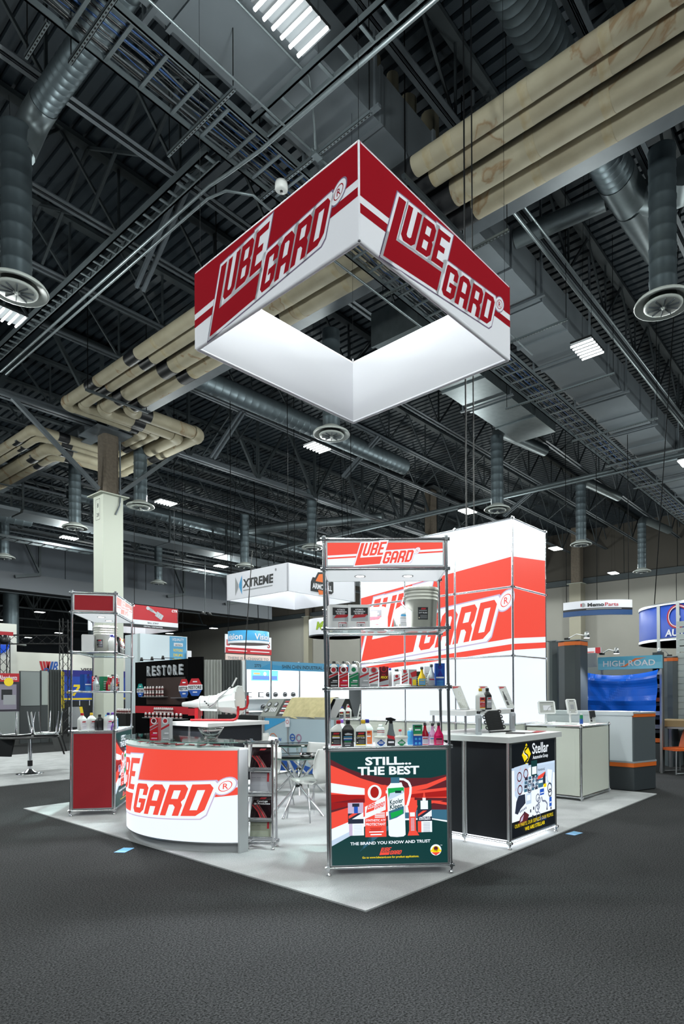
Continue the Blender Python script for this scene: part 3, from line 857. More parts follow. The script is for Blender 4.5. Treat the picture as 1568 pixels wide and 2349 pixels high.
# ---- the booth's own carpet and the neighbours' carpets
mb = MB(); mb.box(0, 0, 0, 6.46, 6.24, .012)
tag(mb.build('booth_carpet', BOOTH_CARPET), 'light grey carpet square under the lit display booth', 'carpet')
mb = MB(); mb.box(-12, 8.8, 0, 6.35, 14.8, .01)
tag(mb.build('neighbour_carpet', BOOTH_CARPET), 'pale carpet under the bar table of the booth at the left', 'carpet')
mb = MB(); mb.box(7.4, 8.8, 0, 16, 14.8, .01)
tag(mb.build('neighbour_carpet', HALL_CARPET), 'grey carpet under the booth with white shelves', 'carpet')

# the next hall seen under the header: dark trusses and far rows of lamps
for q, y in enumerate((44.0, 51.5, 59.0, 66.5)):
    joist(y, 8.6, 11.9, -24.0, 34.0, 3.2, .15, 'dark deep roof truss of the next hall, %s one beyond the grey header' % _ordn[q], 'trusses of the next hall', lump=True, webw=.13)
k = 0
for j in range(6, 10):
    for i in range(1, 7):
        o = dup(hb, hw(.75 + 7.4 * i, 1.55 + 7.25 * j, 7.6), BR, 'tiny far lamp of the next hall, %s row beyond the header, %s from the left' % (_ordn[j - 6], _ordn[i - 1])); o['group'] = 'far lamps of the next hall'; k += 1
for q, (x, y, h) in enumerate(((8, 46, 5.5), (14, 46, 5.2), (20, 46, 5.4), (4, 40, 5.6))):
    t = bthing('duct_drop', 'dark vertical duct drop hanging in the next hall, %s from the left' % _ordn[(1, 2, 3, 0)[q]], 'duct', (x, y, h), 'duct drops of the next hall')
    MB().tube((0, 0, 0), (0, 0, 11.9 - h), .5, 14).build('drop_pipe', DROP, t); MB().lathe([(.5, 0), (.95, -.05), (.95, .05), (.5, .12)], 20).build('outer_ring', RING, t)

# ================================================================== modular tube furniture
_mesh = {}
def cached(key, fn):
    if key not in _mesh: _mesh[key] = fn()
    return _mesh[key]
TR = 0.0125
def tube_mesh(L):
    return cached(('tube', round(L, 4)), lambda: MB().tube((0, 0, 0), (0, 0, L), TR, 12).mesh('tube', CHROME))
def joint_mesh():
    def f():
        mb = MB(); mb.sphere((0, 0, 0), .0215, 12, 8)
        for d in ((1, 0, 0), (-1, 0, 0), (0, 1, 0), (0, -1, 0), (0, 0, 1), (0, 0, -1)):
            d = Vector(d); mb.tube(d * .015, d * .03, .0155, 10)
        return mb.mesh('joint', CHROME)
    return cached('joint', f)
def foot_mesh():
    return cached('foot', lambda: MB().lathe([(.0, -.06), (.02, -.06), (.022, -.052), (.007, -.045), (.007, -.02), (.012, -.018), (.012, 0)], 12).mesh('foot', CHROME))
def rail(t, a, b):
    a = Vector(a); b = Vector(b); d = b - a; L = d.length
    o = link('rail', tube_mesh(L), t, a)
    o.rotation_euler = d.to_track_quat('Z', 'Y').to_euler()
    return o
def post(t, a, b):
    o = rail(t, a, b); o.name = 'post'; return o
def cube_frame(t, xs, ys, zs, skip=lambda a, b: False, feet=True):
    for x in xs:
        for y in ys:
            post(t, (x, y, zs[0]), (x, y, zs[-1]))
            for z in zs: link('joint', joint_mesh(), t, (x, y, z))
            if feet: link('foot', foot_mesh(), t, (x, y, zs[0]))
    for z in zs:
        for y in ys:
            for a, b in zip(xs[:-1], xs[1:]): rail(t, (a, y, z), (b, y, z))
        for x in xs:
            for a, b in zip(ys[:-1], ys[1:]):
                if not skip((x, a), z): rail(t, (x, a, z), (x, b, z))
def panel(t, name, o, u, v, th, m, fr=SILVER, fw=.014):
    """framed panel: o corner, u and v edge vectors, panel part with a frame child"""
    o, u, v = Vector(o), Vector(u), Vector(v); n = u.cross(v).normalized()
    un, vn = u.normalized(), v.normalized()
    mb = MB(); a, b = u.length, v.length
    P_ = lambda x, y, z: o + un * x + vn * y + n * z
    mb.loft([[P_(fw * .6, fw * .6, z), P_(a - fw * .6, fw * .6, z), P_(a - fw * .6, b - fw * .6, z), P_(fw * .6, b - fw * .6, z)] for z in (-th / 2, th / 2)])
    p = mb.build(name, m, t)
    if fr:
        mb = MB(); w = th * .8
        for q in ((0, 0, a, fw), (0, b - fw, a, b), (0, fw, fw, b - fw), (a - fw, fw, a, b - fw)):
            mb.loft([[P_(q[0], q[1], z), P_(q[2], q[1], z), P_(q[2], q[3], z), P_(q[0], q[3], z)] for z in (-w, w)])
        mb.build('frame', fr, p)
    return p

TZ = [.06, 1.06, 1.56, 2.06, 2.56, 2.81]
TW, TD = 1.028, .514
def header_graphic(t):
    g = G2(); w, h = TW - .06, .21
    g.rect(0, 0, w, h, E_WHITE, 0)
    s = lambda v0, v1, m, L: g.poly([(0, v0), (w, v0 + .055), (w, v1 + .055), (0, v1)], m, L)
    g.poly([(0, .092), (w, .147), (w, h), (0, h)], E_RED, 1); s(.062, .075, E_RED, 1)
    logo(g, .225, .008, .00080, .00087, .062, E_RED, E_WHITE, E_LILAC, L=2)
    return g.build('header_print', t, (.03, -.006, 2.58), (1, 0, 0), (0, 0, 1))
def poster(t):
    g = G2(); W, H = TW - .06, .955
    X_ = lambda p: ((p[0] - 92) / 1400 * W, (1362 - p[1]) / 1390 * H)
    pp = lambda m, L, *pts: g.poly([X_(p) for p in pts], m, L)
    g.rect(0, 0, W, H, E_GREEN, 0)
    pp(E_MAROON, 1, (92, 75), (300, 190), (500, 268), (750, 308), (1000, 320), (1300, 325), (1492, 288), (1492, 720), (92, 940))
    pp(E_RED, 2, (92, 145), (250, 215), (450, 310), (700, 395), (1000, 440), (1250, 398), (1492, 312), (1492, 352), (1250, 455), (1120, 480), (1492, 445), (1492, 600), (1300, 640), (92, 925))
    pp(E_DRED, 3, (92, 500), (500, 520), (760, 520), (760, 560), (500, 600), (92, 690)); pp(E_MAROON, 3, (92, 600), (400, 560), (520, 560), (520, 600), (92, 720))
    pp(E_DRED, 3, (1050, 520), (1492, 480), (1492, 560), (1050, 560)); pp(E_MAROON, 4, (1100, 560), (1492, 575), (1492, 610), (1100, 590)); pp(E_RED, 4, (1250, 590), (1492, 630), (1492, 660), (1250, 620))
    pp(E_WHITE, 4, (92, 360), (300, 398), (500, 435), (800, 470), (800, 500), (500, 512), (300, 506), (92, 476))
    pp(E_WHITE, 4, (92, 918), (300, 838), (520, 770), (800, 720), (800, 760), (520, 880), (300, 1015), (92, 1128)); pp(E_PALE, 5, (92, 1060), (300, 960), (480, 900), (480, 920), (92, 1128))
    pp(E_GREEN, 4, (92, 1130), (300, 1016), (500, 905), (800, 830), (1492, 870), (1492, 1362), (92, 1362))
    pp(E_STEELB, 4, (420, 1210), (560, 1010), (800, 880), (900, 870), (640, 1040)); pp(E_STEELB, 4, (980, 740), (1150, 708), (1492, 716), (1492, 845), (1300, 812), (980, 812)); pp(E_WHITE, 5, (980, 812), (1300, 816), (1492, 848), (1492, 868), (1300, 830), (980, 834))
    # product pictures
    R_ = lambda x0, y0, x1, y1, m, L: pp(m, L, (x0, y1), (x1, y1), (x1, y0), (x0, y0))
    R_(292, 606, 478, 735, E_LILAC, 6); R_(345, 615, 430, 655, E_NAVY, 7); R_(365, 655, 412, 735, E_BLUE, 7); R_(292, 735, 478, 860, E_NAVY, 6); pp(E_RED, 7, (300, 800), (300, 765), (350, 735), (415, 735)); pp(E_WHITE, 7, (340, 805), (478, 725), (478, 805)); R_(303, 860, 482, 1005, E_WHITE, 6); R_(303, 860, 343, 1005, E_LILAC, 7)
    R_(497, 398, 752, 1028, E_RED, 6)
    c = X_((617, 490)); g.circ(c[0], c[1], .058, E_WHITE, 7, 24, .066); g.circ(c[0], c[1] + .004, .036, E_DRED, 8, 20, .048)
    pp(E_WHITE, 7, (497, 660), (748, 530), (748, 700), (497, 805)); u0, v0 = X_((510, 735)); logo(g, u0, v0, .000255, .00034, .36, E_RED, None, None, L=6, mark=False)
    for y, s, tt in ((838, .021, 'SYNTHETIC ATF'), (888, .024, 'PROTECTANT')): u, v = X_((625, y)); g.text(u, v, tt, s * 1.25, E_WHITE, 8, .02, align='C', width=.165)
    for y in (740, 765, 788): R_(615, y - 8, 738, y + 6, E_WHITE, 7)
    for y, a in ((920, 70), (935, 60), (950, 72)): R_(625 - a, y - 4, 625 + a, y + 3, E_DRED, 7)
    R_(545, 960, 718, 972, E_WHITE, 7); R_(560, 992, 695, 1006, E_WHITE, 7)
    R_(815, 308, 920, 378, E_STEELB, 7); pp(E_WHITE, 6, (765, 430), (800, 395), (815, 372), (945, 372), (960, 420), (975, 430), (985, 1010), (960, 1030), (880, 1036), (800, 1028), (780, 1010))
    pp(E_GREENB, 7, (778, 440), (972, 430), (972, 500), (860, 530), (785, 580)); pp(E_PALE, 8, (785, 560), (800, 500), (960, 470), (972, 500), (785, 585)); R_(865, 470, 940, 500, E_GREEN, 9)
    pp(E_STEELB, 7, (785, 720), (968, 660), (968, 750), (880, 800), (790, 828)); pp(E_GREENB, 8, (805, 740), (955, 700), (955, 752), (815, 810))
    for tt, y in (('Kooler', 640), ('Kleen', 700)): u, v = X_((795, y)); g.text(u, v, tt, .056, E_GREEN, 9, .02, slope=.16, width=.112 if tt == 'Kooler' else .104)
    g.line([X_(p) for p in ((915, 330), (975, 335), (1030, 370), (1055, 430), (1050, 510), (1030, 590), (1010, 660))], .019, E_WHITE, 6); R_(985, 650, 1030, 740, E_WHITE, 6)
    pp(E_RED, 7, (1015, 660), (1045, 640), (1050, 600), (1085, 600), (1090, 640), (1138, 660), (1112, 740), (1115, 960), (1150, 1022), (1010, 1022), (1030, 960), (1030, 740)); R_(1042, 740, 1100, 790, E_WHITE, 8)
    for y in range(810, 970, 16): R_(1050, y, 1095, y + 7, E_PALE, 8)
    R_(1130, 590, 1305, 705, E_GREEN, 6); pp(E_RED, 7, (1200, 570), (1212, 492), (1222, 492), (1235, 570)); R_(1172, 600, 1262, 705, E_WHITE, 7); R_(1196, 565, 1236, 605, E_WHITE, 7)
    R_(1133, 705, 1308, 850, E_NAVY, 6); pp(E_RED, 7, (1140, 790), (1140, 765), (1200, 722), (1250, 722)); pp(E_WHITE, 7, (1190, 795), (1306, 715), (1306, 795)); R_(1135, 850, 1308, 985, E_WHITE, 6); R_(1135, 850, 1178, 985, E_RED, 7)
    for tt, y in (('LIMITED SLIP', 815), ('SUPPLEMENT', 835)): u, v = X_((1150, y)); g.text(u, v, tt, .017, E_WHITE, 8, .02)
    for y in range(870, 980, 18): R_(1200, y, 1285, y + 5, E_GREY, 8)
    for y in range(880, 990, 18): R_(360, y, 460, y + 5, E_PALE, 8)
    # words
    u, v = X_((788, 150)); g.text(u, v, 'STILL...', .09, E_WHITE, 8, .035, align='C', width=.385)
    u, v = X_((790, 270)); g.text(u, v, 'THE BEST', .093, E_WHITE, 8, .035, align='C', width=.515)
    u, v = X_((800, 1115)); g.text(u, v, 'THE BRAND YOU KNOW AND TRUST', .034, E_WHITE, 8, .025, align='C', width=.67, slope=.012)
    u0, v0 = X_((662, 1250)); logo(g, u0, v0, .000305, .00029, .02, E_RED, None, None, L=4, mark=False)
    u, v = X_((800, 1286)); g.text(u, v, 'Go to www.lubegard.com for product applications.', .0235, E_YELLOW, 8, .02, align='C', width=.475)
    c = X_((1350, 1205)); g.circ(c[0], c[1], .047, E_WHITE, 6); g.circ(c[0], c[1], .033, E_YELLOW, 7); g.circ(c[0], c[1] + .012, .018, E_MAROON, 8); g.rect(c[0] - .045, c[1] - .016, c[0] + .045, c[1] + .002, E_YELLOW, 8); g.poly([(c[0] - .04, c[1] - .02), (c[0] + .04, c[1] - .02), (c[0], c[1] - .046)], E_RED, 8); g.text(c[0], c[1] - .012, '1-30', .018, E_BLACK, 9, .02, align='C')
    u, v = X_((1405, 1155)); g.text(u, v, 'TM', .012, E_WHITE, 8)
    return g.build('poster_print', t, (.03, -.008, .085), (1, 0, 0), (0, 0, 1))
SPOT = mat('lit_downlight', (1, 1, 1, 1), .3, emit=9.0)
def tower(label, loc, rot, spot_w):
    t = thing('display_tower', label, 'display stand', loc, 0, 'tube display towers'); t.rotation_euler = rot
    cube_frame(t, [0, TW], [0, TD], TZ)
    g = .016
    p = panel(t, 'poster_lightbox', (g, 0, .06 + g), (TW - 2 * g, 0, 0), (0, 0, 1 - 2 * g), .012, E_GREEN); poster(p)
    p = panel(t, 'header_lightbox', (g, 0, 2.56 + g), (TW - 2 * g, 0, 0), (0, 0, .25 - 2 * g), .01, E_WHITE); header_graphic(p)
    for x in (0, TW):
        panel(t, 'side_panel', (x, g, .06 + g), (0, TD - 2 * g, 0), (0, 0, 1 - 2 * g), .008, RED_FABRIC)
        panel(t, 'header_side_panel', (x, g, 2.56 + g), (0, TD - 2 * g, 0), (0, 0, .25 - 2 * g), .008, RED_FABRIC)
    panel(t, 'back_panel', (g, TD, .06 + g), (TW - 2 * g, 0, 0), (0, 0, 1 - 2 * g), .008, GREY_PANEL)
    panel(t, 'header_back_panel', (g, TD, 2.56 + g), (TW - 2 * g, 0, 0), (0, 0, .25 - 2 * g), .008, RED_FABRIC)
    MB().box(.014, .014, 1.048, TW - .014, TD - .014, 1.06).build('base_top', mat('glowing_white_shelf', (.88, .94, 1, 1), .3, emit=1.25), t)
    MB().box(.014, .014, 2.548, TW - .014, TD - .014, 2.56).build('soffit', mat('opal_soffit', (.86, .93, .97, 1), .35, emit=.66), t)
    for x in (.3, .72):
        MB().lathe([(.0, 0), (.04, 0), (.045, -.004), (.05, -.006), (.05, 0)], 18).build('downlight_ring', SILVER, t, (x, .24, 2.546)); MB().lathe([(0, -.001), (.036, -.001), (.036, -.004), (0, -.004)], 16).build('downlight', SPOT, t, (x, .24, 2.545))
        L = bpy.data.lights.new('downlight_lamp', 'SPOT'); L.energy = spot_w; L.spot_size = radians(125); L.spot_blend = .6; L.shadow_soft_size = .035; L.color = (.92, .97, 1)
        lo = bpy.data.objects.new('downlight_lamp', L); COL.objects.link(lo); lo.parent = t; lo.location = (x, .17, 2.53); lo.rotation_euler = (radians(-6), 0, 0)
    for z in (1.56, 2.06): MB().box(.014, .014, z + .004, TW - .014, TD - .014, z + .012).build('glass_shelf', GLASS, t)
    return t
TA = tower('nearest tall tube display tower with a lit logo header and dark green poster base', (.422, .802, .012), (0, -.010, -.8204), 330)
TB = tower('display tower at the left with dark red side panels, behind the curved counter', (.562, 4.836, .012), (.0088, 0, .906), 330)

# ================================================================== hanging sign
SGN = (1.452, 1.370); SA = -.0119; SZ = 6.188; SS = 3.053; SH = 1.027
t = thing('hanging_sign', 'big square red and white fabric sign hanging over the booth', 'hanging sign', (SGN[0], SGN[1], SZ), SA)
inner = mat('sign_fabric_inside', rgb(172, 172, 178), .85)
th = .045
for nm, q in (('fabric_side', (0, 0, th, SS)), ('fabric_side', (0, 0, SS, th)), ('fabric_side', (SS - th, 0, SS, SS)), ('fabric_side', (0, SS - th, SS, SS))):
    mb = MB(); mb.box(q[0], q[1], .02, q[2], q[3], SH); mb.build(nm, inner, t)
mb = MB()
for z in (.012, SH - .01):
    for a, b in (((.02, .02, z), (SS - .02, .02, z)), ((.02, .02, z), (.02, SS - .02, z)), ((SS - .02, .02, z), (SS - .02, SS - .02, z)), ((.02, SS - .02, z), (SS - .02, SS - .02, z))): mb.tube(a, b, .028, 8)
mb.build('tube_frame', SIGN_WHITE, t)
def sign_face(o, ud):
    g = G2(.0015)
    g.rect(0, 0, SS, SH, SIGN_WHITE, 0)
    y = lambda a, u: a + .055 * u
    g.poly([(0, .465), (SS, .632), (SS, SH), (0, SH)], SIGN_RED, 1); g.poly([(0, .285), (SS, .457), (SS, .552), (0, .388)], SIGN_RED, 1)
    logo(g, .36, .03, .00365, .00365, .098, SIGN_RED, SIGN_WHITE, SIGN_LILAC, L=2)
    return g.build('sign_print', t, o, ud, (0, 0, 1))
sign_face((-.004, SS, 0), (0, -1, 0)); sign_face((0, -.004, 0), (1, 0, 0))
mb = MB(); mb.path([(.0, .0, 0), (.0, 0, SH)], .012, 6); mb.build('corner_seam', SIGN_WHITE, t)
for i, (x, y) in enumerate(((.05, .05), (SS - .05, .05), (.05, SS - .05), (SS - .05, SS - .05))):
    MB().tube((x, y, SH), (x, y, (12.16 if y < 1 else 11.5) - SZ), .0025, 5).build('hanging_wire', WIRE, t); MB().tube((x, y, SH), (x, y, SH + .05), .014, 8).build('clip', SILVER, t)

# ================================================================== tall lit wall with the storage cabinets below
LW = (4.81, 1.483)
t = thing('light_wall', 'tall backlit red and white wall of tube frames at the back of the booth', 'lit wall', (LW[0], LW[1], .012))
ZW = [1.06, 2.06, 3.06, 4.06]
def lw_post(x, y): 
    post(t, (x, y, .06), (x, y, 4.06)); link('foot', foot_mesh(), t, (x, y, .06)); link('joint', joint_mesh(), t, (x, y, .06))
    for z in ZW: link('joint', joint_mesh(), t, (x, y, z))
pts = [(0, 3), (0, 2), (0, 1), (0, 0), (1.05, 0)]
for p in pts: lw_post(*p)
for p in ((1.05, 3),): lw_post(*p)
for a, b in zip(pts[:-1], pts[1:]):
    for z in ZW: rail(t, (*a, z), (*b, z))
for z in ZW: rail(t, (0, 3, z), (1.05, 3, z)); rail(t, (1.05, 0, z), (1.05, 3, z))
def wall_graphic(clip, o, ud, par):
    g = G2(.0012)
    g.rect(0, 1.06, 4.05, 4.06, E_WHITE, 0)
    zs = lambda u: 2.02 + .083 * (u - .456)
    g.poly([(0, zs(0) + .075), (4.05, zs(4.05) + .085), (4.05, 3.2 + .1 * 4.05), (0, 3.2)], E_RED, 1)
    g.poly([(0, zs(0) - .085), (4.05, zs(4.05) - .09), (4.05, zs(4.05)), (0, zs(0))], E_RED, 1)
    logo(g, .016, 2.09, .00437, .0048, .098, E_RED, E_WHITE, E_LILAC, L=2)
    return g.build('wall_print', par, o, ud, (0, 0, 1), clip=clip)
gp = .017
for i in range(3):
    for z in ZW[:3]:
        o = Vector((0, 3 - i, 0)); c = (i + gp, z + gp, i + 1 - gp, z + 1 - gp)
        p = MB().box(-.004, 2 - i + gp, z + gp, .012, 3 - i - gp, z + 1 - gp).build('light_panel', E_WHITE, t)
        wall_graphic(c, (-.006, 3, 0), (0, -1, 0), p)
for z in ZW[:3]:
    p = MB().box(gp, -.004, z + gp, 1.05 - gp, .012, z + 1 - gp).build('light_panel', E_WHITE, t)
    wall_graphic((3 + gp, z + gp, 4.05 - gp, z + 1 - gp), (-3, -.006, 0), (1, 0, 0), p)
MB().box(.03, 2.985, .05, 1.04, 3.0, 4.05).build('end_panel', GREY_PANEL, t)
MB().box(1.04, .02, .05, 1.055, 3, 4.05).build('back_panel', GREY_PANEL, t)
MB().box(.02, -.004, .08, 1.03, .01, 1.05).build('base_panel', GREY_PANEL, t)
for yy in (0, 1, 2):
    p = MB().box(-.004, yy + .02, .08, .012, yy + .98, 1.04).build('cabinet_front', GREY_PANEL, t)
    MB().box(-.012, yy + .06, .14, -.004, yy + .94, .96).build('door', GREY_PANEL, p); MB().box(-.02, yy + .58, .86, -.012, yy + .74, .885).build('handle', SILVER, p)
t = thing('storage_cabinet', 'low grey cabinet with a recessed handle at the left end of the lit wall', 'cabinet', (4.81, 4.5, .012))
cube_frame(t, [0, .55], [0, 1.15], [.06, 1.06])
MB().box(.0, .01, 1.05, .55, 1.14, 1.066).build('top', WHITE, t); MB().box(.02, .02, .07, .53, 1.13, 1.05).build('carcass', GREY_PANEL, t)
d = MB().box(-.012, .08, .14, -.002, 1.05, .96).build('door', GREY_PANEL, t); MB().box(-.02, .4, .85, -.012, .62, .875).build('handle', SILVER, d)

# white counter at the right end of the wall
t = thing('service_counter', 'pale grey counter with tablet stands in front of the lit wall', 'counter', (5.15, .612, .012))
cube_frame(t, [0, 1.03], [0, .86], [.04, 1.04])
for (o, u) in (((0, .844, .056), (0, -.83, 0)), ((.016, 0, .056), (1.0, 0, 0)), ((1.03, .016, .056), (0, .83, 0))):
    p = panel(t, 'side_panel', o, u, (0, 0, .968), .008, GREY_PANEL, None)
MB().box(-.006, .09, .2, 0, .76, .92).build('door', GREY_PANEL, t)
MB().box(.01, .01, 1.03, 1.02, .85, 1.046).build('top', WHITE, t)

# ================================================================== corner counters with posters (one nearer, one at the back left)
def corner_counter(label, loc, rz, L, w, art, shelf):
    """local x along the poster front, y along the black side; slab on top"""
    t = thing('poster_counter', label, 'counter', loc, rz)
    ys = [0, .515, 1.03] if L > 1 else [0, .515]
    for x in (0, w):
        for y in ys:
            post(t, (x, y, .06), (x, y, 1.03)); link('joint', joint_mesh(), t, (x, y, .06)); link('foot', foot_mesh(), t, (x, y, .06))
    for a, b in zip(ys[:-1], ys[1:]):
        for x in (0, w): rail(t, (x, a, .06), (x, b, .06))
        for sx_ in (-.004, w - .004):
            for s_ in (a + .014, b - .02): MB().box(sx_ - .003, s_ - .006, .08, sx_ + .011, s_ + .012, 1.03).build('panel_edge', SILVER, t)
            MB().box(sx_, a + .03, .085, sx_ + .008, b - .03, 1.03).build('side_panel', BLACK_PANEL, t)
    rail(t, (0, 0, .06), (w, 0, .06)); rail(t, (0, ys[-1], .06), (w, ys[-1], .06))
    p = panel(t, 'poster_lightbox', (.016, 0, .08), (w - .032, 0, 0), (0, 0, .95), .012, E_BLACK)
    art(p, w)
    MB().box(.014, ys[-1] - .004, .08, w - .014, ys[-1] + .004, 1.03).build('back_panel', BLACK_PANEL, t)
    MB().bbox(-.085, -.05, 1.035, w + .07, ys[-1] + .08, 1.09, .006).build('worktop', WHITE, t)
    mb = MB(); mb.box(.03, -.012, .058, w - .03, .012, .066); mb.box(-.012, .03, .058, .012, ys[-1] - .03, .066); mb.build('light_strip', mat('lit_floor_strip', (.85, .93, 1, 1), .3, emit=22), t)
    L = bpy.data.lights.new('under_counter_lamp', 'AREA'); L.shape = 'RECTANGLE'; L.size = w - .1; L.size_y = ys[-1] - .1; L.energy = 14; L.color = (.88, .95, 1); lo = bpy.data.objects.new('under_counter_lamp', L); COL.objects.link(lo); lo.parent = t; lo.location = (w / 2, ys[-1] / 2, .075)
    return t
def stellar_art(p, w):
    g = G2(); W, H = w - .06, .92
    X_ = lambda q: ((q[0] - 0) / 100 * W, q[1] / 100 * H)
    pp = lambda m, L, *pts: g.poly([X_(q) for q in pts], m, L)
    R_ = lambda x0, y0, x1, y1, m, L: pp(m, L, (x0, y0), (x1, y0), (x1, y1), (x0, y1))
    g.rect(0, 0, W, H, E_BLACK, 0); R_(0, 17, 100, 74.5, E_WHITE, 1); R_(0, 72, 100, 74.5, E_PALE, 2); pp(E_PALE, 2, (40, 74.5), (100, 74.5), (100, 60), (80, 66))
    # emblem
    ex, ey = 32, 87
    pp(E_YELLOW, 2, (ex - 10, ey), (ex - 2, ey + 8.5), (ex + 3, ey + 8.5), (ex + 10, ey), (ex + 3, ey - 8), (ex - 4, ey - 8)); pp(E_YELLOW, 2, (ex - 2.5, ey + 9.5), (ex + 2.5, ey + 9.5), (ex, ey + 12.3)); pp(E_YELLOW, 2, (ex - 2.5, ey - 9.3), (ex + 2.5, ey - 9.3), (ex, ey - 12))
    S_ = [(ex + 4, ey + 8.6), (ex - 4, ey + 4.5), (ex - 3.5, ey + 1.5), (ex + 3, ey - 1.5), (ex + 4, ey - 4.5), (ex - 3, ey - 8.2)]
    g.line([X_(q) for q in S_], .018, E_BLACK, 3); g.line([X_((a - 2.4, b)) for a, b in S_[1:5]], .009, E_WHITE, 4)
    u, v = X_((45, 86.5)); g.text(u, v, 'Stellar', .155, E_WHITE, 2, .012, width=.37); u, v = X_((46.5, 80.5)); g.text(u, v, 'Automotive Group', .052, E_WHITE, 2, .01, width=.345)
    u, v = X_((50, 10.2)); g.text(u, v, 'OUR PARTS, OUR SERVICE, OUR PEOPLE.', .052, E_YELLOW, 8, .0, align='C', width=.85); u, v = X_((50, 4)); g.text(u, v, 'WE ARE STELLAR', .052, E_YELLOW, 8, .02, align='C', width=.44)
    # collage of parts
    pp(E_PALE, 3, (5, 75), (36, 77), (36, 55), (12, 40), (6, 45))
    for i in range(9): g.line([X_((7 + 3.3 * i, 50 + (i * 7) % 22)), X_((9.5 + 3.3 * i, 53 + (i * 7) % 22))], .004, E_RED, 4)
    for (x, y) in ((16, 64), (30, 66), (17, 50)): u, v = X_((x, y)); g.ring(u, v, .05, .013, E_MAROON, 4, 18)
    R_(42, 62, 56, 79, E_GREEN, 4); R_(44, 63.5, 54.5, 72, E_WHITE, 5)
    pp(E_PALE, 3, (56, 72), (80, 70), (80, 58), (56, 58)); u, v = X_((57, 66)); g.text(u, v, 'TRANSAXLE', .03, E_NAVY, 5, .02); pp(E_RED, 4, (57, 56), (57, 60), (76, 64), (70, 58)); pp(E_NAVY, 4, (68, 56), (76, 64), (76, 50), (66, 48)); pp(E_PALE, 3, (79, 52), (79, 70), (96, 67), (92, 44)); pp(E_WHITE, 4, (81, 54), (81, 66), (93, 64), (90, 48))
    for i in range(4):
        for j in range(4): R_(26 + 8.2 * i + j * .6, 46 + 4.2 * j, 32.5 + 8.2 * i + j * .6, 49.4 + 4.2 * j, E_NAVY if (i + j) % 2 else E_STEELB, 4)
    for (x, y) in ((38, 50), (50, 54)): u, v = X_((x, y)); g.ring(u, v, .06, .018, E_GREY, 5, 16); g.ring(u, v, .025, .012, E_PALE, 6, 12)
    R_(58, 47, 70, 57, E_STEELB, 5); R_(59, 52, 69, 55, E_WHITE, 6); R_(62, 38, 72, 45, E_BLUE, 5); R_(63, 40, 71, 41, E_WHITE, 6); R_(71, 46, 78, 50, E_YELLOW, 5)
    for (x, y, r) in ((86, 44, .055), (87, 38, .045), (57, 36, .045), (60, 33, .035), (55, 24, .045), (58, 26, .035)): u, v = X_((x, y)); g.ring(u, v, r, .014, E_NAVY if x > 80 else E_GREY, 5, 16)
    pp(E_NAVY, 4, (6, 26), (9, 38), (14, 44), (28, 44), (29, 34), (18, 29), (12, 24)); R_(30, 32, 42, 44, E_PALE, 4); R_(32, 36, 40, 42, E_WHITE, 5)
    g.line([X_(q) for q in ((66, 36), (68, 31), (75, 30), (80, 26), (79, 21))], .02, E_GREY, 5); R_(85, 22, 91, 33, E_BLUE, 5); R_(86, 26, 90, 27.5, E_WHITE, 6)
    for i in range(5): R_(16 + 3.2 * i, 25 + i * .6, 18 + 3.2 * i, 27.5 + i * .6, E_GREY, 4)
    pp(E_MAROON, 4, (13, 13), (17, 20), (27, 25), (37, 20), (33, 15), (24, 10)); pp(E_LILAC, 5, (17, 15), (19, 19), (25, 22), (22, 16)); R_(25, 22, 28, 25, E_NAVY, 4)
    for (x, y) in ((40, 13), (44, 15), (39, 22), (46, 24), (88, 18), (78, 19)): R_(x, y, x + 2.6, y + 3.4, E_NAVY, 4)
    u, v = X_((58, 15)); g.ring(u, v, .05, .01, E_GREY, 5, 16); R_(50, 7, 58, 10, E_NAVY, 4); u, v = X_((63, 9)); g.text(u, v, 'MAHLE', .05, E_BLUE, 5, .0, width=.13)
    g.build('poster_print', p, (.03, -.008, .095), (1, 0, 0), (0, 0, 1))
SC_ = corner_counter('black counter with a white worktop and a colourful lit parts poster at the right', (2.139, .062, .012), 0.0, 1.03, 1.01, stellar_art, True)
def plain_art(p, w):
    g = G2(); g.rect(0, 0, w - .06, .92, E_BLACK, 0); g.rect(0, .17, w - .06, .68, E_PALE, 1); g.build('poster_print', p, (.03, -.008, .095), (1, 0, 0), (0, 0, 1))
TC_ = corner_counter('black counter with a white worktop carrying the white gearbox', (3.15, 6.17, .012), pi, 1.03, 1.0, plain_art, False)
# raised display shelf standing on the nearer counter
t = thing('raised_shelf', 'white raised shelf on chrome legs above the black counter', 'display shelf', (2.205, .595, 1.102))
MB().bbox(0, 0, .191, 1.0, .47, .243, .005).build('shelf_board', WHITE, t)
for x, y in ((.03, .03), (.5, .03), (.97, .03), (.03, .44), (.97, .44)): MB().tube((x, y, 0), (x, y, .191), .012, 10).build('leg', CHROME, t)

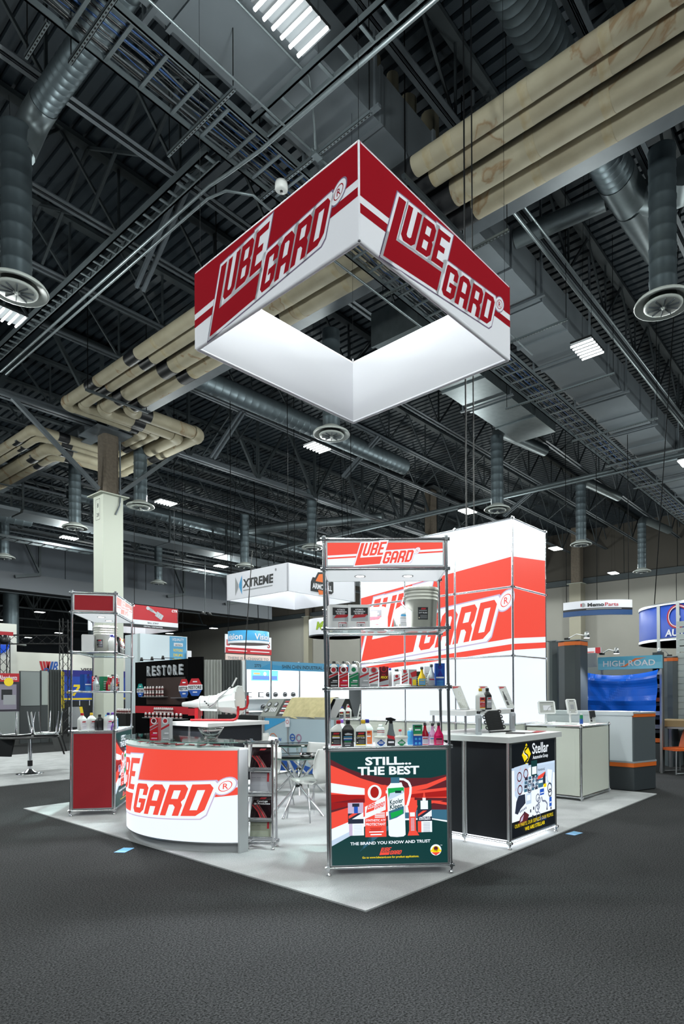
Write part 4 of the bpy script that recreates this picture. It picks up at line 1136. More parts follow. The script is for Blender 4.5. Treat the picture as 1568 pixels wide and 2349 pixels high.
# ================================================================== curved lit reception counter
CR = 1.45; CCX, CCY = 1.43, 3.02
A0 = radians(44.7)
def arc_pts(r, a0=-A0, a1=A0, n=28):
    return [(CCX - r * cos(a0 + (a1 - a0) * i / n), CCY - r * sin(-(a0 + (a1 - a0) * i / n))) for i in range(n + 1)]
t = thing('curved_counter', 'curved reception counter with a glowing red and white logo front and glass top', 'counter', (0, 0, .012))
def slab(r, z0, z1, xb, ext=0.0):
    p = arc_pts(r); y0 = p[0][1] - ext; y1 = p[-1][1] + ext
    return MB().prism([(xb, y1)] + ([(p[-1][0], y1)] if ext else []) + p[::-1] + ([(p[0][0], y0)] if ext else []) + [(xb, y0)], z0, z1)
slab(CR - .05, 0, .1, .47).build('plinth', mat('plinth_grey', rgb(176, 178, 182), .5), t)
slab(CR - .012, .1, .985, .48).build('body', WHITE, t)
slab(CR + .006, .98, 1.0, .5, .01).build('top_board', WHITE, t); slab(CR + .004, .088, .1, .42).build('bottom_edge', SILVER, t)
for y in (CCY - CR * sin(A0), CCY + CR * sin(A0)):
    s_ = -1 if y < CCY else 1
    MB().box(.385, min(y, y + s_ * .02), 0, .49, max(y, y + s_ * .02), .985).build('side_panel', P('light_aluminium', 176, 179, 182, .4), t)
L_ = 2 * CR * A0
g = G2(.0012); z0, z1 = .1, .98
g.rect(0, 0, L_, z1 - z0, E_WHITE, 0)
g.poly([(0, .375), (L_, .597), (L_, .88), (0, .88)], E_RED, 1); g.poly([(0, .235), (L_, .457), (L_, .53), (0, .305)], E_RED, 1)
logo(g, -.065, .165, .00334, .00266, .045, E_RED, E_WHITE, E_LILAC, L=2)
def bend(u, v, n):
    a = A0 - u / CR
    r = CR + n + .001
    return Vector((CCX - r * cos(a), CCY + r * sin(a), z0 + v))
g.build('front_print', t, (0, 0, 0), (1, 0, 0), (0, 0, 1), fn=bend, cuts=[L_ * i / 48 for i in range(1, 48)], clip=(0, 0, L_, .88))
p = arc_pts(CR + .02)
MB().prism([(.58, p[-1][1])] + p[::-1] + [(.58, p[0][1])], 1.05, 1.06).build('glass_top', GLASS, t)
mb = MB(); mb.path([(x, y, 1.055) for x, y in p], .0052, 6); mb.build('glass_edge', GLASS_EDGE, t)
so = MB().box(-.016, -.016, 0, .016, .016, .08).mesh('standoff', ACRYLIC)
for a in (-.68, -.48, -.25, 0, .25, .48, .68): link('standoff', so, t, (CCX - (CR - .09) * cos(a), CCY + (CR - .09) * sin(a), 1.0), (0, 0, -a))
for y in (2.2, 2.7, 3.3, 3.8): link('standoff', so, t, (.46, y, 1.0))
# papers and pens lying under the glass
rnd = random.Random(4)
for i in range(14):
    a = -.62 + i * .085
    r = CR - .16 - rnd.uniform(0, .16); x, y = CCX - r * cos(a), CCY + r * sin(a)
    mb = MB(); mb.box(-.06, -.04, 0, .06, .04, .004); mb.m = 1; mb.box(-.05, -.03, .004, .01, .03, .0045)
    o = mb.build('leaflet', [P_WHITE, P_RED if i % 2 else P_BLACK], None, (x, y, 1.014 + .0052 * (i % 3)), (0, 0, rnd.uniform(0, 3)))
    tag(o, 'small printed leaflet under the curved counter glass, %s from its right end' % _ordn[i], 'leaflet', 'leaflets under the counter glass')
for i in range(9):
    a = -.6 + i * .1; r = CR - .12; x, y = CCX - r * cos(a), CCY + r * sin(a)
    mb = MB(); mb.tube((-.065, 0, 0), (.05, 0, 0), .005, 8); mb.m = 1; mb.tube((.05, 0, 0), (.07, 0, 0), .004, 8, .0015)
    o = mb.build('pen', [P_RED, P_BLACK], None, (x, y, 1.036), (0, 0, rnd.uniform(0, 3)))
    tag(o, 'red pen under the curved counter glass, %s from its right end' % _ordn[i], 'pen', 'pens under the counter glass')
o = MB().lathe([(.0, .006), (.045, 0), (.06, .004), (.07, .03), (.095, .07), (.122, .115), (.128, .118), (.122, .121), (.112, .112), (.085, .07), (.06, .035), (.0, .02)], 24).build('glass_bowl', CRYSTAL, None, (.40, 2.46, 1.073))
tag(o, 'cut glass candy bowl standing on the curved counter', 'bowl')

# ================================================================== products: bottles, cartons, tubs
def rr(w, d, r, z, n=3):
    """rounded rectangle ring"""
    q = []
    for cx, cy, a0 in ((w / 2 - r, d / 2 - r, 0), (-w / 2 + r, d / 2 - r, pi / 2), (-w / 2 + r, -d / 2 + r, pi), (w / 2 - r, -d / 2 + r, 3 * pi / 2)):
        for i in range(n + 1):
            a = a0 + pi / 2 * i / n
            q.append((cx + r * cos(a), cy + r * sin(a), z))
    return q
TR_RED = mat('red_liquid', rgb(190, 26, 44), .15, trans=.35); TR_MAG = mat('magenta_liquid', rgb(222, 20, 96), .15, trans=.25); TR_LIL = mat('lilac_liquid', rgb(226, 170, 214), .15, trans=.35)
TR_CLEAR = mat('frosted_clear_bottle', rgb(206, 212, 216), .2, trans=.3); TR_YEL = mat('yellow_liquid', rgb(214, 176, 30), .18, trans=.2); TR_GREY = mat('smoke_grey_bottle', rgb(110, 118, 122), .2, trans=.3)
CAP_RED = P('cap_red', 190, 26, 40, .35); CAP_YEL = P('cap_yellow', 216, 176, 40, .35); CAP_PUR = P('cap_purple', 130, 80, 180, .35); CAP_BLUE = P('cap_blue', 40, 40, 130, .35); CAP_BLACK = BLACK
CART_BLUE = P('carton_blue', 20, 74, 160, .4); CART_GREEN = P('carton_green', 16, 120, 76, .4); CART_RED = P('carton_red', 186, 24, 34, .4); CART_BLACK = P('carton_black', 28, 24, 26, .4); CART_SILVER = P('carton_silver', 168, 170, 174, .3); CART_DGREEN = P('carton_dark_green', 26, 50, 44, .4); CART_WHITE = P('carton_white', 224, 224, 226, .45); CART_MAROON = P('carton_maroon', 90, 16, 22, .4)

def label_print(t, w, h, z, y, base, title=None, accent=P_RED, foot=None, tc=P_WHITE):
    g = G2(.0004); g.rect(-w / 2, 0, w / 2, h, base, 0)
    g.poly([(-w * .3, h * .80), (w * .28, h * .80), (w * .36, h * .93), (-w * .22, h * .93)], accent, 1)
    if title: g.text(0, h * .5, title, h * .16, tc, 1, .02, align='C', width=w * .84)
    else: g.rect(-w * .38, h * .52, w * .38, h * .62, tc, 1)
    g.rect(-w * .36, h * .66, w * .36, h * .7, P_YELLOW if foot else P_GREY, 1)
    for i in range(3): g.rect(-w * .25, h * (.14 + .1 * i), w * .38, h * (.17 + .1 * i), P_GREY, 1)
    g.circ(-w * .36, h * .2, w * .07, P_CREAM, 1, 8)
    if foot: g.rect(-w / 2, 0, w / 2, h * .06, foot, 1)
    return g.build('label', t, (0, -y - .0008, z), (1, 0, 0), (0, 0, 1))
def quart(label, body, cap, base=P_BLACK, title=None, accent=P_RED, foot=None, w=.104, d=.066, h=.232, off=-.0, group=None, tc=P_WHITE):
    t = thing('oil_bottle', label, 'bottle', group=group)
    k = .014
    rings = [rr(w - .008, d - .008, k, 0), rr(w, d, k, .006), rr(w, d, k, h * .62), rr(w * .94, d * .94, k, h * .67), rr(w * .62, d * .75, k, h * .78), rr(.036, .036, .0175, h * .84), rr(.034, .034, .0165, h * .87)]
    for q, ring in enumerate(rings):
        if q >= 4: rings[q] = [(x + off * (1 if q > 4 else .6), y, z) for x, y, z in ring]
    MB().loft(rings, True).build('bottle_body', body, t)
    MB().lathe([(.019, h * .87), (.0195, h * .88), (.0185, h - .004), (.017, h), (.0, h)], 14, (off, 0, 0)).build('cap', cap, t)
    if base: label_print(t, w * .8, h * .5, h * .08, d / 2, base, title, accent, foot, tc)
    return t
def slim(label, body, cap, r=.036, h=.2, base=P_WHITE, accent=P_RED, group=None, flat=.75):
    t = thing('additive_bottle', label, 'bottle', group=group)
    MB().lathe([(r * .92, 0), (r, .004), (r, h * .42), (r * .92, h * .5), (r * .42, h * .68), (.011, h * .82), (.0105, h * .9)], 16, sy=flat).build('bottle_body', body, t)
    MB().lathe([(.0135, h * .88), (.0135, h * .995), (.012, h), (0, h)], 12).build('cap', cap, t)
    g = G2(.0004); g.rect(-r * .8, .016, r * .8, h * .4, base, 0); g.rect(-r * .6, h * .3, r * .6, h * .35, accent, 1)
    for i in range(3): g.rect(-r * .6, .026 + i * .012, r * .6, .031 + i * .012, P_GREY, 1)
    g.build('label', t, (0, -r * flat - .001, 0), (1, 0, 0), (0, 0, 1))
    return t
def carton(label, m, w=.078, d=.07, h=.17, top=None, art='oil', bottle=False, group=None, cat='carton', accent=P_RED):
    t = thing('product_carton', label, cat, group=group)
    MB().box(-w / 2, -d / 2, 0, w / 2, d / 2, h).build('box_body', m, t)
    g = G2(.0004)
    if art == 'oil':
        if top: g.rect(-w / 2 + .001, h * .66, w / 2 - .001, h, top, 0)
        g.circ(0, h * .86, w * .36, P_WHITE, 1, 18); g.circ(0, h * .87, w * .25, accent if m != CART_RED else CART_MAROON, 2, 14)
        g.poly([(-w / 2, h * .42), (w / 2, h * .62), (w / 2, h * .80), (-w / 2, h * .60)], P_SILVER, 3); g.poly([(-w / 2, h * .45), (w / 2, h * .65), (w / 2, h * .75), (-w / 2, h * .55)], accent, 4)
        for i, (a, b) in enumerate(((.30, .35), (.22, .27), (.08, .11), (.03, .06))): g.rect(-w * .3 if i else -.1 * w, h * a, w * .4, h * b, P_WHITE if i % 2 == 0 else P_PINK if m == CART_RED else P_GREY, 1)
    elif art == 'stripes':
        g.circ(0, h * .86, w * .36, P_GREY, 1, 18); g.circ(0, h * .87, w * .26, P_RED, 2, 14)
        for i in range(3): g.poly([(-w / 2, h * (.18 + .17 * i)), (w / 2, h * (.36 + .17 * i)), (w / 2, h * (.44 + .17 * i)), (-w / 2, h * (.26 + .17 * i))], P_RED, 1)
        g.rect(-w * .4, h * .05, w * .4, h * .15, P_GREY, 1)
    elif art == 'fixx':
        g.ring(0, h * .88, w * .34, w * .1, P_RED, 1, 18); g.text(0, h * .56, 'FIX', h * .13, P_RED, 2, .03, align='C'); g.text(w * .05, h * .42, 'FIXX', h * .16, P_YELLOW, 2, .04, .2, align='C', width=w * .8)
        g.poly([(-w / 2, 0), (w / 2, 0), (w / 2, h * .36), (-w / 2, h * .24)], P_SILVER, 1); g.poly([(-w / 2, .0), (w / 2, h * .06), (w / 2, h * .12), (-w / 2, h * .06)], P_RED, 2)
    elif art == 'blue':
        g.circ(0, h * .84, w * .22, CAP_BLUE, 1, 14); g.rect(-w * .1, h * .9, w * .1, h, P_BLACK, 1); g.poly([(-w * .3, h * .46), (w * .3, h * .46), (0, h * .74)], CAP_BLUE, 1); g.rect(-w * .42, h * .36, w * .42, h * .42, P_WHITE, 1); g.rect(-w * .42, 0, w * .42, h * .3, P_BLUE, 1)
        for i in range(3): g.rect(-w * .35, h * (.06 + .08 * i), w * .35, h * (.09 + .08 * i), P_LBLUE, 2)
    elif art == 'kit':
        g.rect(-w / 2, h * .56, w / 2, h, P_GREEN, 1); g.rect(-w * .35, h * .88, w * .35, h * .95, P_BLACK, 2); g.rect(-w * .3, h * .74, w * .3, h * .8, P_WHITE, 2); g.rect(-w * .45, h * .50, w * .45, h * .58, P_CREAM, 2)
        for i in range(4): g.circ(-w * .2 + (i % 2) * w * .4, h * (.36 - .2 * (i // 2)), w * .14, P_LBLUE, 2, 10)
    elif art == 'card':
        g.poly([(-w * .1, h * .55), (w / 2, h * .62), (w / 2, h * .95), (-w * .3, h * .8)], P_RED, 1); g.rect(-w * .4, h * .05, -w * .1, h * .5, P_RED, 1); g.rect(0, h * .1, w * .45, h * .42, P_YELLOW, 2)
    else:
        for i in range(5): g.rect(-w * .35, h * (.15 + .12 * i), w * .3, h * (.19 + .12 * i), accent, 1)
    g.build('front_print', t, (0, -d / 2 - .0008, 0), (1, 0, 0), (0, 0, 1))
    if bottle:
        MB().lathe([(.03, h), (.03, h + .012), (.016, h + .024), (.016, h + .036)], 14).build('bottle_neck', WHITE_PLASTIC, t)
        MB().lathe([(.017, h + .03), (.017, h + .05), (.0, h + .05)], 12).build('cap', BLACK, t)
        MB().path([(.012, 0, h + .042), (.035, 0, h + .044), (.05, 0, h + .03), (.052, 0, h - .01)], .005, 6).build('hose', WHITE_PLASTIC, t)
    return t
def tub(label, m2):
    t = thing('grease_tub', label, 'tub')
    MB().lathe([(.045, 0), (.047, .003), (.055, .072), (.055, .078), (.0, .078)], 20).build('tub_body', WHITE_PLASTIC, t)
    MB().lathe([(.056, .074), (.058, .076), (.058, .088), (.054, .092), (.0, .092)], 20).build('lid', CREAM_PLASTIC, t)
    g = G2(.0005); g.poly([(0, .005), (.036, .037), (0, .07), (-.036, .037)], m2, 0); g.rect(-.02, .034, .02, .042, P_WHITE, 1); g.rect(-.014, .048, .014, .052, P_WHITE, 1)
    g.build('label', t, (0, -.056, 0), (1, 0, 0), (0, 0, 1), fn=lambda u, v, n: Vector((u, -sqrt(max((.0475 + .11 * v) ** 2 - u * u, 1e-6)) - .0012 - n, v)), cuts=[i * .006 for i in range(-5, 6)])
    return t
def round_can(label, r, h, m, cap, ring=None, name='aerosol_can', cat='can', top=None):
    t = thing(name, label, cat)
    MB().lathe([(r * .95, 0), (r, .004), (r, h * .8), (r * .9, h * .84), (r * .55, h * .88)], 16).build('can_body', m, t)
    MB().lathe([(r * .58, h * .86), (r * .58, h * .98), (r * .5, h), (0, h)], 14).build('cap', cap, t)
    if ring:
        mb = MB()
        for a, b in ((.70, .73), (.62, .65)): mb.lathe([(r + .0006, h * a), (r + .0006, h * b)], 16)
        mb.build('stripes', ring, t)
    return t
def bucket(label):
    t = thing('plastic_bucket', label, 'bucket')
    r0, r1, h = .128, .147, .36
    f = lambda z: r0 + (r1 - r0) * z / h
    pr = [(r0 - .01, 0), (r0, .006)]
    for z in (.245, .275, .305): pr += [(f(z), z), (f(z) + .007, z + .004), (f(z) + .007, z + .008), (f(z), z + .012)]
    pr += [(f(.335), .335)]
    MB().lathe(pr, 32).build('bucket_body', CREAM_PLASTIC, t)
    MB().lathe([(r1 + .004, .33), (r1 + .006, .332), (r1 + .006, .352), (r1 + .001, .36), (r1 - .015, .36), (r1 - .02, .354), (0, .354)], 32).build('lid', CREAM_PLASTIC, t)
    MB().path([(-r1 - .012, 0, .27), (-r1 - .03, -.06, .22), (-r1 * .9, -.115, .17), (-r1 * .6, -.15, .135), (0, -.17, .12)][:4], .003, 6).build('bail', SILVER, t)
    MB().box(-r1 - .016, -.014, .255, -r1 + .006, .014, .285).build('ear', CREAM_PLASTIC, t)
    g = G2(.0006); g.rect(-.045, 0, .045, .105, P_BLACK, 0); g.poly([(-.02, .085), (.02, .085), (.028, .098), (-.012, .098)], P_RED, 1); g.rect(-.035, .074, .035, .08, P_GREY, 1); g.text(0, .052, 'CVT FLUID', .016, P_WHITE, 1, .02, align='C', width=.074)
    for i in range(3): g.rect(-.025, .012 + i * .011, .038, .016 + i * .011, P_GREY, 1)
    g.circ(-.034, .016, .006, P_CREAM, 1, 8)
    g.build('label', t, (0, 0, 0), (1, 0, 0), (0, 0, 1), fn=lambda u, v, n: Vector((sin(u / .14) * (f(v + .075) + .0012 + n), -cos(u / .14) * (f(v + .075) + .0012 + n), v + .075)), cuts=[i * .009 for i in range(-4, 5)])
    return t
def jug(label, cap, base=P_WHITE, h=.29):
    t = quart(label, WHITE_PLASTIC, cap, base, None, P_LBLUE, None, .14, .11, h)
    t.name = 'jug'; t['category'] = 'jug'
    MB().path([(.05, 0, h * .62), (.075, 0, h * .66), (.07, 0, h * .8), (.03, 0, h * .83)], .011, 8).build('grip', WHITE_PLASTIC, t)
    return t
def filter_box(label):
    t = thing('filter_box', label, 'box', group=None)
    w, d, h = .185, .12, .20
    MB().box(-w / 2, -d / 2, 0, w / 2, d / 2, h).build('box_body', CART_WHITE, t)
    g = G2(.0005); g.rect(-.07, .06, .075, .175, P_SILVER, 0); g.rect(-.07, .11, .075, .175, P_BLACK, 1); g.poly([(-.06, .085), (.05, .095), (.072, .12), (-.04, .112)], P_RED, 2)
    for i, s in enumerate(('AUTOMATIC', 'TRANSMISSION', 'FILTER KIT.')): g.text(.002, .152 - i * .017, s, .0165, P_WHITE, 2, .03, align='C', width=(.07, .098, .075)[i])
    g.rect(-.02, .008, .05, .05, P_RED, 1); g.rect(-.018, .01, .048, .043, P_WHITE, 2); g.text(-.015, .044, 'FILTER', .006, P_WHITE, 2)
    for i in range(4): g.rect(-.014 + .032 * (i % 2), .014 + .013 * (i // 2), .008 + .032 * (i % 2), .021 + .013 * (i // 2), P_GREY, 3)
    g.rect(.012, .014, .019, .036, P_BLACK, 3)
    g.build('front_print', t, (0, -d / 2 - .0008, 0), (1, 0, 0), (0, 0, 1))
    return t
def spray(label):
    t = thing('spray_bottle', label, 'spray bottle')
    MB().lathe([(.034, 0), (.037, .004), (.037, .09), (.03, .12), (.022, .15), (.019, .19), (.013, .2)], 16, sy=.7).build('bottle_body', TR_GREY, t)
    MB().tube((0, 0, .198), (0, 0, .222), .016, 12).build('collar', BLACK, t)
    mb = MB(); mb.loft([[(-.045, -.009, .228), (-.045, .009, .228), (-.045, .009, .246), (-.045, -.009, .246)], [(.0, -.014, .216), (.0, .014, .216), (.0, .014, .25), (.0, -.014, .25)], [(.04, -.01, .222), (.04, .01, .222), (.045, .01, .232), (.045, -.01, .232)]]); mb.build('spray_head', BLACK, t)
    MB().path([(-.025, 0, .225), (-.035, 0, .205), (-.045, 0, .185)], .005, 6).build('trigger', BLACK, t)
    g = G2(.0005); g.rect(-.034, .008, .034, .06, P_BLACK, 0); g.poly([(-.034, .075), (.036, .055), (.036, .085), (-.034, .1)], P_RED, 1); g.rect(-.025, .03, .025, .045, P_WHITE, 1)
    g.build('label', t, (0, -.0268, 0), (1, 0, 0), (0, 0, 1)); return t

# ---- stocking the two towers.  x, y: metres from the tower's front left post
def tower_matrix(loc, rz): return Matrix.Translation(Vector(loc)) @ Matrix.Rotation(rz, 4, 'Z')
MA_ = tower_matrix((.422, .802, .012), -.8204); MB_ = tower_matrix((.562, 4.836, .012), .906)
def put(t, M, rz, x, y, z, turn=0.0):
    lean = {-.8204: (-.010 * z, 0), .906: (0, -.0088 * z)}[rz]
    t.location = M @ Vector((x + lean[0], y + lean[1], z)); t.rotation_euler = (0, 0, rz + turn)
    return t
a = lambda t, x, y, z, turn=0.0: put(t, MA_, -.8204, x, y, z, turn)
S3, S2, S1 = 2.073, 1.573, 1.061
f0 = filter_box('white filter kit box at the left end of the upper shelf of the nearest tower'); f0['group'] = 'white filter kit boxes'
a(f0, .115, .13, S3, .25)
a(dup(f0, (0, 0, 0), 0, 'middle white filter kit box on the upper shelf of the nearest tower', 'white filter kit boxes'), .285, .12, S3, .0)
a(dup(f0, (0, 0, 0), 0, 'white filter kit box standing third, turned, behind the middle one', 'white filter kit boxes'), .43, .27, S3, -.35)
a(jug('white jug with a red cap behind the bucket on the nearest tower', CAP_RED, P_WHITE, .26), .67, .30, S3, .2)
a(bucket('big white lidded bucket with a black fluid label on the nearest tower'), .83, .2, S3, .0)
sh2 = [(carton('black oil carton with clipped bottle, first on the middle shelf of the nearest tower', CART_BLACK, top=CART_BLACK, bottle=True), .062, .1),
       (carton('red oil carton with clipped bottle, second on the middle shelf of the nearest tower', CART_RED, top=CART_RED, bottle=True), .146, .09),
       (carton('green oil carton with clipped bottle on the middle shelf of the nearest tower', CART_GREEN, top=CART_WHITE, bottle=True, accent=CART_GREEN), .232, .09),
       (carton('silver and dark red oil carton right of the green one on the nearest tower', CART_SILVER, top=CART_SILVER, h=.168), .322, .1),
       (carton('white carton with red slanting stripes on the middle shelf of the nearest tower', CART_WHITE, h=.166, art='stripes'), .402, .1),
       (carton('dark maroon carton with yellow lettering on the middle shelf of the nearest tower', CART_MAROON, h=.172, art='fixx', w=.078), .488, .1),
       (round_can('slim white and blue can behind the maroon carton', .018, .165, CART_WHITE, CAP_BLUE), .545, .16),
       (carton('small carton with a clipped dropper bottle beside the maroon carton', CART_WHITE, w=.055, d=.05, h=.105, art='oil', bottle=True), .6, .12),
       (carton('white and red carton with stripes behind the white disc on the nearest tower', CART_WHITE, w=.055, d=.05, h=.155, art='stripes'), .672, .17),
       (carton('leaning red and silver card pack with a yellow patch on the nearest tower', CART_SILVER, w=.07, d=.025, h=.15, art='card'), .735, .12),
       (carton('dark green carton behind the yellow bottle on the nearest tower', CART_DGREEN, w=.055, d=.05, h=.135, art='lines', accent=P_GREY), .79, .2),
       (slim('yellow long necked bottle on the middle shelf of the nearest tower', TR_YEL, BLACK, .034, .172, P_LBLUE, P_YELLOW), .815, .1),
       (slim('clear long necked bottle between the yellow bottle and the blue carton', TR_CLEAR, BLACK, .036, .195, P_SILVER, P_RED), .9, .12),
       (carton('white carton half hidden behind the clear bottle on the nearest tower', CART_WHITE, w=.06, d=.05, h=.18, art='lines', accent=P_GREY), .885, .25),
       (carton('blue carton at the right end of the middle shelf of the nearest tower', CART_BLUE, w=.082, h=.2, art='blue'), .968, .1)]
for o, x, y in sh2: a(o, x, y, S2, .12 if 'leaning' in o['label'] else 0)
o = MB().lathe([(.0, .022), (.06, .022), (.065, .018), (.066, .004), (.062, 0), (0, 0)], 24).build('plastic_disc', WHITE_PLASTIC, None); tag(o, 'flat round white disc lying at the front of the middle shelf', 'disc'); a(o, .655, .07, S2)
sh1 = [(quart('white quart bottle with a red cap and black label on the nearest tower', WHITE_PLASTIC, CAP_RED, P_BLACK, None, P_RED, P_RED, off=.02), .075, .1), (quart('white quart bottle with a purple cap behind the red capped one', WHITE_PLASTIC, CAP_PUR, P_GREY), .115, .24),
       (quart('black quart bottle with a blue grey label on the nearest tower', BLACK, BLACK, None), .175, .1), (quart('white quart bottle with a yellow cap and fluid label on the nearest tower', WHITE_PLASTIC, CAP_YEL, P_BLACK, 'CVT FLUID', P_RED, P_YELLOW, off=.02), .285, .1),
       (quart('white quart bottle with a blue cap and orange label on the nearest tower', WHITE_PLASTIC, CAP_BLUE, P_ORANGE), .34, .23), (round_can('white round can with red rings behind the blue diamond tub', .033, .185, WHITE_PLASTIC, WHITE_PLASTIC, P_RED, 'fluid_can'), .46, .24),
       (spray('grey spray bottle with a black trigger head on the nearest tower'), .545, .16), (tub('white tub with a blue diamond label', P_BLUE), .455, .09), (tub('white tub with a green diamond label', P_GREEN), .63, .09),
       (slim('small bottle with a red cone tip behind the green diamond tub', WHITE_PLASTIC, CAP_RED, .022, .14, P_WHITE, P_LBLUE), .63, .24), (round_can('short white capped can with a blue label on the nearest tower', .028, .15, P_LBLUE, WHITE_PLASTIC, None, 'fluid_can'), .72, .22),
       (carton('green and blue kit carton on the bottom shelf of the nearest tower', CART_BLUE, w=.078, d=.05, h=.188, art='kit'), .77, .1), (slim('red bottle with a white label behind, right of the kit carton', TR_RED, BLACK, .036, .2, P_WHITE, P_RED), .845, .2),
       (jug('small white jug behind the red and lilac bottles', WHITE_PLASTIC, P_WHITE, .2), .885, .36), (slim('lilac bottle between the red and the magenta bottle', TR_LIL, BLACK, .036, .2, P_WHITE, P_LBLUE), .905, .15), (slim('bright magenta bottle at the front right of the nearest tower', TR_MAG, BLACK, .042, .205, P_PINK, P_BLACK), .95, .08)]
for o, x, y in sh1: a(o, x, y, S1)
o = sh1[2][0]; g = G2(.0004); g.poly([(-.02, .105), (.035, .105), (.04, .115), (0, .125), (-.03, .115)], P_SILVER, 0); g.rect(-.036, .088, .036, .094, P_LBLUE, 0); g.rect(-.036, .072, .036, .082, P_SILVER, 0); g.rect(-.036, .062, .036, .07, P_BLUE, 0)
for i in range(4): g.rect(-.03, .03 + i * .008, .03 - .004 * (i % 2), .034 + i * .008, P_GREEN if i > 1 else P_GREY, 0)
g.rect(-.024, .016, .02, .02, P_WHITE, 0); g.build('label', o, (0, -.0338, 0), (1, 0, 0), (0, 0, 1))
# left tower; its shelves are seen from the red side, so goods near x = 0 show first
b = lambda t, x, y, z, turn=0.0: put(t, MB_, .906, x, y, z, turn)
b(carton('large plain white carton on the upper shelf of the left tower', CART_WHITE, w=.2, d=.13, h=.22, art='none', accent=CART_WHITE), .16, .37, S3, .3)
b(carton('second plain white carton behind the first on the left tower', CART_WHITE, w=.16, d=.14, h=.23, art='none', accent=CART_WHITE), .42, .4, S3, .0)
o = bucket('white lidded bucket on the upper shelf of the left tower'); b(o, .45, .22, S3, -1.9)
for i, (x, y, cap, bd, lb) in enumerate(((.18, .08, CAP_BLUE, WHITE_PLASTIC, 'white bottle with a dark cap before the bucket on the left tower'), (.3, .08, CAP_BLUE, WHITE_PLASTIC, 'second dark capped white bottle before the bucket on the left tower'), (.5, .07, BLACK, BLACK, 'black bottle on the upper shelf of the left tower'), (.72, .1, CAP_RED, WHITE_PLASTIC, 'red capped white bottle at the right of the left tower'), (.86, .1, CAP_YEL, WHITE_PLASTIC, 'yellow capped white bottle at the right end of the left tower'))):
    b(quart(lb, bd, cap, P_WHITE if i < 2 else P_BLACK), x, y, S3)
lt = [(carton('blue carton at the left end of the middle shelf of the left tower', CART_BLUE, w=.1, d=.09, h=.21, art='blue'), .06, .36), (slim('clear bottle behind the blue carton on the left tower', TR_CLEAR, BLACK, .042, .2, P_WHITE, P_GREY), .1, .25), (carton('red box behind the clear bottle on the left tower', CART_RED, w=.06, d=.05, h=.19), .24, .32), (carton('grey carton with lines on the middle shelf of the left tower', CART_SILVER, w=.06, d=.06, h=.19, art='lines', accent=P_BLACK), .3, .25),
      (carton('green carton on the middle shelf of the left tower', CART_GREEN, w=.085, d=.07, h=.185, art='lines', accent=P_WHITE), .12, .16), (slim('clear bottle of red liquid on the middle shelf of the left tower', TR_RED, WHITE_PLASTIC, .034, .2, P_CREAM, P_YELLOW), .1, .1), (slim('white necked bottle near the front post of the left tower', TR_CLEAR, CAP_RED, .034, .185, P_WHITE, P_GREY), .07, .04),
      (carton('red and black carton right of the front post of the left tower', CART_RED, w=.085, d=.07, h=.17, art='fixx'), .22, .07), (carton('grey oil carton with clipped bottle on the left tower', CART_SILVER, w=.08, h=.17, bottle=True), .42, .12), (carton('black oil carton with clipped bottle on the left tower', CART_BLACK, w=.08, h=.17, bottle=True), .56, .12)]
for o, x, y in lt: b(o, x, y, S2, -.7)
lt = [(quart('red capped white bottle at the left of the bottom shelf of the left tower', WHITE_PLASTIC, CAP_RED, P_WHITE), .06, .4), (quart('yellow capped white bottle on the bottom shelf of the left tower', WHITE_PLASTIC, CAP_YEL, P_WHITE), .1, .3), (quart('black bottle on the bottom shelf of the left tower', BLACK, BLACK, None, h=.21), .09, .2), (slim('red bottle with a black cap behind on the left tower', TR_RED, BLACK, .038, .2), .3, .25), (round_can('white and blue can on the bottom shelf of the left tower', .036, .2, WHITE_PLASTIC, P_LBLUE, P_LBLUE, 'fluid_can'), .3, .16),
      (quart('white bottle with a blue cap on the bottom shelf of the left tower', WHITE_PLASTIC, CAP_BLUE, P_WHITE, accent=P_PINK), .1, .1), (quart('white bottle with a purple cap on the bottom shelf of the left tower', WHITE_PLASTIC, CAP_PUR, P_WHITE), .26, .08), (slim('small purple can at the front of the left tower', CAP_PUR, BLACK, .026, .12, P_WHITE, P_LBLUE), .05, .035), (slim('lilac bottle with a dark cap near the post of the left tower', TR_LIL, BLACK, .04, .2, P_WHITE, P_RED), .42, .1), (round_can('teal and white can at the right of the left tower', .034, .17, P_LBLUE, WHITE_PLASTIC, P_GREEN, 'fluid_can'), .6, .12), (tub('white tub at the front of the left tower', P_BLUE), .16, .14)]
for o, x, y in lt: b(o, x, y, S1, -.7)
# boxes on the curved counter
for i, (x, y, m, lb) in enumerate(((-.005, 2.86, CART_RED, 'red oil carton standing on the glass of the curved counter'), (.05, 2.74, CART_SILVER, 'silver oil carton beside the red one on the curved counter'))):
    o = carton(lb, m, w=.085, d=.075, h=.225, top=m); o.location = (x + .06, y + .05, 1.073); o.rotation_euler = (0, 0, -.95)

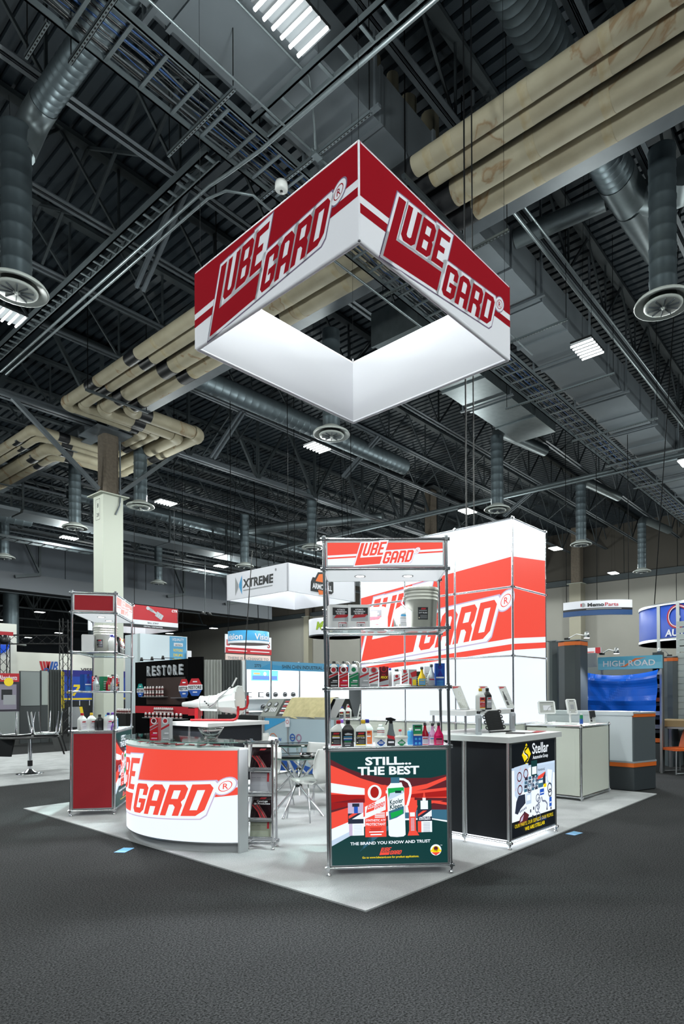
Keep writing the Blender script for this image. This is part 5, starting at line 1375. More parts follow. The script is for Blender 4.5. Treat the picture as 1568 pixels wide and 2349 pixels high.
# ================================================================== brochure rack and its leaflets
t = thing('brochure_rack', 'chrome tube brochure rack at the right end of the curved counter', 'rack', (.535, 2.055, .012), -.955)
RW, RD = .255, .14
cube_frame(t, [0, RW], [0, RD], [.06, 1.04])
rail(t, (0, 0, .115), (RW, 0, .115))
for z in (.30, .545, .79): rail(t, (0, .0, z), (RW, 0, z)); MB().box(.012, .0, z - .03, RW - .012, .03, z - .018).build('ledge', SILVER, t)
def brochure(label, z, h, art, lean=.08):
    t2 = thing('brochure', label, 'brochure', (0, 0, 0))
    M = Matrix.Translation((.535, 2.055, .012)) @ Matrix.Rotation(-.955, 4, 'Z')
    t2.location = M @ Vector((RW / 2, .012, z)); t2.rotation_euler = (-lean / h * 1.2, 0, -.955)
    MB().box(-.105, 0, 0, .105, .006, h).build('pages', P_WHITE, t2)
    g = G2(.0005); art(g, .21, h); g.build('cover_print', t2, (-.105, -.001, 0), (1, 0, 0), (0, 0, 1)); return t2
GLOSS_DARK = mat('glossy_dark_cover', rgb(30, 16, 20), .08)
def cover(words):
    def f(g, w, h):
        g.rect(0, 0, w, h, GLOSS_DARK, 0)
        for i in range(4): g.line([(w * (.05 + .1 * i), h * .62), (w * (.35 + .08 * i), h * .35), (w * (.55 + .1 * i), h * .02)], .012, CART_MAROON if i % 2 else P_RED, 1)
        g.poly([(w * .36, h * .86), (w * .62, h * .86), (w * .7, h * .93), (w * .42, h * .93)], P_RED, 2)
        if words: g.text(w / 2, h * .74, 'Catalogo', .026, P_WHITE, 2, .025, align='C', width=w * .52); g.text(w / 2, h * .64, 'de Productos', .026, P_WHITE, 2, .025, align='C', width=w * .78)
        g.rect(w * .3, h * .03, w * .7, h * .06, P_GREY, 2)
    return f
def sheet(c):
    def f(g, w, h):
        g.rect(0, 0, w, h, c, 0); g.rect(w * .8, h * .5, w * .9, h * .95, P_RED, 1)
        for i in range(3):
            for j in range(4): g.rect(w * (.06 + .25 * i), h * (.1 + .2 * j), w * (.26 + .25 * i), h * (.11 + .2 * j), P_BLACK if j == 3 else P_GREY, 1)
    return f
SHEET_GREY = P('sheet_grey', 164, 162, 170, .3); SHEET_GREEN = P('sheet_olive', 150, 154, 138, .3)
brochure('glossy dark catalogue in the top pocket of the brochure rack', .775, .235, cover(False)); brochure('grey printed sheet in the second pocket of the brochure rack', .565, .19, sheet(SHEET_GREY), .03)
brochure('dark Spanish product catalogue in the third pocket of the brochure rack', .285, .24, cover(True)); brochure('olive printed sheet in the lowest pocket of the brochure rack', .125, .15, sheet(SHEET_GREEN), .02)

# ================================================================== glass tables and white chairs
def glass_table(label, x, y, turn):
    t = thing('glass_table', label, 'table', (x, y, .012), turn)
    MB().lathe([(0, .725), (.45, .725), (.455, .73), (.455, .735), (.45, .74), (0, .74)], 40).build('glass_top', TABLE_GLASS, t)
    MB().path([(.455 * cos(2 * pi * i / 40), .455 * sin(2 * pi * i / 40), .7325) for i in range(40)], .004, 6, closed=True).build('glass_edge', GLASS_EDGE, t)
    for i in range(4):
        c, s = cos(i * pi / 2), sin(i * pi / 2)
        MB().tube((c * .36 + s * .02, s * .36 - c * .02, 0), (-c * .30 + s * .02, -s * .30 - c * .02, .72), .0145, 10).build('leg', CHROME, t)
    MB().lathe([(0, .34), (.05, .345), (.05, .375), (0, .38)], 14).build('hub', BLACK, t)
    return t
glass_table('round glass table with crossed chrome legs beside the brochure rack', 2.05, 3.02, .35); glass_table('second round glass table with crossed chrome legs farther back', 3.25, 4.35, .9)
CHAIR_W = P('chair_white', 220, 222, 220, .35)
def shell_chair():
    t = thing('shell_chair', 'x', 'chair')
    # one bent white shell: seat and waisted back
    rows = []
    for i in range(15):
        s = i / 14
        if s < .5: y = -.22 + .42 * (s / .5); z = .455 + .02 * cos(pi * s / .5) * (1 if s < .1 else .4) - .012 * sin(pi * s / .5)
        else:
            q = (s - .5) / .5
            y = .2 + .06 * sin(min(q * 2, 1) * pi / 2) + .07 * q; z = .45 + .42 * q ** 1.25
        w = .215 * (1 - .55 * max(0, 1 - abs(s - .56) / .14)) if .3 < s else .19 + .06 * s
        if s > .9: w *= 1 - 2.2 * (s - .9) ** 1.0
        if s < .08: w *= .8 + 2.5 * s
        rows.append([(w * (j / 3 - 1), y, z + .018 * abs(j / 3 - 1) ** 2 * (1 if s < .5 else 0)) for j in range(7)])
    mb = MB()
    for k_, dz in ((0, 0), (1, -.009)):
        for r in rows: mb.v += [(x, y + (0.006 * k_ if r[0][2] > .5 else 0), z + dz) for x, y, z in r]
    n = 7; m_ = len(rows)
    for k_ in (0, 1):
        for i in range(m_ - 1):
            for j in range(n - 1):
                q = [k_ * n * m_ + i * n + j, k_ * n * m_ + i * n + j + 1, k_ * n * m_ + (i + 1) * n + j + 1, k_ * n * m_ + (i + 1) * n + j]
                mb.face(q if k_ == 0 else q[::-1], True)
    N = n * m_
    for i in range(m_ - 1):
        for j in (0, n - 1): q = [i * n + j, (i + 1) * n + j, N + (i + 1) * n + j, N + i * n + j]; mb.face(q if j else q[::-1])
    for i in (0, m_ - 1):
        for j in range(n - 1): mb.face([i * n + j, i * n + j + 1, N + i * n + j + 1, N + i * n + j])
    mb.build('seat_shell', CHAIR_W, t)
    for sx in (-1, 1):
        for yb, yt in ((-.2, -.12), (.24, .12)): MB().path([(sx * .08, 0 + yt * .3, .437), (sx * .14, yt, .43), (sx * .165, yt + (yb - yt) * .3, .38), (sx * .215, yb, 0)], .0085, 8).build('leg', CHROME, t)
    MB().lathe([(0, .425), (.1, .43), (.1, .44), (0, .445)], 14).build('seat_plate', SILVER, t)
    return t
c0 = shell_chair()
CH = [((1.98, 2.71), pi - .05, 'white shell chair nearest, right of the front glass table'), ((1.42, 3.18), -pi / 2 - .25, 'white shell chair behind the brochure rack'), ((2.2, 3.72), .1, 'white shell chair on the far side of the front glass table'), ((2.86, 3.2), -pi / 2 + pi + .1, 'white shell chair between the two glass tables'), ((3.35, 5.05), 0.1, 'white shell chair behind the farther glass table'), ((2.55, 4.6), -pi / 2 - .3, 'white shell chair left of the farther glass table'), ((3.55, 3.7), pi - .3, 'white shell chair close to the lit wall')]
for i, (p_, r_, lb) in enumerate(CH):
    if i == 0: c0.location = (*p_, .012); c0.rotation_euler = (0, 0, r_); c0['label'] = lb; c0['group'] = 'white shell chairs'
    else: dup(c0, (*p_, .012), r_, lb, 'white shell chairs')
o = MB().lathe([(.0, .004), (.05, 0), (.06, .004), (.085, .05), (.088, .05), (.064, .0), (.0, .008)], 22).build('glass_dish', CRYSTAL, None, (1.93, 2.74, .756)); tag(o, 'small clear glass dish on the front glass table', 'dish')

# ================================================================== white gearbox on its red stand
t = thing('gearbox_stand', 'red tube stand carrying the white gearbox', 'stand', (2.68, 5.75, 1.102), -1.0)
RTUBE = P('stand_red', 176, 26, 34, .35)
for y in (-.13, .13):
    MB().path([(-.36, y, .02), (.36, y, .02), (.42, y, .05), (.44, y, .12), (.44, y, .24)], .02, 10).build('side_tube', RTUBE, t)
for x in (-.3, .3): MB().tube((x, -.13, .02), (x, .13, .02), .018, 10).build('cross_tube', RTUBE, t)
MB().box(-.33, -.05, .02, -.27, .05, .21).build('front_upright', RTUBE, t); MB().lathe([(0, 0), (.045, 0), (.045, .03), (0, .03)], 14).build('drip_cup', RTUBE, t); t.children[-1].location = (.12, -.15, .17)
t = thing('gearbox', 'white painted gearbox with a wide bell housing on a red stand', 'gearbox', (2.68, 5.75, 1.102), -1.0)
GW = P('gearbox_white', 214, 218, 216, .3)
def ring(x, r, zc, n=18, sq=1.0): return [(x, r * cos(2 * pi * i / n), zc + r * sin(2 * pi * i / n) * sq) for i in range(n)]
MB().loft([ring(-.56, .035, .27), ring(-.54, .04, .27), ring(-.40, .055, .275), ring(-.26, .085, .285), ring(-.24, .11, .29)], True).build('tail_housing', GW, t)
MB().loft([ring(-.24, .125, .29, 14), ring(-.215, .125, .29, 14), ring(-.21, .112, .292, 14), ring(-.1, .118, .295, 14), ring(-.095, .128, .295, 14), ring(-.07, .128, .295, 14), ring(-.065, .118, .297, 14), ring(.06, .13, .302, 14), ring(.065, .15, .305, 14), ring(.1, .15, .305, 14)]).build('case', GW, t)
MB().loft([ring(.1, .145, .305, 12), ring(.125, .168, .31, 12), ring(.20, .185, .32, 12), ring(.37, .222, .335, 12), ring(.375, .24, .335, 12), ring(.42, .24, .335, 12)]).build('bell_housing', GW, t)
MB().loft([[(-.2, -.11, .17), (-.2, .11, .17), (-.2, .11, .2), (-.2, -.11, .2)], [(.08, -.11, .16), (.08, .11, .16), (.08, .11, .2), (.08, -.11, .2)]]).build('oil_pan', GW, t)
mb = MB()
for i in range(10):
    an = 2 * pi * i / 10; mb.tube((.405, .225 * cos(an), .34 + .225 * sin(an)), (.435, .225 * cos(an), .34 + .225 * sin(an)), .016, 8)
mb.build('bolt_bosses', GW, t)
MB().path([(-.05, -.13, .22), (.05, -.15, .28), (.12, -.16, .36), (.25, -.19, .46), (.33, -.17, .55)], .011, 8).build('filler_tube', CHROME, t); MB().tube((.33, -.1, .56), (.40, -.08, .70), .013, 8).build('dipstick', WHITE_PLASTIC, t)
for i in range(3): MB().tube((-.06 - .03 * i, -.125, .26 + .03 * i), (-.06 - .03 * i, -.14, .26 + .03 * i), .011, 8).build('port', BLACK, t)
MB().lathe([(0, 0), (.036, 0), (.036, .01), (0, .01)], 14).build('tail_seal', BLACK, t, (-.562, 0, .27), (0, pi / 2, 0))
for x in (-.2, -.13, .0, .06): MB().tube((x, -.08, .03), (x, -.08, .17), .004, 6).build('support_rod', CHROME, t)
o = MB().bbox(-.2, -.07, 0, .14, .07, .02).build('drip_tray', P_SILVER, None, (2.66, 5.76, 1.103), (0, 0, -1.0)); tag(o, 'flat clear tray under the white gearbox', 'tray')

# ================================================================== goods on the counters at the right
def card_stand(label, loc, rz, dark=False, w=.2, h=.29, lean=.42, art=0):
    t = thing('card_stand', label, 'display card', loc, rz)
    s_, c_ = sin(lean), cos(lean)
    q = lambda x, v, n: (x, v * s_ - n * c_, v * c_ + n * s_)
    MB().loft([[q(-w / 2, 0, 0), q(w / 2, 0, 0), q(w / 2, 0, .004), q(-w / 2, 0, .004)], [q(-w / 2, h, 0), q(w / 2, h, 0), q(w / 2, h, .004), q(-w / 2, h, .004)]]).build('acrylic_sheet', CART_WHITE, t)
    MB().box(-w / 2, 0, 0, w / 2, h * s_ * .9, .004).build('foot_plate', ACRYLIC, t)
    g = G2(.0006); g.rect(-w / 2 + .004, .004, w / 2 - .004, h - .004, P('card_grey', 198, 200, 198) , 0); g.poly([(-w * .45, h * .87), (w * .1, h * .91), (w * .3, h * .97), (-w * .4, h * .97)], P_RED, 1); g.rect(-w * .1, h * .955, w * .45, h * .965, P_RED, 1)
    if art == 0:
        for i in range(4):
            for j in range(6): g.rect(-w * .42 + w * .21 * i, h * (.1 + .06 * j), -w * .26 + w * .21 * i, h * (.13 + .06 * j), SHEET_GREEN, 1)
        g.ring(w * .05, h * .66, .03, .01, SHEET_GREEN, 1, 10)
    else:
        k = P_BLACK if dark else P_SILVER
        g.poly([(-w * .36, h * .14), (-w * .04, h * .14), (-w * .04, h * .5), (-w * .14, h * .66), (-w * .14, h * .76), (-w * .26, h * .76), (-w * .26, h * .66), (-w * .36, h * .5)], k, 1); g.rect(-w * .34, h * .3, -w * .06, h * .36, P_GREY, 2)
        for i in range(7): g.rect(w * .04, h * (.2 + .07 * i), w * .42, h * (.22 + .07 * i), P_GREY, 1)
    g.build('card_print', t, (0, -.0052 * c_, .0052 * s_), (1, 0, 0), (0, s_, c_))
    return t
ZR = 1.3465
card_stand('grey fact card leaning at the left of the raised shelf', ((2.496, 0.800, 1.345)[0], .80, ZR), .05); card_stand('grey fact card behind the two bottles on the raised shelf', ((2.964, 0.740, 1.345)[0], .74, ZR), .05, art=1); card_stand('fact card with a dark bottle picture at the right of the raised shelf', ((3.326, 0.700, 1.347)[0], .70, ZR), .05, True, art=1)
o = quart('white quart bottle with a yellow cap on the raised shelf', WHITE_PLASTIC, CAP_YEL, P_RED, 'CVT FLUID', P_BLACK, P_YELLOW, w=.1, h=.235); o.location = ((2.583, 0.660, 1.354)[0], .66, ZR); o.rotation_euler = (0, 0, -.2)
o = quart('black quart bottle beside the white one on the raised shelf', BLACK, BLACK, P_GREY, h=.24, w=.09); o.location = ((2.761, 0.680, 1.350)[0], .68, ZR); o.rotation_euler = (0, 0, -.3)
for x, y, lb in ((2.24, .47, 'grey and green spray can at the left of the black counter top'), (3.0, .50, 'grey and green spray can at the right of the black counter top')):
    o = round_can(lb, .033, .245, P_SILVER, BLACK); g = G2(.0005); g.rect(.004, .06, .03, .19, CART_DGREEN, 0); g.rect(-.03, .03, .0, .17, P_GREY, 0); g.circ(.016, .07, .012, P_GREEN, 1, 10)
    g.build('label', o, (0, 0, 0), (1, 0, 0), (0, 0, 1), fn=lambda u, v, n: Vector((sin(u / .033) * (.0338 + n), -cos(u / .033) * (.0338 + n), v)), cuts=[i * .006 for i in range(-5, 6)]); o.location = (x, y, 1.102); o.rotation_euler = (0, 0, -.2)
t = thing('oil_cooler', 'black finned transmission cooler leaning on the counter by the spray cans', 'cooler', (2.68, .50, 1.104), -.15)
mb = MB()
for i in range(22): mb.box(-.13, .0 + i * .0, .03 + i * .01, .13, .02, .034 + i * .01)
mb.box(-.125, .004, .03, .125, .016, .25)
MB_o = mb.build('fin_core', BLACK, t); MB_o.rotation_euler = (-.35, 0, 0)
for s in (-1, 1):
    mb = MB()
    for i in range(4):
        z = .045 + i * .06; mb.path([(s * .125, .01, z), (s * .155, .01, z), (s * .165, .01, z + .015), (s * .155, .01, z + .03), (s * .125, .01, z + .03)], .007, 6)
    q = mb.build('return_bends', BLACK, t); q.rotation_euler = (-.35, 0, 0)
MB().path([(-.13, .07, .24), (-.2, .05, .245), (-.25, .03, .23)], .008, 6).build('inlet_pipe', BLACK, t); MB().path([(-.17, -.03, .012), (.1, -.06, .012), (.2, -.03, .012)], .01, 6).build('outlet_hose', BLACK, t)
for x, y, r_, m, lb in ((2.86, .28, .3, CART_WHITE, 'white leaflet lying open on the black counter'), (2.98, .24, .12, P_RED, 'red folder lying at the right of the black counter'), (2.70, .30, .5, P_BLACK, 'dark folder lying under the oil cooler')):
    o = MB().box(-.15, -.1, 0, .15, .1, .003).build('folder', m, None, (x, y, 1.1025 + (.0035 if m == P_RED else .007 if m == CART_WHITE else 0)), (0, 0, r_)); tag(o, lb, 'folder')
def tablet(label, loc, rz, land):
    t = thing('tablet_stand', label, 'tablet stand', loc, rz)
    MB().bbox(-.075, -.06, 0, .075, .06, .008, .01).build('base_plate', WHITE_PLASTIC, t); MB().path([(0, .02, .005), (0, .03, .1), (0, .01, .2)], .016, 10).build('stem', WHITE_PLASTIC, t)
    w, h = (.27, .2) if land else (.175, .235)
    e = MB().prism(_oct(-w / 2, -h / 2, w / 2, h / 2, .018), -.012, .012).build('enclosure', WHITE_PLASTIC, t, (0, -.01, .26 if not land else .25), (pi / 2 - .25, 0, .05))
    MB().box(-w / 2 + .022, -h / 2 + .02, .0122, w / 2 - .022, h / 2 - .02, .0132).build('empty_bay', P('bay_grey', 178, 180, 176), e); MB().box(-w / 2 + .03, h / 2 - .032, .0134, w / 2 - .03, h / 2 - .024, .0145).build('slot', BLACK, e)
    if not land:
        MB().box(-.03, -.04, .0134, .03, .03, .015).build('pad', P_GREY, e)
        bo = MB().lathe([(0, 0), (.01, 0), (.01, .004), (0, .004)], 10).mesh('screw_boss', P_WHITE)
        for x in (-.05, .05):
            for y in (-.085, .08): link('screw_boss', bo, e, (x, y, .0134))
    else:
        MB().box(-.06, -.045, .0134, .06, .03, .015).build('pad', P_WHITE, e); MB().path([(-.01, -.06, .016), (.03, -.0, .018), (.09, .015, .018)], .002, 5).build('cable', BLACK, e)
    return t
tablet('white tablet stand turned sideways on the pale grey counter', (5.45, 1.28, 1.06), -.75, True); tablet('upright white tablet stand on the pale grey counter', (5.66, .98, 1.06), -.55, False)
o = round_can('small green and blue can on the pale grey counter', .025, .155, CART_GREEN, WHITE_PLASTIC); o.location = (5.84, .90, 1.059)
MB().lathe([(.0256, .0), (.0256, .075)], 16).build('label', CART_BLUE, o)
o = card_stand('small clear card holder at the right of the pale grey counter', (5.98, .78, 1.059), -.3, True, .13, .2, .15, 1); MB().loft([[(-.06, -.01, .1), (.06, -.01, .1), (.06, -.005, .1), (-.06, -.005, .1)], [(-.06, .01, .195), (.06, .01, .195), (.06, .015, .195), (-.06, .015, .195)]]).build('photo_card', P_BLACK, o)
# on the storage cabinet at the left end of the wall
card_stand('white fact card at the left on the storage cabinet', (4.95, 5.38, 1.079), -pi / 2, False, .24, .28, .35, 0); card_stand('fact card with a bottle picture behind the bottles on the storage cabinet', (5.0, 5.16, 1.079), -pi / 2, True, .2, .28, .35, 1); card_stand('fact card half hidden at the edge of the lit wall', (5.0, 4.66, 1.079), -pi / 2, True, .2, .28, .3, 1)
o = quart('white bottle with a blue cap on the storage cabinet', WHITE_PLASTIC, CAP_BLUE, P_BLACK, None, P_RED, P_BLUE, h=.22); o.location = (4.88, 5.02, 1.079); o.rotation_euler = (0, 0, -pi / 2 + .4)
o = quart('white bottle with a red cap on the storage cabinet', WHITE_PLASTIC, CAP_RED, P_BLACK, None, P_RED, P_RED, h=.24); o.location = (4.90, 4.88, 1.079); o.rotation_euler = (0, 0, -pi / 2 + .4)
# floor stickers beside the carpet
FLOOR_BLUE = P('sticker_blue', 110, 170, 220)
for (x, y), r_, lb in (((-.23, 3.0), .6, 'small blue card lying on the dark carpet before the curved counter'), ((3.22, -.12), -.1, 'small blue card lying on the dark carpet by the black counter')):
    mb = MB(); mb.box(-.09, -.055, .0, .09, .055, .003); mb.m = 1; mb.box(-.02, -.05, .003, .08, .05, .0035)
    o = mb.build('floor_card', [FLOOR_BLUE, P_LBLUE], None, (x, y, .002), (0, 0, r_)); tag(o, lb, 'card')

# ================================================================== neighbouring booths
def wallY(name, label, cat, p, q, m, th=.06, group=None, parent=None):
    """upright board facing -y between two opposite corners p (x, y, z) and q"""
    x0, x1 = sorted((p[0], q[0])); z0, z1 = sorted((p[2], q[2])); z0 = max(z0, 0)
    mb = MB().box(0, 0, 0, x1 - x0, th, z1 - z0)
    o = mb.build(name, m, parent, (x0, p[1], z0))
    if label: tag(o, label, cat, group)
    return o, x1 - x0, z1 - z0
def wallX(name, label, cat, p, q, m, th=.06, group=None):
    """upright board facing -x; its local u runs towards -y (rightwards for the viewer)"""
    y0, y1 = sorted((p[1], q[1])); z0, z1 = sorted((p[2], q[2])); z0 = max(z0, 0)
    o = MB().box(0, 0, 0, y1 - y0, th, z1 - z0).build(name, m, None, (p[0], y1, z0), (0, 0, -pi / 2))
    if label: tag(o, label, cat, group)
    return o, y1 - y0, z1 - z0
FR = ((0, -.006, 0), (1, 0, 0), (0, 0, 1))
GREYF = P('booth_grey', 134, 140, 140, .85); GREYD = P('booth_dark_grey', 66, 70, 72, .85); CURT_L = mat('light_grey_drape', rgb(150, 152, 148), .9); CURT_D = mat('dark_grey_drape', rgb(72, 76, 76), .9); ROYAL = P('royal_blue', 30, 70, 170, .5); SKY = P('sky_panel', 92, 160, 200, .5)

# ---- far left: absorbents stand, grey partitions, white wall, blue stand
o, w, h = wallY('display_wall', 'dark photo wall with a red lettered header at the left edge', 'booth wall', (2.569, 18.400, 0.213), (4.129, 18.400, 2.231), P('photo_wall', 44, 40, 52))
g = G2(.003); g.rect(0, h - .26, w, h, P_RED, 0); g.text(w - .06, h - .2, 'Absorbents', .2, P_WHITE, 1, .015, align='R', width=.50); g.rect(w - .6, .9, w - .08, h - .34, P('picture_lilac', 130, 124, 140), 1); g.rect(w - .5, 1.2, w - .2, h - .5, P_BLACK, 2); g.circ(w - .3, 1.75, .13, P_YELLOW, 3); g.rect(w - .45, 1.05, w - .1, 1.35, P_GREY, 3); g.build('photo_print', o, *FR)
o, w, h = wallY('low_counter', 'low grey counter before the red lettered wall', 'counter', (2.787, 18.000, 0.218), (3.989, 18.000, 1.054), GREYF, .3)
o, w, h = wallY('partition', 'two tone grey partition panel beside the red lettered wall', 'partition', (4.253, 18.700, 0.013), (4.849, 18.700, 2.326), GREYD, .08, 'grey partitions')
MB().box(.02, -.02, h * .52, w - .02, 0, h - .02).build('upper_panel', GREYF, o)
o, w, h = wallY('partition', 'narrow grey partition panel next to the wide one', 'partition', (4.908, 18.800, -0.034), (5.127, 18.800, 2.364), GREYD, .08, 'grey partitions')
MB().box(.02, -.02, h * .52, w - .02, 0, h - .02).build('upper_panel', P('booth_light_grey', 160, 168, 164, .85), o)
def drape(name, label, a, b_, z0, z1, m, pleats, amp=.05):
    mb = MB(); n = pleats * 6; a = Vector(a); d = Vector(b_) - a; nn = Vector((-d.y, d.x, 0)).normalized()
    for i in range(n + 1):
        p = a + d * (i / n) + nn * amp * sin(2 * pi * pleats * i / n + .6 * sin(i * .7))
        mb.v += [(p.x, p.y, z0), (p.x, p.y, z1)]
    for i in range(n): mb.face([2 * i, 2 * i + 2, 2 * i + 3, 2 * i + 1], True)
    o = mb.build(name, m); return tag(o, label, 'curtain')
drape('curtain', 'dark grey curtain beside the grey partition panels', (5.187, 18.900, -0.057)[:2] + (0,), (5.586, 18.900, -0.082)[:2] + (0,), 0, 2.4, CURT_D, 5)
o, w, h = wallY('white_wall', 'long white booth wall with a red and blue monogram', 'booth wall', (5.924, 24.000, -0.244), (11.253, 24.000, 3.273), P('bright_white_wall', 222, 222, 214, .7), .1)
g = G2(.004)
W0 = (6.789, 24.000, 2.504); W1 = (7.492, 24.000, 2.935); X0 = (5.924, 24.000, -0.244)
u0 = W0[0] - X0[0]; v0 = W0[2]; ww = W1[0] - W0[0]; hh = W1[2] - W0[2]
T_ = lambda pts: [(u0 + a * ww, v0 + b * hh) for a, b in pts]
for i in range(3): g.poly(T_([(.0 + .17 * i, 1), (.13 + .17 * i, 1), (.26 + .15 * i, 0), (.14 + .15 * i, 0)]), P_RED, 1)
g.poly(T_([(.5, 1), (.62, 1), (.48, 0), (.36, 0)]), P_RED, 1); g.poly(T_([(.66, 1), (.78, 1), (.64, 0), (.5, 0)]), P_BLUE, 1); g.poly(T_([(.82, 1), (1.0, 1), (1.02, .62), (.94, .5), (1.0, .35), (.9, 0), (.68, 0)]), P_BLUE, 1); g.poly(T_([(.88, .82), (.94, .82), (.9, .62), (.86, .62)]), P_WHITE, 2); g.poly(T_([(.83, .4), (.9, .4), (.86, .2), (.8, .2)]), P_WHITE, 2); g.ring(*T_([(.38, .16)])[0], .1, .05, P_BLUE, 2, 12)
V0 = (8.421, 24.000, 2.562); g.text(V0[0] - X0[0], V0[2], 'VISE', .2, P_BLACK, 1, .02, width=.5)
g.build('monogram_print', o, *FR)
wallY('white_pylon', 'tall plain white pylon at the left edge', 'booth wall', (3.800, 22.000, -0.024), (5.283, 22.000, 4.147), P('bright_white_wall', 222, 222, 214, .7), .3)
o = MB().lathe([(0, 0), (.32, 0), (.32, .06), (0, .06)], 24).build('round_logo', mat('lit_blue_disc', rgb(40, 90, 220), .4, emit=.8), None, (4.685, 21.900, 3.374), (pi / 2, 0, 0)); tag(o, 'glowing blue round emblem at the left edge', 'emblem')
o, w, h = wallY('blue_stand', 'blue and yellow display stand behind the left tower', 'booth wall', (7.319, 23.000, -0.111), (10.352, 23.000, 2.562), P_BLACK, .15)
g = G2(.004); g.rect(0, h * .52, w, h, ROYAL, 0); g.rect(0, h * .53, w, h * .56, P_YELLOW, 1); g.rect(0, h * .9, w, h, CAP_BLUE, 1); g.text(w * .03, h * .6, '-7', .62, P_YELLOW, 1, .03, .2); g.text(w * .4, h * .6, '7', .62, P_YELLOW, 1, .03, .2); g.poly([(w * .05, h * .1), (w * .25, h * .1), (w * .2, h * .42), (w * .05, h * .42)], P_GREY, 1); g.poly([(w * .25, h * .1), (w * .29, h * .1), (w * .24, h * .42), (w * .2, h * .42)], P_YELLOW, 1)
for i in range(6): g.rect(w * (.2 + .13 * i), h * .44, w * (.21 + .13 * i), h * .52, P_WHITE, 1)
g.build('stand_print', o, *FR)
wallY('yellow_banner', 'narrow yellow banner beside the black truss tower', 'banner', (6.613, 21.600, 1.053), (6.773, 21.600, 2.454), P_YELLOW, .03)
def truss(label, a, b_, w=.3, pitch=.35):
    t = thing('lattice_truss', label, 'truss', a, 0, 'black lattice trusses'); d = Vector(b_) - Vector(a); L = d.length; dn = d.normalized(); up = Vector((0, 0, 1)) if abs(dn.z) < .9 else Vector((1, 0, 0)); s = dn.cross(up).normalized() * w / 2; q = dn.cross(s).normalized() * w / 2
    cs = [s + q, s - q, -s - q, -s + q]
    for c in cs: MB().tube(c, c + d, .016, 6).build('chord', BLACK, t)
    mb = MB(); n = int(L / pitch)
    for i in range(n):
        for k_ in range(4): mb.tube(cs[k_] + dn * pitch * i, cs[(k_ + 1) % 4] + dn * pitch * (i + 1), .008, 4, caps=False)
    o = mb.build('lacing', BLACK, t); o['kind'] = 'stuff'
    return t
A_ = (6.570, 21.000, 0.012); B_ = (6.580, 21.000, 4.371); truss('black lattice truss tower left of the left display tower', (A_[0], 21, 0), (B_[0], 21, B_[2]))
A_ = (4.366, 20.500, 0.156); B_ = (4.372, 20.500, 3.513); truss('black lattice truss tower at the left edge', (A_[0], 20.5, 0), (A_[0], 20.5, B_[2]))
A_ = (4.372, 20.500, 3.440); B_ = (6.374, 20.500, 3.568); truss('black lattice truss beam joining the two towers', A_, B_)
t = thing('stage_lamp', 'red and black stage lamp clamped on the lattice beam', 'lamp', (4.300, 20.200, 3.257)); MB().lathe([(0, 0), (.12, 0), (.15, .1), (.13, .3), (0, .32)], 14).build('lamp_body', BLACK, t); MB().box(-.25, -.06, .3, .25, .06, .42).build('yoke', P_RED, t)
# bar table with upturned chairs
t = thing('bar_table', 'round black table on a chrome pedestal at the left edge', 'table', (1.5, 10.2, .012))
MB().lathe([(0, .70), (.5, .70), (.52, .715), (.5, .73), (0, .73)], 28).build('table_top', BLACK, t); MB().tube((0, 0, .05), (0, 0, .7), .035, 12).build('pedestal', CHROME, t); MB().tube((0, 0, .15), (0, 0, .26), .045, 12).build('collar', BLACK, t); MB().lathe([(.24, 0), (.24, .012), (.1, .04), (.04, .1), (0, .1)], 24).build('base', CHROME, t)
def upturned():
    t = thing('stacking_chair', 'x', 'chair')
    MB().bbox(-.2, -.22, 0, .2, .2, .03, .03).build('seat', BLACK, t)
    MB().loft([[(-.19, -.23, -.02), (.19, -.23, -.02), (.19, -.2, -.02), (-.19, -.2, -.02)], [(-.2, -.33, -.36), (.2, -.33, -.36), (.2, -.3, -.36), (-.2, -.3, -.36)]]).build('backrest', BLACK, t)
    for s in (-1, 1): MB().path([(s * .17, .16, .03), (s * .18, .2, .06), (s * .22, .25, .47)], .011, 8).build('leg', CHROME, t); MB().path([(s * .17, -.14, .03), (s * .18, -.18, .06), (s * .22, -.22, .47)], .011, 8).build('leg', CHROME, t); MB().tube((s * .17, -.15, .035), (s * .17, .17, .035), .01, 8).build('side_bar', CHROME, t)
    return t
u0_ = upturned()
for i, (x, y, r_, lb) in enumerate(((1.3, 10.35, -1.1, 'black chair turned upside down at the left of the bar table'), (1.72, 10.02, 1.2, 'black chair turned upside down at the right of the bar table'), (1.9, 10.5, 1.7, 'black chair turned upside down at the back of the bar table'))):
    if i == 0: u0_.location = (x, y, .744); u0_.rotation_euler = (0, 0, r_); u0_['label'] = lb; u0_['group'] = 'upturned chairs on the bar table'
    else: dup(u0_, (x, y, .744 + .001 * i), r_, lb, 'upturned chairs on the bar table')

# ---- RESTORE stand
RX = 6.516
o, w, h = wallX('display_wall', 'black display wall with big silver lettering behind the gearbox counter', 'booth wall', (RX, (6.516, 15.714, 2.544)[1], 0), (RX, 12.70, 2.56), mat('stand_black', rgb(5, 5, 6), .9, spec=.05), .08)
RW_ = w
G_ = ((0, -.006, 0), (1, 0, 0), (0, 0, 1))
g = G2(.003); g.rect(0, .98, w, 1.2, P_RED, 0); g.rect(w * .23, 1.25, w * .95, 2.05, P('brown_niche', 44, 26, 22, .6), 0); g.build('colour_bands', o, *G_)
for i, c in enumerate('RESTORE'):
    vs, fs = text_geo(c, .03); mb = MB()
    g = G2(.03); g.text(w * (.25 + .099 * i), 2.13, c, .40, P_SILVER, 1, .035, width=.20); g.text(w * (.25 + .099 * i) + .012, 2.118, c, .40, P_GREY, 0, .035, width=.20)
    g.build('letter', o, *G_)
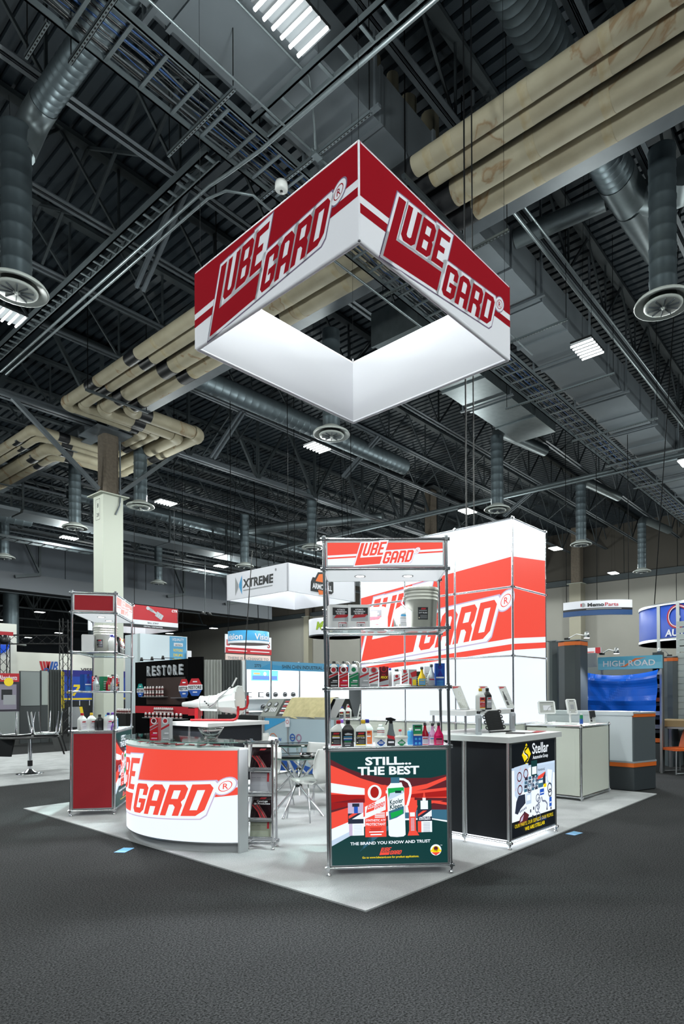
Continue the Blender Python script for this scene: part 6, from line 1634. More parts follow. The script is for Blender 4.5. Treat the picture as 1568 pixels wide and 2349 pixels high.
def oct_sign(g, u, v, r, c1, c2):
    q = lambda pts: [(u + a * r, v + b * r) for a, b in pts]
    g.poly(q([(-.98, .2), (-.5, .98), (.5, .98), (.98, .2)]), c1, 1); g.poly(q([(-.98, -.25), (-.5, -.98), (.5, -.98), (.98, -.25)]), c2, 1); g.poly(q([(-1.02, -.3), (1.02, -.3), (1.02, .28), (-1.02, .28)]), P_WHITE, 2)
    g.text(u, v - r * .18, 'RESTORE', r * .5, P_BLACK, 3, .03, align='C', width=r * 1.8); g.rect(u - r * .3, v + .55 * r, u + r * .3, v + .68 * r, P_WHITE, 2); g.rect(u - r * .3, v - .62 * r, u + r * .3, v - .5 * r, P_WHITE, 2)
g = G2(.004); oct_sign(g, w * .11, 1.68, .21, P('sign_teal', 20, 130, 126), P_BLUE); g.build('octagon_sign', o, *G_); g = G2(.004); oct_sign(g, w * .93, 1.72, .27, P_RED, P_BLUE); g.build('octagon_sign', o, *G_)
ww_ = thing('side_wing', 'black side wing of the lettered wall with an octagon sign', 'booth wall', (RX - .02, 12.69, 0), -1.25)
MB().box(0, 0, 0, .5, .06, 2.6).build('board', mat('stand_black', rgb(5, 5, 6), .9, spec=.05), ww_); g = G2(.004); g.rect(0, .95, .5, 1.15, P_RED, 0); oct_sign(g, .25, 1.75, .25, P_RED, P_BLUE); g.build('octagon_sign', ww_, *G_)
for u0, u1, z in ((.22, .64, 1.49), (.78, 1.0, 1.46), (.24, 1.0, .86)): MB().box(w * u0, -.17, z - .02, w * u1, 0, z).build('shelf', SILVER, o)
can0 = None
def canproto():
    t = thing('spray_can', 'x', 'can')
    MB().lathe([(.032, 0), (.034, .004), (.034, .115), (.026, .13)], 10).build('can_body', P('can_silver', 190, 178, 176, .3), t); MB().lathe([(.024, .13), (.024, .15), (0, .152)], 10).build('cap', P_WHITE, t); MB().lathe([(.0345, .04), (.0345, .085)], 10).build('label', P_MAROON if False else CART_MAROON, t)
    return t
can0 = canproto(); cn = 0
def put_can(u, dy, z, lb, grp):
    global cn
    loc = (RX - dy, o.location.y - u, z)
    if cn == 0: can0.location = loc; can0['label'] = lb; can0['group'] = grp
    else: dup(can0, loc, 0, lb, grp)
    cn += 1
for i in range(7):
    for k_ in range(2): put_can(w * (.25 + .053 * i) + (.05 if i > 3 else 0), .08, 1.49 + .153 * k_, ('silver can in the upper row on the short wall shelf, %s from the left' if k_ else 'silver can in the lower row on the short wall shelf, %s from the left') % _ordn[i], 'cans on the short wall shelf')
for i in range(20): put_can(w * .26 + i * .108, .08 + .05 * (i % 2), .86, 'silver can on the long shelf below the red band, %s from the left' % _ordn[i], 'cans on the long wall shelf')
for i in range(10): put_can(w * .45 + i * .108, .1, .86 + .153, 'silver can stacked on top over the long shelf, %s from the left' % _ordn[i], 'cans stacked on the long wall shelf')
o2, w2, h2 = wallX('black_table', 'black clothed table left of the lettered wall', 'table', (6.3, 16.9, 0), (6.3, 15.9, .95), P('black_cloth', 12, 12, 14, .9), .6)
for i in range(10):
    t_ = dup(can0, (6.4 + .1 * (i % 2), 16.8 - .085 * i, .952), 0, 'silver can on the black clothed table, %s from the left' % _ordn[i], 'cans on the black table')
o2, w2, h2 = wallX('black_counter', 'long black counter behind the white gearbox', 'counter', (7.0, 12.0, 0), (7.0, 9.8, .98), P('black_cloth', 12, 12, 14, .9), .5)
for i in range(9): dup(can0, (7.15 + .08 * (i % 2), 11.8 - .12 * i, .982), 0, 'silver can on the black counter behind the gearbox, %s from the left' % _ordn[i], 'cans on the black counter')
for x_, w_ in ((0, 1), ): pass
for k_ in range(3):
    t = thing('wall_spot', 'small spot lamp above the lettered wall, %s from the left' % _ordn[k_], 'lamp', (RX - .35, o.location.y - w * (.35 + .2 * k_), 2.6), 0, 'spot lamps over the lettered wall'); MB().tube((0, 0, 0), (.35, 0, 0), .012, 6).build('arm', BLACK, t); MB().lathe([(0, .06), (.03, .06), (.05, -.05), (0, -.05)], 12).build('lamp_head', BLACK, t)
    L = bpy.data.lights.new('wall_spot_lamp', 'SPOT'); L.energy = 14; L.spot_size = radians(80); L.spot_blend = .5; L.color = (1, .86, .74); L.shadow_soft_size = .04; lo = bpy.data.objects.new('wall_spot_lamp', L); COL.objects.link(lo); lo.parent = t; lo.location = (0, 0, -.07); lo.rotation_euler = (0, radians(24), 0)

# ---- curtain and white shelf booth (light industry stand)
drape('curtain', 'light grey pleated curtain right of the lettered wall', (6.64, 12.3, 0), (7.1, 11.95, 0), 0, 2.52, CURT_L, 7, .03)
drape('curtain', 'dark grey pleated curtain left of the white shelf booth', (7.1, 11.95, 0), (7.52, 11.6, 0), 0, 2.52, CURT_D, 7, .03)
BY = 11.48
t = thing('shelf_booth', 'white lit booth with a blue lettered fascia and work lamps on shelves', 'booth', (7.57, BY, 0))
BWD = 4.3
wm = P('booth_white', 232, 236, 238, .6)
for x in (0, .89, 2.0, 3.1, BWD): MB().box(x - .025, -.025, 0, x + .025, .025, 2.53).build('post', SILVER, t)
for (x0, x1) in ((.0, .86), (.93, BWD)):
    p = MB().box(x0, -.03, 2.25, x1, .01, 2.51).build('fascia', SKY, t); g = G2(.003)
    if x0 < .5: g.text(.28, .07, '2773', .12, P_BLACK, 1, .01); g.poly([(.4, 0), (.86, 0), (.86, .2), (.6, .1)], P_LBLUE, 0)
    else: g.text(.36, .06, 'SHIN CHIN INDUSTRIAL CO., LTD.', .155, P_BLACK, 1, .004); g.poly([(0, 0), (1.6, 0), (.9, .08), (0, .16)], P_LBLUE, 0)
    g.build('fascia_print', p, (x0, -.032, 2.25), (1, 0, 0), (0, 0, 1))
MB().box(0, 1.6, 0, BWD, 1.65, 2.5).build('back_wall', wm, t); MB().box(-.03, 0, 0, 0, 1.65, 2.5).build('side_wall', wm, t); MB().box(BWD, 0, 0, BWD + .03, 1.65, 2.5).build('side_wall', wm, t)
for z in (1.42, 1.02): MB().box(.15, 1.22, z - .03, BWD - .1, 1.6, z).build('shelf', wm, t)
g = G2(.003); g.rect(0, 0, 1.1, .34, P_LBLUE, 0); g.rect(.05, .03, 1.05, .16, ROYAL, 1); g.circ(.55, .22, .06, P_WHITE, 1); g.rect(.1, .2, .35, .25, P_ORANGE, 1); g.build('poster_print', t, (1.4, 1.595, 1.98), (1, 0, 0), (0, 0, 1))
MB().box(.3, .15, 2.46, BWD - .3, .3, 2.5).build('strip_lamp', mat('lit_strip', (.92, .98, 1, 1), .3, emit=8), t)
L = bpy.data.lights.new('booth_lamp', 'AREA'); L.shape = 'RECTANGLE'; L.size = BWD - .6; L.size_y = .3; L.energy = 130; L.color = (.92, .98, 1); lo = bpy.data.objects.new('booth_lamp', L); COL.objects.link(lo); lo.parent = t; lo.location = (BWD / 2, .4, 2.44); lo.rotation_euler = (radians(25), 0, 0)
def worklamp(rd):
    t = thing('work_lamp', 'x', 'lamp')
    if rd: MB().lathe([(0, 0), (.075, 0), (.085, .02), (.085, .06), (.05, .09), (0, .09)], 16).build('lamp_body', BLACK, t, (0, .045, .11), (pi / 2, 0, 0)); MB().lathe([(0, 0), (.068, 0), (.068, .006), (0, .006)], 16).build('lens', P_SILVER, t, (0, .042, .11), (pi / 2, 0, 0))
    else: MB().bbox(-.085, -.04, .03, .085, .04, .19, .015).build('lamp_body', BLACK, t); MB().box(-.07, -.046, .05, .07, -.04, .17).build('lens', P_SILVER, t)
    MB().path([(-.09, 0, .1), (-.09, 0, .005), (.09, 0, .005), (.09, 0, .1)], .008, 6).build('bracket', BLACK, t); return t
ws, wr_ = worklamp(False), worklamp(True); k_ = 0
for pr, lst in ((ws, [(.55, 1.42), (.85, 1.42), (1.15, 1.42), (1.6, 1.42)]), (wr_, [(1.9, 1.42), (2.2, 1.42), (2.6, 1.42), (2.95, 1.42), (.6, 1.02), (1.0, 1.02), (1.7, 1.02), (2.3, 1.02)])):
    for i, (x, z) in enumerate(lst):
        lb = '%s work lamp on the %s shelf of the white booth, %s from the left' % ('square black' if pr is ws else 'round black', 'upper' if z > 1.2 else 'lower', _ordn[i % 4 if pr is wr_ and z > 1.2 else (i - 4 if z < 1.2 else i)])
        p_ = (7.57 + x, BY + 1.36, z + .001)
        if i == 0: pr.location = p_; pr['label'] = lb; pr['group'] = 'work lamps in the white booth'
        else: dup(pr, p_, .15 * (i % 3 - 1), lb, 'work lamps in the white booth')
# sloping demo desk with gauges and a cloth cover, on a printed front
C0 = (4.650, 7.165, 1.100); C1 = (4.738, 5.288, 1.100)
dx = C1[0] - C0[0]; dy = C1[1] - C0[1]; rz_ = atan2(dy, dx); CL = sqrt(dx * dx + dy * dy) + .3
t = thing('demo_counter', 'grey counter with a blue printed front below the white shelf booth', 'counter', (C0[0], C0[1], 0), rz_)
MB().box(0, 0, 0, CL, .6, 1.1).build('body', GREYF, t); g = G2(.003); g.rect(.2, .04, CL - .1, 1.06, P('panel_pale', 168, 186, 196), 0); g.poly([(.2, .04), (CL - .1, .04), (1.0, .25), (.2, .5)], P_BLUE, 1); g.poly([(.2, 1.06), (.2, .8), (.9, 1.06)], P_LBLUE, 1)
g.text(.34, .62, 'TAIWAN', .085, P_BLUE, 2, .02, .2); g.text(.34, .62, 'T', .085, P_RED, 3, .02, .2); g.line([(.36, .70), (.40, .75), (.48, .76), (.56, .70)], .014, P_ORANGE, 2); g.ring(1.0, .70, .075, .025, P_BLUE, 2, 18); g.rect(.93, .69, 1.07, .71, P_BLUE, 3); g.ring(1.17, .70, .075, .025, P('ring_mauve', 150, 110, 140), 2, 18); g.build('front_print', t, (0, -.008, 0), (1, 0, 0), (0, 0, 1))
for x in (.1, .17, .86): MB().box(x, -.02, 0, x + .035, 0, 1.08).build('post', SILVER, t)
g = G2(.003); g.rect(0, 0, .12, .17, P_WHITE, 0); g.ring(.06, .1, .04, .01, P_RED, 1, 14); g.build('no_photo_notice', t, (.82, -.03, .9), (1, 0, 0), (0, 0, 1))
q = thing('gauge_desk', 'sloping grey test desk with round gauges beside the cloth covered board', 'test desk', (C0[0], C0[1], 1.101), rz_)
MB().loft([[(0, .05, 0), (0, .55, 0), (0, .42, .34), (0, .30, .34)], [(.45, .05, 0), (.45, .55, 0), (.45, .42, .34), (.45, .30, .34)]]).build('desk_body', P('desk_grey', 120, 124, 118, .5), q)
g = G2(.004)
for x, y in ((.1, .28), (.3, .28), (.1, .14)): g.circ(x, y, .055, P_BLACK, 1, 14); g.circ(x, y, .04, P_SILVER, 2, 14)
for i in range(4): g.rect(.2 + .05 * i, .1, .23 + .05 * i, .2, P_WHITE, 1)
s_, c_ = sin(.63), cos(.63); g.build('gauges', q, (0, .045, 0), (1, 0, 0), (0, s_, c_))
q = thing('covered_board', 'sloping sample board half covered by a sand coloured cloth', 'display board', (C0[0] + .5 * cos(rz_), C0[1] + .5 * sin(rz_), 1.101), rz_)
MB().loft([[(0, .05, 0), (0, .55, 0), (0, .42, .34), (0, .30, .34)], [(CL - .6, .05, 0), (CL - .6, .55, 0), (CL - .6, .42, .34), (CL - .6, .30, .34)]]).build('board', BLACK, q)
mb = MB(); rnd = random.Random(3); rows = []
for i in range(13):
    x = .18 + i * .095; rows.append([(x, .0 + .02 * sin(i * 1.3), -.02 + .02 * sin(i)), (x + .01, .10, .145 + .012 * sin(i * 2.1)), (x, .265, .355), (x, .36, .37), (x, .46, .345)])
for i in range(12):
    for j in range(4): mb.quad(rows[i][j], rows[i + 1][j], rows[i + 1][j + 1], rows[i][j + 1])
mb.build('cloth_cover', mat('sand_cloth', rgb(196, 184, 140), .9, noise=.25, nscale=12), q)
g = G2(.004)
for i in range(6): g.rect(.03, .06 + .055 * i, .15, .09 + .055 * i, P_RED if i % 2 else P_WHITE, 1)
pass; g.build('samples_print', q, (0, .045, 0), (1, 0, 0), (0, s_, c_))
o, w, h = wallX('side_partition', 'dark grey side partition left of the lit wall', 'partition', (11.2, (11.200, 10.926, 1.422)[1], 0), (11.2, (11.200, 10.260, 1.422)[1], 2.2), GREYD, .06)

# ---- hanging signs and high towers in the background
def ring_sign(label, c, r, h, m, inner_m, arc=(0, 2 * pi), n=40, th=.03):
    t = thing('round_sign', label, 'hanging sign', c); mb = MB()
    pr = [(r, 0), (r, h), (r - th, h), (r - th, 0), (r, 0)]; mb.lathe(pr, n, smooth=True); mb.build('sign_band', m, t)
    for k_ in range(3): a = 2 * pi * k_ / 3 + .4; MB().tube((r * .98 * cos(a), r * .98 * sin(a), h), (r * .5 * cos(a), r * .5 * sin(a), ROOF - c[2]), .012, 5).build('hanging_wire', WIRE, t)
    return t
def square_sign(label, c, s, h, rz, m=SIGN_WHITE, inner_m=None):
    t = thing('square_sign', label, 'hanging sign', c, rz); th = .05
    for q in ((0, 0, th, s), (0, 0, s, th), (s - th, 0, s, s), (0, s - th, s, s)): MB().box(q[0], q[1], 0, q[2], q[3], h).build('fabric_side', m, t)
    for x, y in ((.1, .1), (s - .1, .1), (.1, s - .1), (s - .1, s - .1)): MB().tube((x, y, h), (x, y, ROOF - c[2]), .012, 5).build('hanging_wire', WIRE, t)
    return t
K = (10.248, 12.333, 4.900)
t = square_sign('white square fabric sign with dark lettering behind the display tower', bw(*K), 3.25, .92, BR)
g = G2(.003); g.text(.95, .36, 'XTREME', .40, P_BLACK, 1, .035, .05, width=1.62, slope=.0); g.rect(.95, .24, 2.5, .28, P_GREY, 1); g.poly([(.5, .12), (.5, .78), (.68, .5), (.68, .4)], P_GREY, 1); g.poly([(.88, .12), (.88, .8), (.72, .5), (.72, .4)], P_LBLUE, 1); g.text(2.62, .72, '®', .12, P_BLACK, 1)
g.build('sign_print', t, (-.006, 3.25, 0), (0, -1, 0), (0, 0, 1))
g = G2(.003); g.poly([(1.0, .12), (1.02, .44), (1.1, .6), (1.22, .6), (1.35, .8), (1.7, .86), (1.9, .6), (2.1, .56), (2.1, .2), (2.0, .12)], P_BLACK, 1); g.poly([(1.24, .5), (1.4, .74), (1.66, .79), (1.84, .56), (1.84, .1), (1.4, .04)], P_ORANGE, 2); g.rect(1.05, .2, 2.07, .48, P_BLACK, 3); g.text(1.09, .23, 'ARMORALL', .25, P_WHITE, 4, .03, width=.94); g.build('sign_print', t, (0, -.006, 0), (1, 0, 0), (0, 0, 1))
K = (9.760, 21.200, 4.331); K2 = (11.813, 21.200, 5.256)
t = thing('square_sign', 'red hanging sign with a ball joint picture right of the left tower', 'hanging sign', bw(K[0] - .6, 21.2, K[2]), BR); sw, sh = K2[0] - K[0] + .6, K2[2] - K[2]
MB().box(0, 0, 0, sw, .06, sh).build('front_panel', P_RED, t); MB().box(sw - .05, 0, 0, sw, sw, sh).build('fabric_side', SIGN_WHITE, t); MB().box(0, sw - .05, 0, sw, sw, sh).build('fabric_side', SIGN_WHITE, t)
for x in (.1, sw - .1): MB().tube((x, .1, sh), (x, .1, ROOF - K[2]), .012, 5).build('hanging_wire', WIRE, t)
g = G2(.004); g.rect(0, 0, sw, sh * .14, P_BLACK, 1); g.rect(0, sh * .14, sw, sh * .34, SIGN_WHITE, 1); g.text(sw * .56, sh * .2, 'BALL JOINT', .1, P_BLACK, 2, .02, align='C', width=.5); g.text(sw * .56, sh * .04, 'CENTRAL CORPORATION', .08, P_WHITE, 2, .01, align='C', width=.85); g.text(sw * .88, sh * .84, 'CTR', .14, P_WHITE, 2, .04, .2)
g.line([(sw * .48, sh * .9), (sw * .56, sh * .78)], .12, P_GREY, 2); g.line([(sw * .55, sh * .8), (sw * .62, sh * .68)], .08, P_SILVER, 2); g.line([(sw * .61, sh * .7), (sw * .72, sh * .52)], .22, P_SILVER, 2)
for i in range(3): g.line([(sw * (.64 + .03 * i), sh * .78 - .05 * i), (sw * (.6 + .03 * i), sh * .56 - .05 * i)], .02, P_GREY, 3)
g.circ(sw * .47, sh * .9, .08, P_SILVER, 3, 12); g.build('sign_print', t, (0, -.004, 0), (1, 0, 0), (0, 0, 1))
K = (10.631, 23.000, 3.959)
t = thing('red_canopy', 'dark red hanging square frame below the ball joint sign', 'hanging frame', bw(K[0] + .1, 23, K[2]), BR)
for q in ((0, 0, 2.6, .12), (2.48, 0, 2.6, 2.6), (0, 2.48, 2.6, 2.6)): MB().box(q[0], q[1], 0, q[2], q[3], .28).build('beam', CART_MAROON, t)
for x in (.1, 2.5): MB().tube((x, .06, .28), (x, .06, ROOF - K[2]), .012, 5).build('hanging_wire', WIRE, t)
for i in range(3): MB().box((.5 + i * .7), .3, .28, (.75 + i * .7), .45, .3).build('lamp', mat('lit_small', (1, .95, .9, 1), .3, emit=6), t)
o, w, h = wallY('tower_wall', 'tall white booth tower with a blue banner behind the lettered wall', 'booth tower', (8.952, 20.000, -0.251), (10.998, 20.000, 3.942), P('tower_white', 214, 226, 234, .6), 1.2)
g = G2(.004); g.rect(w * .61, 1.4, w * .98, h - .03, SKY, 0)
for s, v, c, wd in (('UQUALITY', h - .19, P_WHITE, .52), ('ROTORS', h - .63, P_YELLOW, .42), ('DRUMS', h - .83, P_YELLOW, .42), ('CALIPERS', h - 1.03, P_YELLOW, .5)): g.text(w * .795, v, s, .15, c, 1, .02, align='C', width=wd)
g.rect(w * .7, h - .42, w * .9, h - .28, P_WHITE, 1); g.text(w * .8, h - .4, 'GEOTECH', .09, P_BLACK, 2, .02, align='C', width=.3); g.build('banner_print', o, *FR)
o, w, h = wallY('white_plaque', 'small white rounded sign right of the blue banner', 'sign', (10.870, 19.800, 2.899), (11.073, 19.800, 3.357), P_WHITE, .05); MB().box(.02, .0, -o.location.z, .06, .04, 0).build('post', P_WHITE, o); g = G2(.004); g.text(w * .1, h * .22, 'ng', .2, P_BLACK, 1, .03, .2); g.build('sign_print', o, *FR)
def wrap_text(g, t, r, h0, name='sign_print'):
    g.build(name, t, (0, 0, 0), (1, 0, 0), (0, 0, 1), fn=lambda u, v, n: Vector((-(r + .01 + n) * cos(u / r), (r + .01 + n) * sin(-u / r), v + h0)), cuts=[i * .12 for i in range(-30, 31)])
K = (17.131, 24.000, 4.238); R1 = .5 * ((18.475, 24.000, 4.317)[0] - (15.865, 24.000, 4.164)[0])
t = ring_sign('blue round hanging sign with white lettering over the grey curtain', (K[0], 24, K[2]), R1 * .82, .62, P_LBLUE, P_WHITE)
r_ = R1 * .82; g = G2(.004); vc = atan2(24 + 2.93, K[0] + 3.2)
for uu, s in ((-.62, 'vision'), (.62, 'Vision')): g.text(uu * r_ * 1.25, .16, s, .44, P_WHITE, 1, .02, align='C', width=1.05)
g.build('sign_print', t, (0, 0, 0), (1, 0, 0), (0, 0, 1), fn=lambda u, v, n: Vector(((r_ + .01 + n) * cos(vc + pi + u / r_), (r_ + .01 + n) * sin(vc + pi + u / r_), v)), cuts=[i * .12 for i in range(-20, 21)])
MB().lathe([(r_ + .004, -.02), (r_ + .004, .1)], 40).build('white_hem', P_WHITE, t)
K = (18.481, 28.000, 4.029); K2 = (21.906, 28.000, 5.131)
o, w, h = wallY('banner_sign', 'white hanging banner with a red lower band behind the round blue sign', 'hanging sign', K, K2, P_WHITE, .08); g = G2(.006); g.rect(0, 0, w, h * .3, P_RED, 1); g.rect(w * .05, h * .12, w * .45, h * .17, P_WHITE, 2); g.rect(w * .52, h * .12, w * .95, h * .17, P_WHITE, 2); g.text(w * .9, h * .4, 'S', .5, P_RED, 2, .02); g.text(.04, h * .4, 'L', .5, P_RED, 2, .02); g.build('sign_print', o, *FR)
for x in (.2, w - .2): MB().tube((x, .04, h), (x, .04, ROOF - K[2]), .012, 5).build('hanging_wire', WIRE, o)
K = (17.815, 27.000, -1.110); K2 = (21.021, 27.000, 3.889)
o, w, h = wallY('banner_wall', 'pale pink lettered banner wall above the white shelf booth', 'booth wall', K, K2, P('pale_pink', 240, 214, 206, .7), .08); g = G2(.006); g.text(w * .03, h - .3, 'THERE IS A CHANCE TO', .22, P_GREY, 1, .01, width=w * .92); g.build('sign_print', o, *FR)
K = (19.227, 18.866, 4.400)
t = ring_sign('white round hanging sign with green and blue letters behind the tower', bw(K[0], K[1], 4.4), 1.35, .85, SIGN_WHITE, P_BLACK)
a_ = atan2(K[1] + 2.93, K[0] + 3.2) + pi; g = G2(.004); g.text(-1.05, .3, 'M', .5, P('lime', 150, 180, 30), 1, .05, .25); g.text(-.55, .3, 'A', .5, P_BLUE, 1, .05, .25); g.text(-.02, .3, 'XTRAC', .5, P_BLUE, 1, .05, .25); g.text(-.5, .08, 'SOLUTIONS', .16, P_BLACK, 1, .02); g.rect(-2, -.02, 2, .05, P_BLACK, 1)
g.build('sign_print', t, (0, 0, 0), (1, 0, 0), (0, 0, 1), fn=lambda u, v, n: Vector(((1.36 + n) * cos(a_ + u / 1.35), (1.36 + n) * sin(a_ + u / 1.35), v)), cuts=[i * .12 for i in range(-18, 19)])

# ---- right: counter stand with the blue tarp, lettered fascia, pillars, table, orange chair
ORA = P('booth_orange', 214, 104, 34, .5); SLATE = mat('slate_grey_panel', rgb(84, 92, 96), .4); SLATE_D = mat('dark_slate_panel', rgb(54, 60, 64), .45)
t = thing('reception_counter', 'white and slate grey counter with orange stripes behind the pale grey counter', 'counter', (6.52, .35, .012))
def cp(d, z0, z1, name, m, y1=2.35):
    # plan: white side facing -x, chamfered slate corner, short side
    return MB().prism([(-d, 0 - d * .3), (.52 + d * .2, -.16 - d), (.72 + d, -.05 - d), (.72 + d, y1), (-d, y1)], z0, z1).build(name, m, t)
cp(0, 0, .40, 'base', SLATE_D); cp(.012, .36, .425, 'orange_stripe', ORA); cp(.016, .425, .45, 'grey_strip', P_GREY); cp(0, .45, 1.15, 'body', SLATE); cp(.006, 1.135, 1.185, 'orange_band', ORA); cp(.012, 1.185, 1.21, 'top_edge', P_GREY)
MB().box(-.02, .02, .45, -.002, 2.3, 1.16).build('white_panel', P('panel_bluish_white', 200, 208, 214, .4), t); MB().box(-.03, .0, 1.16, .3, 2.35, 1.222).build('white_top', P('panel_bluish_white', 200, 208, 214, .4), t)
def pillar(label, p, q, y_top, m):
    return None
for lb, a, b, x, m in (('tall light slate pillar at the right edge of the lit wall', (8.400, 2.726, 1.439), (8.400, 2.502, 2.572), 8.4, SLATE), ('tall dark slate pillar with an orange cap', (7.900, 2.267, 1.442), (7.900, 1.808, 2.516), 7.9, SLATE_D), ('white and slate pillar with an orange cap right of the blue tarp', (10.300, 1.048, 1.423), (10.300, 0.751, 2.264), 10.3, SLATE)):
    y0, y1 = sorted((a[1], b[1])); h = b[2]
    t = thing('booth_pillar', lb, 'pillar', (x, y0, 0)); w = y1 - y0
    MB().prism([(.06, 0), (0, .08), (0, w * .62), (.12, w), (.4, w), (.4, 0)], 0, h).build('pillar_body', m, t)
    if 'orange' in lb: MB().prism([(.055, -.006), (-.006, .075), (-.006, w * .63), (.115, w + .006), (.4, w + .006), (.4, -.006)], h - .09, h - .02).build('cap_band', ORA, t)
    MB().box(.0, .0, h, .4, w, h + .015).build('cap', P_GREY, t)
def spotarm(label, base, tip, on):
    t = thing('arm_spotlight', label, 'lamp', base, 0, 'arm spotlights'); d = Vector(tip) - Vector(base)
    MB().path([(0, 0, 0), d * .5 + Vector((0, 0, .06)), d], .008, 6).build('arm', SILVER, t); MB().box(-.04, -.04, -.02, .04, .04, .02).build('clamp', BLACK, t)
    h_ = MB().lathe([(0, .07), (.03, .07), (.055, -.04), (0, -.04)], 12).build('lamp_head', SILVER, t, d); MB().lathe([(0, -.041), (.05, -.041), (.05, -.046), (0, -.046)], 12).build('lit_glass', mat('lit_spot_glass', (1, 1, 1, 1), .3, emit=30 if on else 5), h_)
    return t
S1 = (8.000, 2.084, 2.555); S2 = (7.600, 1.533, 2.558); t = spotarm('arm spotlight on top of the dark slate pillar', S1, S2, False)
S1 = (8.900, 1.760, 2.299); S2 = (8.400, 1.293, 2.304); t = spotarm('glaring arm spotlight above the white lettered fascia', S1, S2, True)
L = bpy.data.lights.new('fascia_spot', 'SPOT'); L.energy = 220; L.spot_size = radians(110); L.spot_blend = .5; L.color = (.93, .98, 1); L.shadow_soft_size = .05; lo = bpy.data.objects.new('fascia_spot', L); COL.objects.link(lo); lo.parent = t; lo.location = Vector(S2) - Vector(S1) + Vector((0, 0, -.06)); lo.rotation_euler = (0, radians(35), 0)
S1 = (10.400, 0.915, 2.293); S2 = (10.000, 0.995, 2.368); spotarm('arm spotlight on the pillar right of the blue tarp', S1, S2, False)
o, w, h = wallX('fascia_sign', 'pale blue lettered fascia above the blue tarp', 'sign', (9.000, 1.881, 1.985), (9.000, 0.667, 2.237), P('fascia_pale', 120, 190, 214, .5), .08)
for x in (.02, w - .06): MB().box(x, .08, -o.location.z, x + .04, .12, h).build('post', SILVER, o)
g = G2(.003); g.rect(0, h * .5, w, h, P('fascia_sky', 90, 170, 200, .5), 0); g.poly([(w * .36, h * .2), (w * .45, h * .2), (w * .62, h * .7), (w * .78, h * .86), (w * .6, h * .82), (w * .45, h * .35)], P_ORANGE, 1); g.text(w * .08, h * .25, 'HIGH ROAD', h * .62, P_WHITE, 2, .012, width=w * .82); g.build('sign_print', o, *FR)
o, w, h = wallX('grey_sign', 'grey fascia piece with a single white letter', 'sign', (9.300, 2.400, 2.063), (9.300, 2.043, 2.349), P('fascia_grey', 140, 144, 148, .5), .06); MB().box(.02, .06, -o.location.z, .06, .1, h).build('post', SILVER, o); g = G2(.003); g.text(w * .2, h * .22, 'S', h * .75, P_WHITE, 1); g.build('sign_print', o, *FR)
# tarp: creased sheet hung from two corners
T0 = (8.900, 2.175, 1.965); T1 = (8.900, 0.655, 1.947); T2 = (8.900, 2.127, 1.082)
mb = MB(); nu, nv = 40, 22; rnd = random.Random(8); W_ = T0[1] - T1[1]; H_ = T0[2] - T2[2] + .2
cre = [(rnd.uniform(0, 1), rnd.uniform(-.8, .8), rnd.uniform(.012, .03), rnd.uniform(8, 20)) for _ in range(9)]
for j in range(nv + 1):
    for i in range(nu + 1):
        u, v = i / nu, j / nv
        sag = .10 * sin(pi * u) ** .7 * (1 - v) ** 2
        dpt = .10 * sin(pi * u) * sin(pi * min(1, v * 1.2)) + sum(a_ * math.exp(-((u - c - k_ * (v - .5)) * f_) ** 2) for c, k_, a_, f_ in cre) + .025 * math.exp(-((v - .55) * 18) ** 2) * (1 + .6 * sin(u * 14)) + (.09 * math.exp(-((v - .12) * 9) ** 2))
        mb.v.append((8.9 - dpt, T0[1] - W_ * (.02 + .96 * u + .05 * (v * (1 - 2 * u))), T0[2] - H_ * v * (1 - .02) - sag))
for j in range(nv):
    for i in range(nu): mb.face([j * (nu + 1) + i, (j + 1) * (nu + 1) + i, (j + 1) * (nu + 1) + i + 1, j * (nu + 1) + i + 1], False)
o = mb.build('tarp', mat('blue_tarpaulin', rgb(18, 104, 232), .28, spec=.6)); tag(o, 'shiny creased blue tarpaulin hung below the pale blue fascia', 'tarpaulin')
o, w, h = wallX('back_panel_wall', 'grey back wall of the stand behind the blue tarp', 'booth wall', (10.8, (10.800, 3.130, 1.421)[1], 0), (10.8, (10.800, 0.644, 1.419)[1], 2.3), GREYF, .06)
for j in range(6):
    z = .55 + .26 * j
    pk = MB().box(-.01, -.06, 0, .03, .06, .2).build('blister_pack', [P_WHITE, P_ORANGE, P_BLACK][j % 3], None, (9.2, (9.200, 0.796, 1.431)[1], z)); MB().box(-.014, -.05, .02, -.01, .05, .1).build('product', [P_ORANGE, P_GREY, P_WHITE][j % 3], pk); tag(pk, 'small hanging blister pack beside the blue tarp, %s from the bottom' % _ordn[j], 'package', 'blister packs beside the tarp')
o = MB().box(9.19, (9.200, 0.796, 1.431)[1] - .09, 0, 9.3, (9.200, 0.796, 1.431)[1] + .09, 2.3).build('rack_board', GREYD); tag(o, 'grey rack board carrying hanging packs beside the blue tarp', 'rack')
o, w, h = wallX('slat_wall', 'pale slatted wall at the right edge', 'booth wall', (10.400, 0.775, 0.522), (10.400, 0.052, 2.290), P('slat_pale', 176, 184, 182, .6), .06)
for i in range(18): MB().box(0, -.012, .15 + i * .13, w, 0, .26 + i * .13).build('slat', P('slat_pale', 176, 184, 182, .6), o)
t = thing('long_table', 'tan edged table at the right edge with an orange chair', 'table', (9.35, -1.6, .01)); MB().box(0, 0, .86, .8, 2.5, .98).build('table_top', P('tan_edge', 150, 128, 92, .6), t); MB().box(.02, .03, .82, .78, 2.47, .86).build('apron', SILVER, t)
for x in (.06, .74):
    for y in (.08, 2.42): MB().box(x - .025, y - .025, 0, x + .025, y + .025, .82).build('leg', SILVER, t)
OC = P('chair_orange', 206, 92, 34, .5)
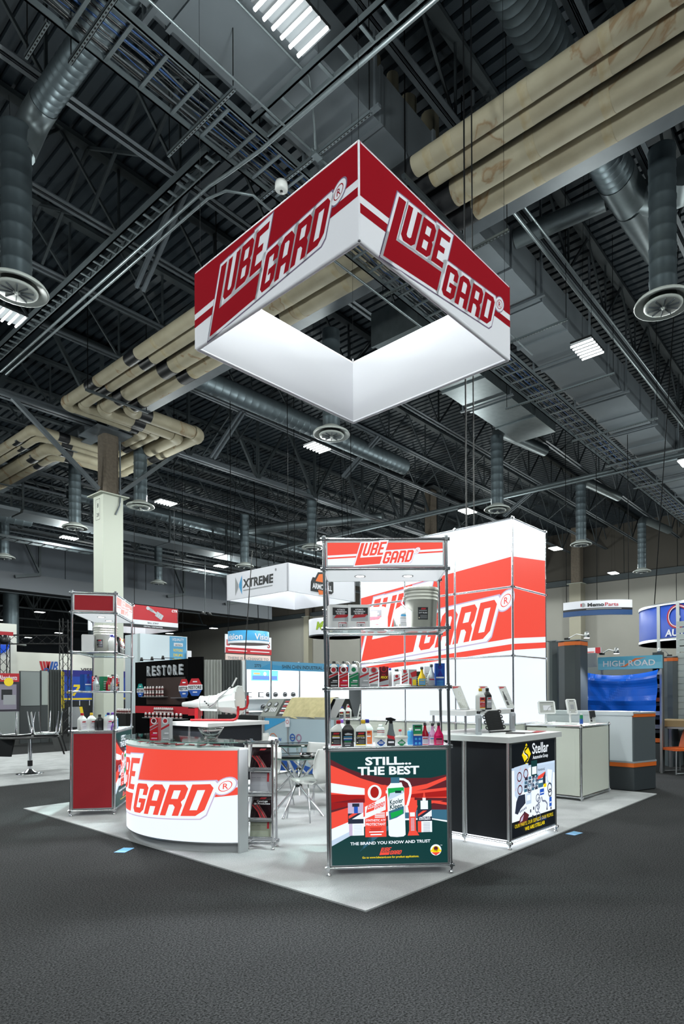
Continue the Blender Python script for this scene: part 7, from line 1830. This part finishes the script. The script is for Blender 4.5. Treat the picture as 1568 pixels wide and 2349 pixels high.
t = thing('orange_chair', 'orange plastic chair at the table on the right edge', 'chair', (9.25, .45, .01), .2)
MB().bbox(-.24, -.24, .43, .24, .24, .47, .05).build('seat', OC, t); MB().loft([[(-.24, .2, .46), (.24, .2, .46), (.24, .24, .46), (-.24, .24, .46)], [(-.25, .27, .66), (.25, .27, .66), (.25, .31, .66), (-.25, .31, .66)], [(-.2, .31, .86), (.2, .31, .86), (.2, .345, .86), (-.2, .345, .86)]]).build('backrest', OC, t)
t.rotation_euler = (0, 0, -2.2)
for sx in (-1, 1):
    for sy in (-1, 1): MB().tube((sx * .2, sy * .2, .43), (sx * .23, sy * .23, 0), .013, 8).build('leg', SILVER, t)
for sx in (-1, 1): MB().tube((sx * .23, -.23, .014), (sx * .23, .23, .014), .012, 6).build('skid', SILVER, t)
# curved blue sign on posts, curved hanging sign
K = (19.901, 2.672, 3.300) if False else (13.891, 1.631, 2.874)
r_ = 1.9; cx_, cy_ = K[0] + 1.25, K[1] - .55
t = ring_sign('big blue round sign with red lettering on posts at the right edge', (cx_, cy_, K[2]), r_, .92, ROYAL, ROYAL)
MB().lathe([(r_ + .02, -.03), (r_ + .02, .04), (r_ - .03, .04), (r_ - .03, -.03)], 40).build('lower_rim', SILVER, t); MB().lathe([(r_ + .02, .88), (r_ + .02, .95), (r_ - .03, .95), (r_ - .03, .88)], 40).build('upper_rim', SILVER, t)
a_ = atan2(cy_ + 2.93, cx_ + 3.2) + pi; g = G2(.005)
g.ring(-.86, .56, .3, .07, P_RED, 1, 28); g.ring(-.84, .56, .27, .02, P_WHITE, 2, 28); g.ring(-.84, .54, .055, .02, P_WHITE, 2, 12); g.text(-.58, .34, 'nline', .62, P_RED, 1, .05, .2); g.text(-1.2, .08, 'AUTOMOTIVE', .24, P_WHITE, 2, .03, .1, width=1.7)
g.build('sign_print', t, (0, 0, 0), (1, 0, 0), (0, 0, 1), fn=lambda u, v, n: Vector(((r_ + .01 + n) * cos(a_ + u / r_), (r_ + .01 + n) * sin(a_ + u / r_), v)), cuts=[i * .15 for i in range(-14, 15)])
for k_ in (-.75, -.45, .5): MB().box(r_ * cos(a_ + k_) - .04, r_ * sin(a_ + k_) - .04, -K[2], r_ * cos(a_ + k_) + .04, r_ * sin(a_ + k_) + .04, .9).build('post', SILVER, t)
K = (20.760, 5.896, 4.529)
cx_, cy_ = K[0] + 2.2 * .66, K[1] + 2.2 * .55; t = thing('round_sign', 'curved white and blue hanging sign before the beige wall', 'hanging sign', (cx_, cy_, K[2])); a_ = atan2(cy_ + 2.93, cx_ + 3.2) + pi; R_s = 2.2
mb = MB(); n = 24
for i in range(n + 1):
    an = a_ - .62 + 1.24 * i / n
    for rr_ in (R_s, R_s - .04): mb.v += [(rr_ * cos(an), rr_ * sin(an), 0), (rr_ * cos(an), rr_ * sin(an), .58)]
for i in range(n):
    for q in ((0, 1), (3, 2)): mb.face([4 * i + q[0], 4 * i + 4 + q[0], 4 * i + 4 + q[1], 4 * i + q[1]], True)
mb.build('sign_band', SIGN_WHITE, t)
g = G2(.005); g.rect(-1.36, 0, 1.36, .22, P('sign_deep_blue', 24, 66, 116), 1); g.rect(-1.36, .2, 1.36, .28, P_BLACK, 2); g.text(-.36, .34, 'Memo', .19, P_BLACK, 2, .04, width=.6); g.text(.27, .34, 'Parts', .19, P_RED, 2, .01, width=.5); g.circ(-.52, .41, .085, P_GREY, 2, 14); g.rect(-.62, .35, -.57, .47, P_RED, 2); g.rect(-.4, .225, .9, .25, P_GREY, 3)
g.build('sign_print', t, (0, 0, 0), (1, 0, 0), (0, 0, 1), fn=lambda u, v, n: Vector(((R_s + .008 + n) * cos(a_ + u / R_s), (R_s + .008 + n) * sin(a_ + u / R_s), v)), cuts=[i * .15 for i in range(-10, 11)])
for k_ in (-.55, .0, .55): MB().tube((R_s * cos(a_ + k_), R_s * sin(a_ + k_), .58), (R_s * cos(a_ + k_), R_s * sin(a_ + k_), ROOF - K[2]), .012, 5).build('hanging_wire', WIRE, t)
K = (16.070, 5.252, 2.778); K2 = (16.635, 4.582, 2.970)
o, w, h = wallX('small_banner', 'small white and red sign above the slate pillar', 'sign', (K[0], K[1], K[2]), (K[0], K2[1], K2[2]), P_WHITE, .06); g = G2(.004); g.rect(w * .75, 0, w, h, P_RED, 1); g.rect(w * .05, h * .15, w * .7, h * .4, P('pale_red', 210, 120, 120), 1); g.build('sign_print', o, *FR)
MB().box(w * .1, .02, -K[2], w * .16, .05, 0).build('post', SILVER, o)
# floor lamps of the far stands: two warm floodlights under the header
t = thing('flood_pair', 'two warm glaring floodlights under the grey header', 'lamp', bw(*(19.183, 30.000, 6.543)), BR)
for s in (-.25, .25):
    h_ = MB().lathe([(0, .2), (.08, .2), (.12, 0), (0, 0)], 12).build('lamp_head', BLACK, t, (s, 0, 0), (pi / 2, 0, 0)); MB().lathe([(0, -.002), (.1, -.002), (.1, -.01), (0, -.01)], 12).build('lit_glass', mat('lit_warm_glass', (1, .8, .6, 1), .3, emit=40), h_)
MB().tube((0, 0, 0), (0, 0, ROOF - t.location.z), .02, 6).build('pole', DARK_STEEL, t)

# power drops
for y, r, lb in ((2.36, .014, 'left of two dark cables dropping to the top of the lit wall'), (2.22, .012, 'right of two dark cables dropping to the top of the lit wall')):
    o = MB().tube((0, 0, 0), (0, 0, ROOF - 4.1), r, 6).build('power_cable', BLACK, None, (4.95, y, 4.095)); tag(o, lb, 'cable', 'dark cables above the lit wall')
o = MB().tube((7.997, 11.720, 5.703), (7.972, 12.059, 2.577), .014, 6).build('power_cable', BLACK); tag(o, 'thin dark cable slanting down before the white square sign', 'cable')
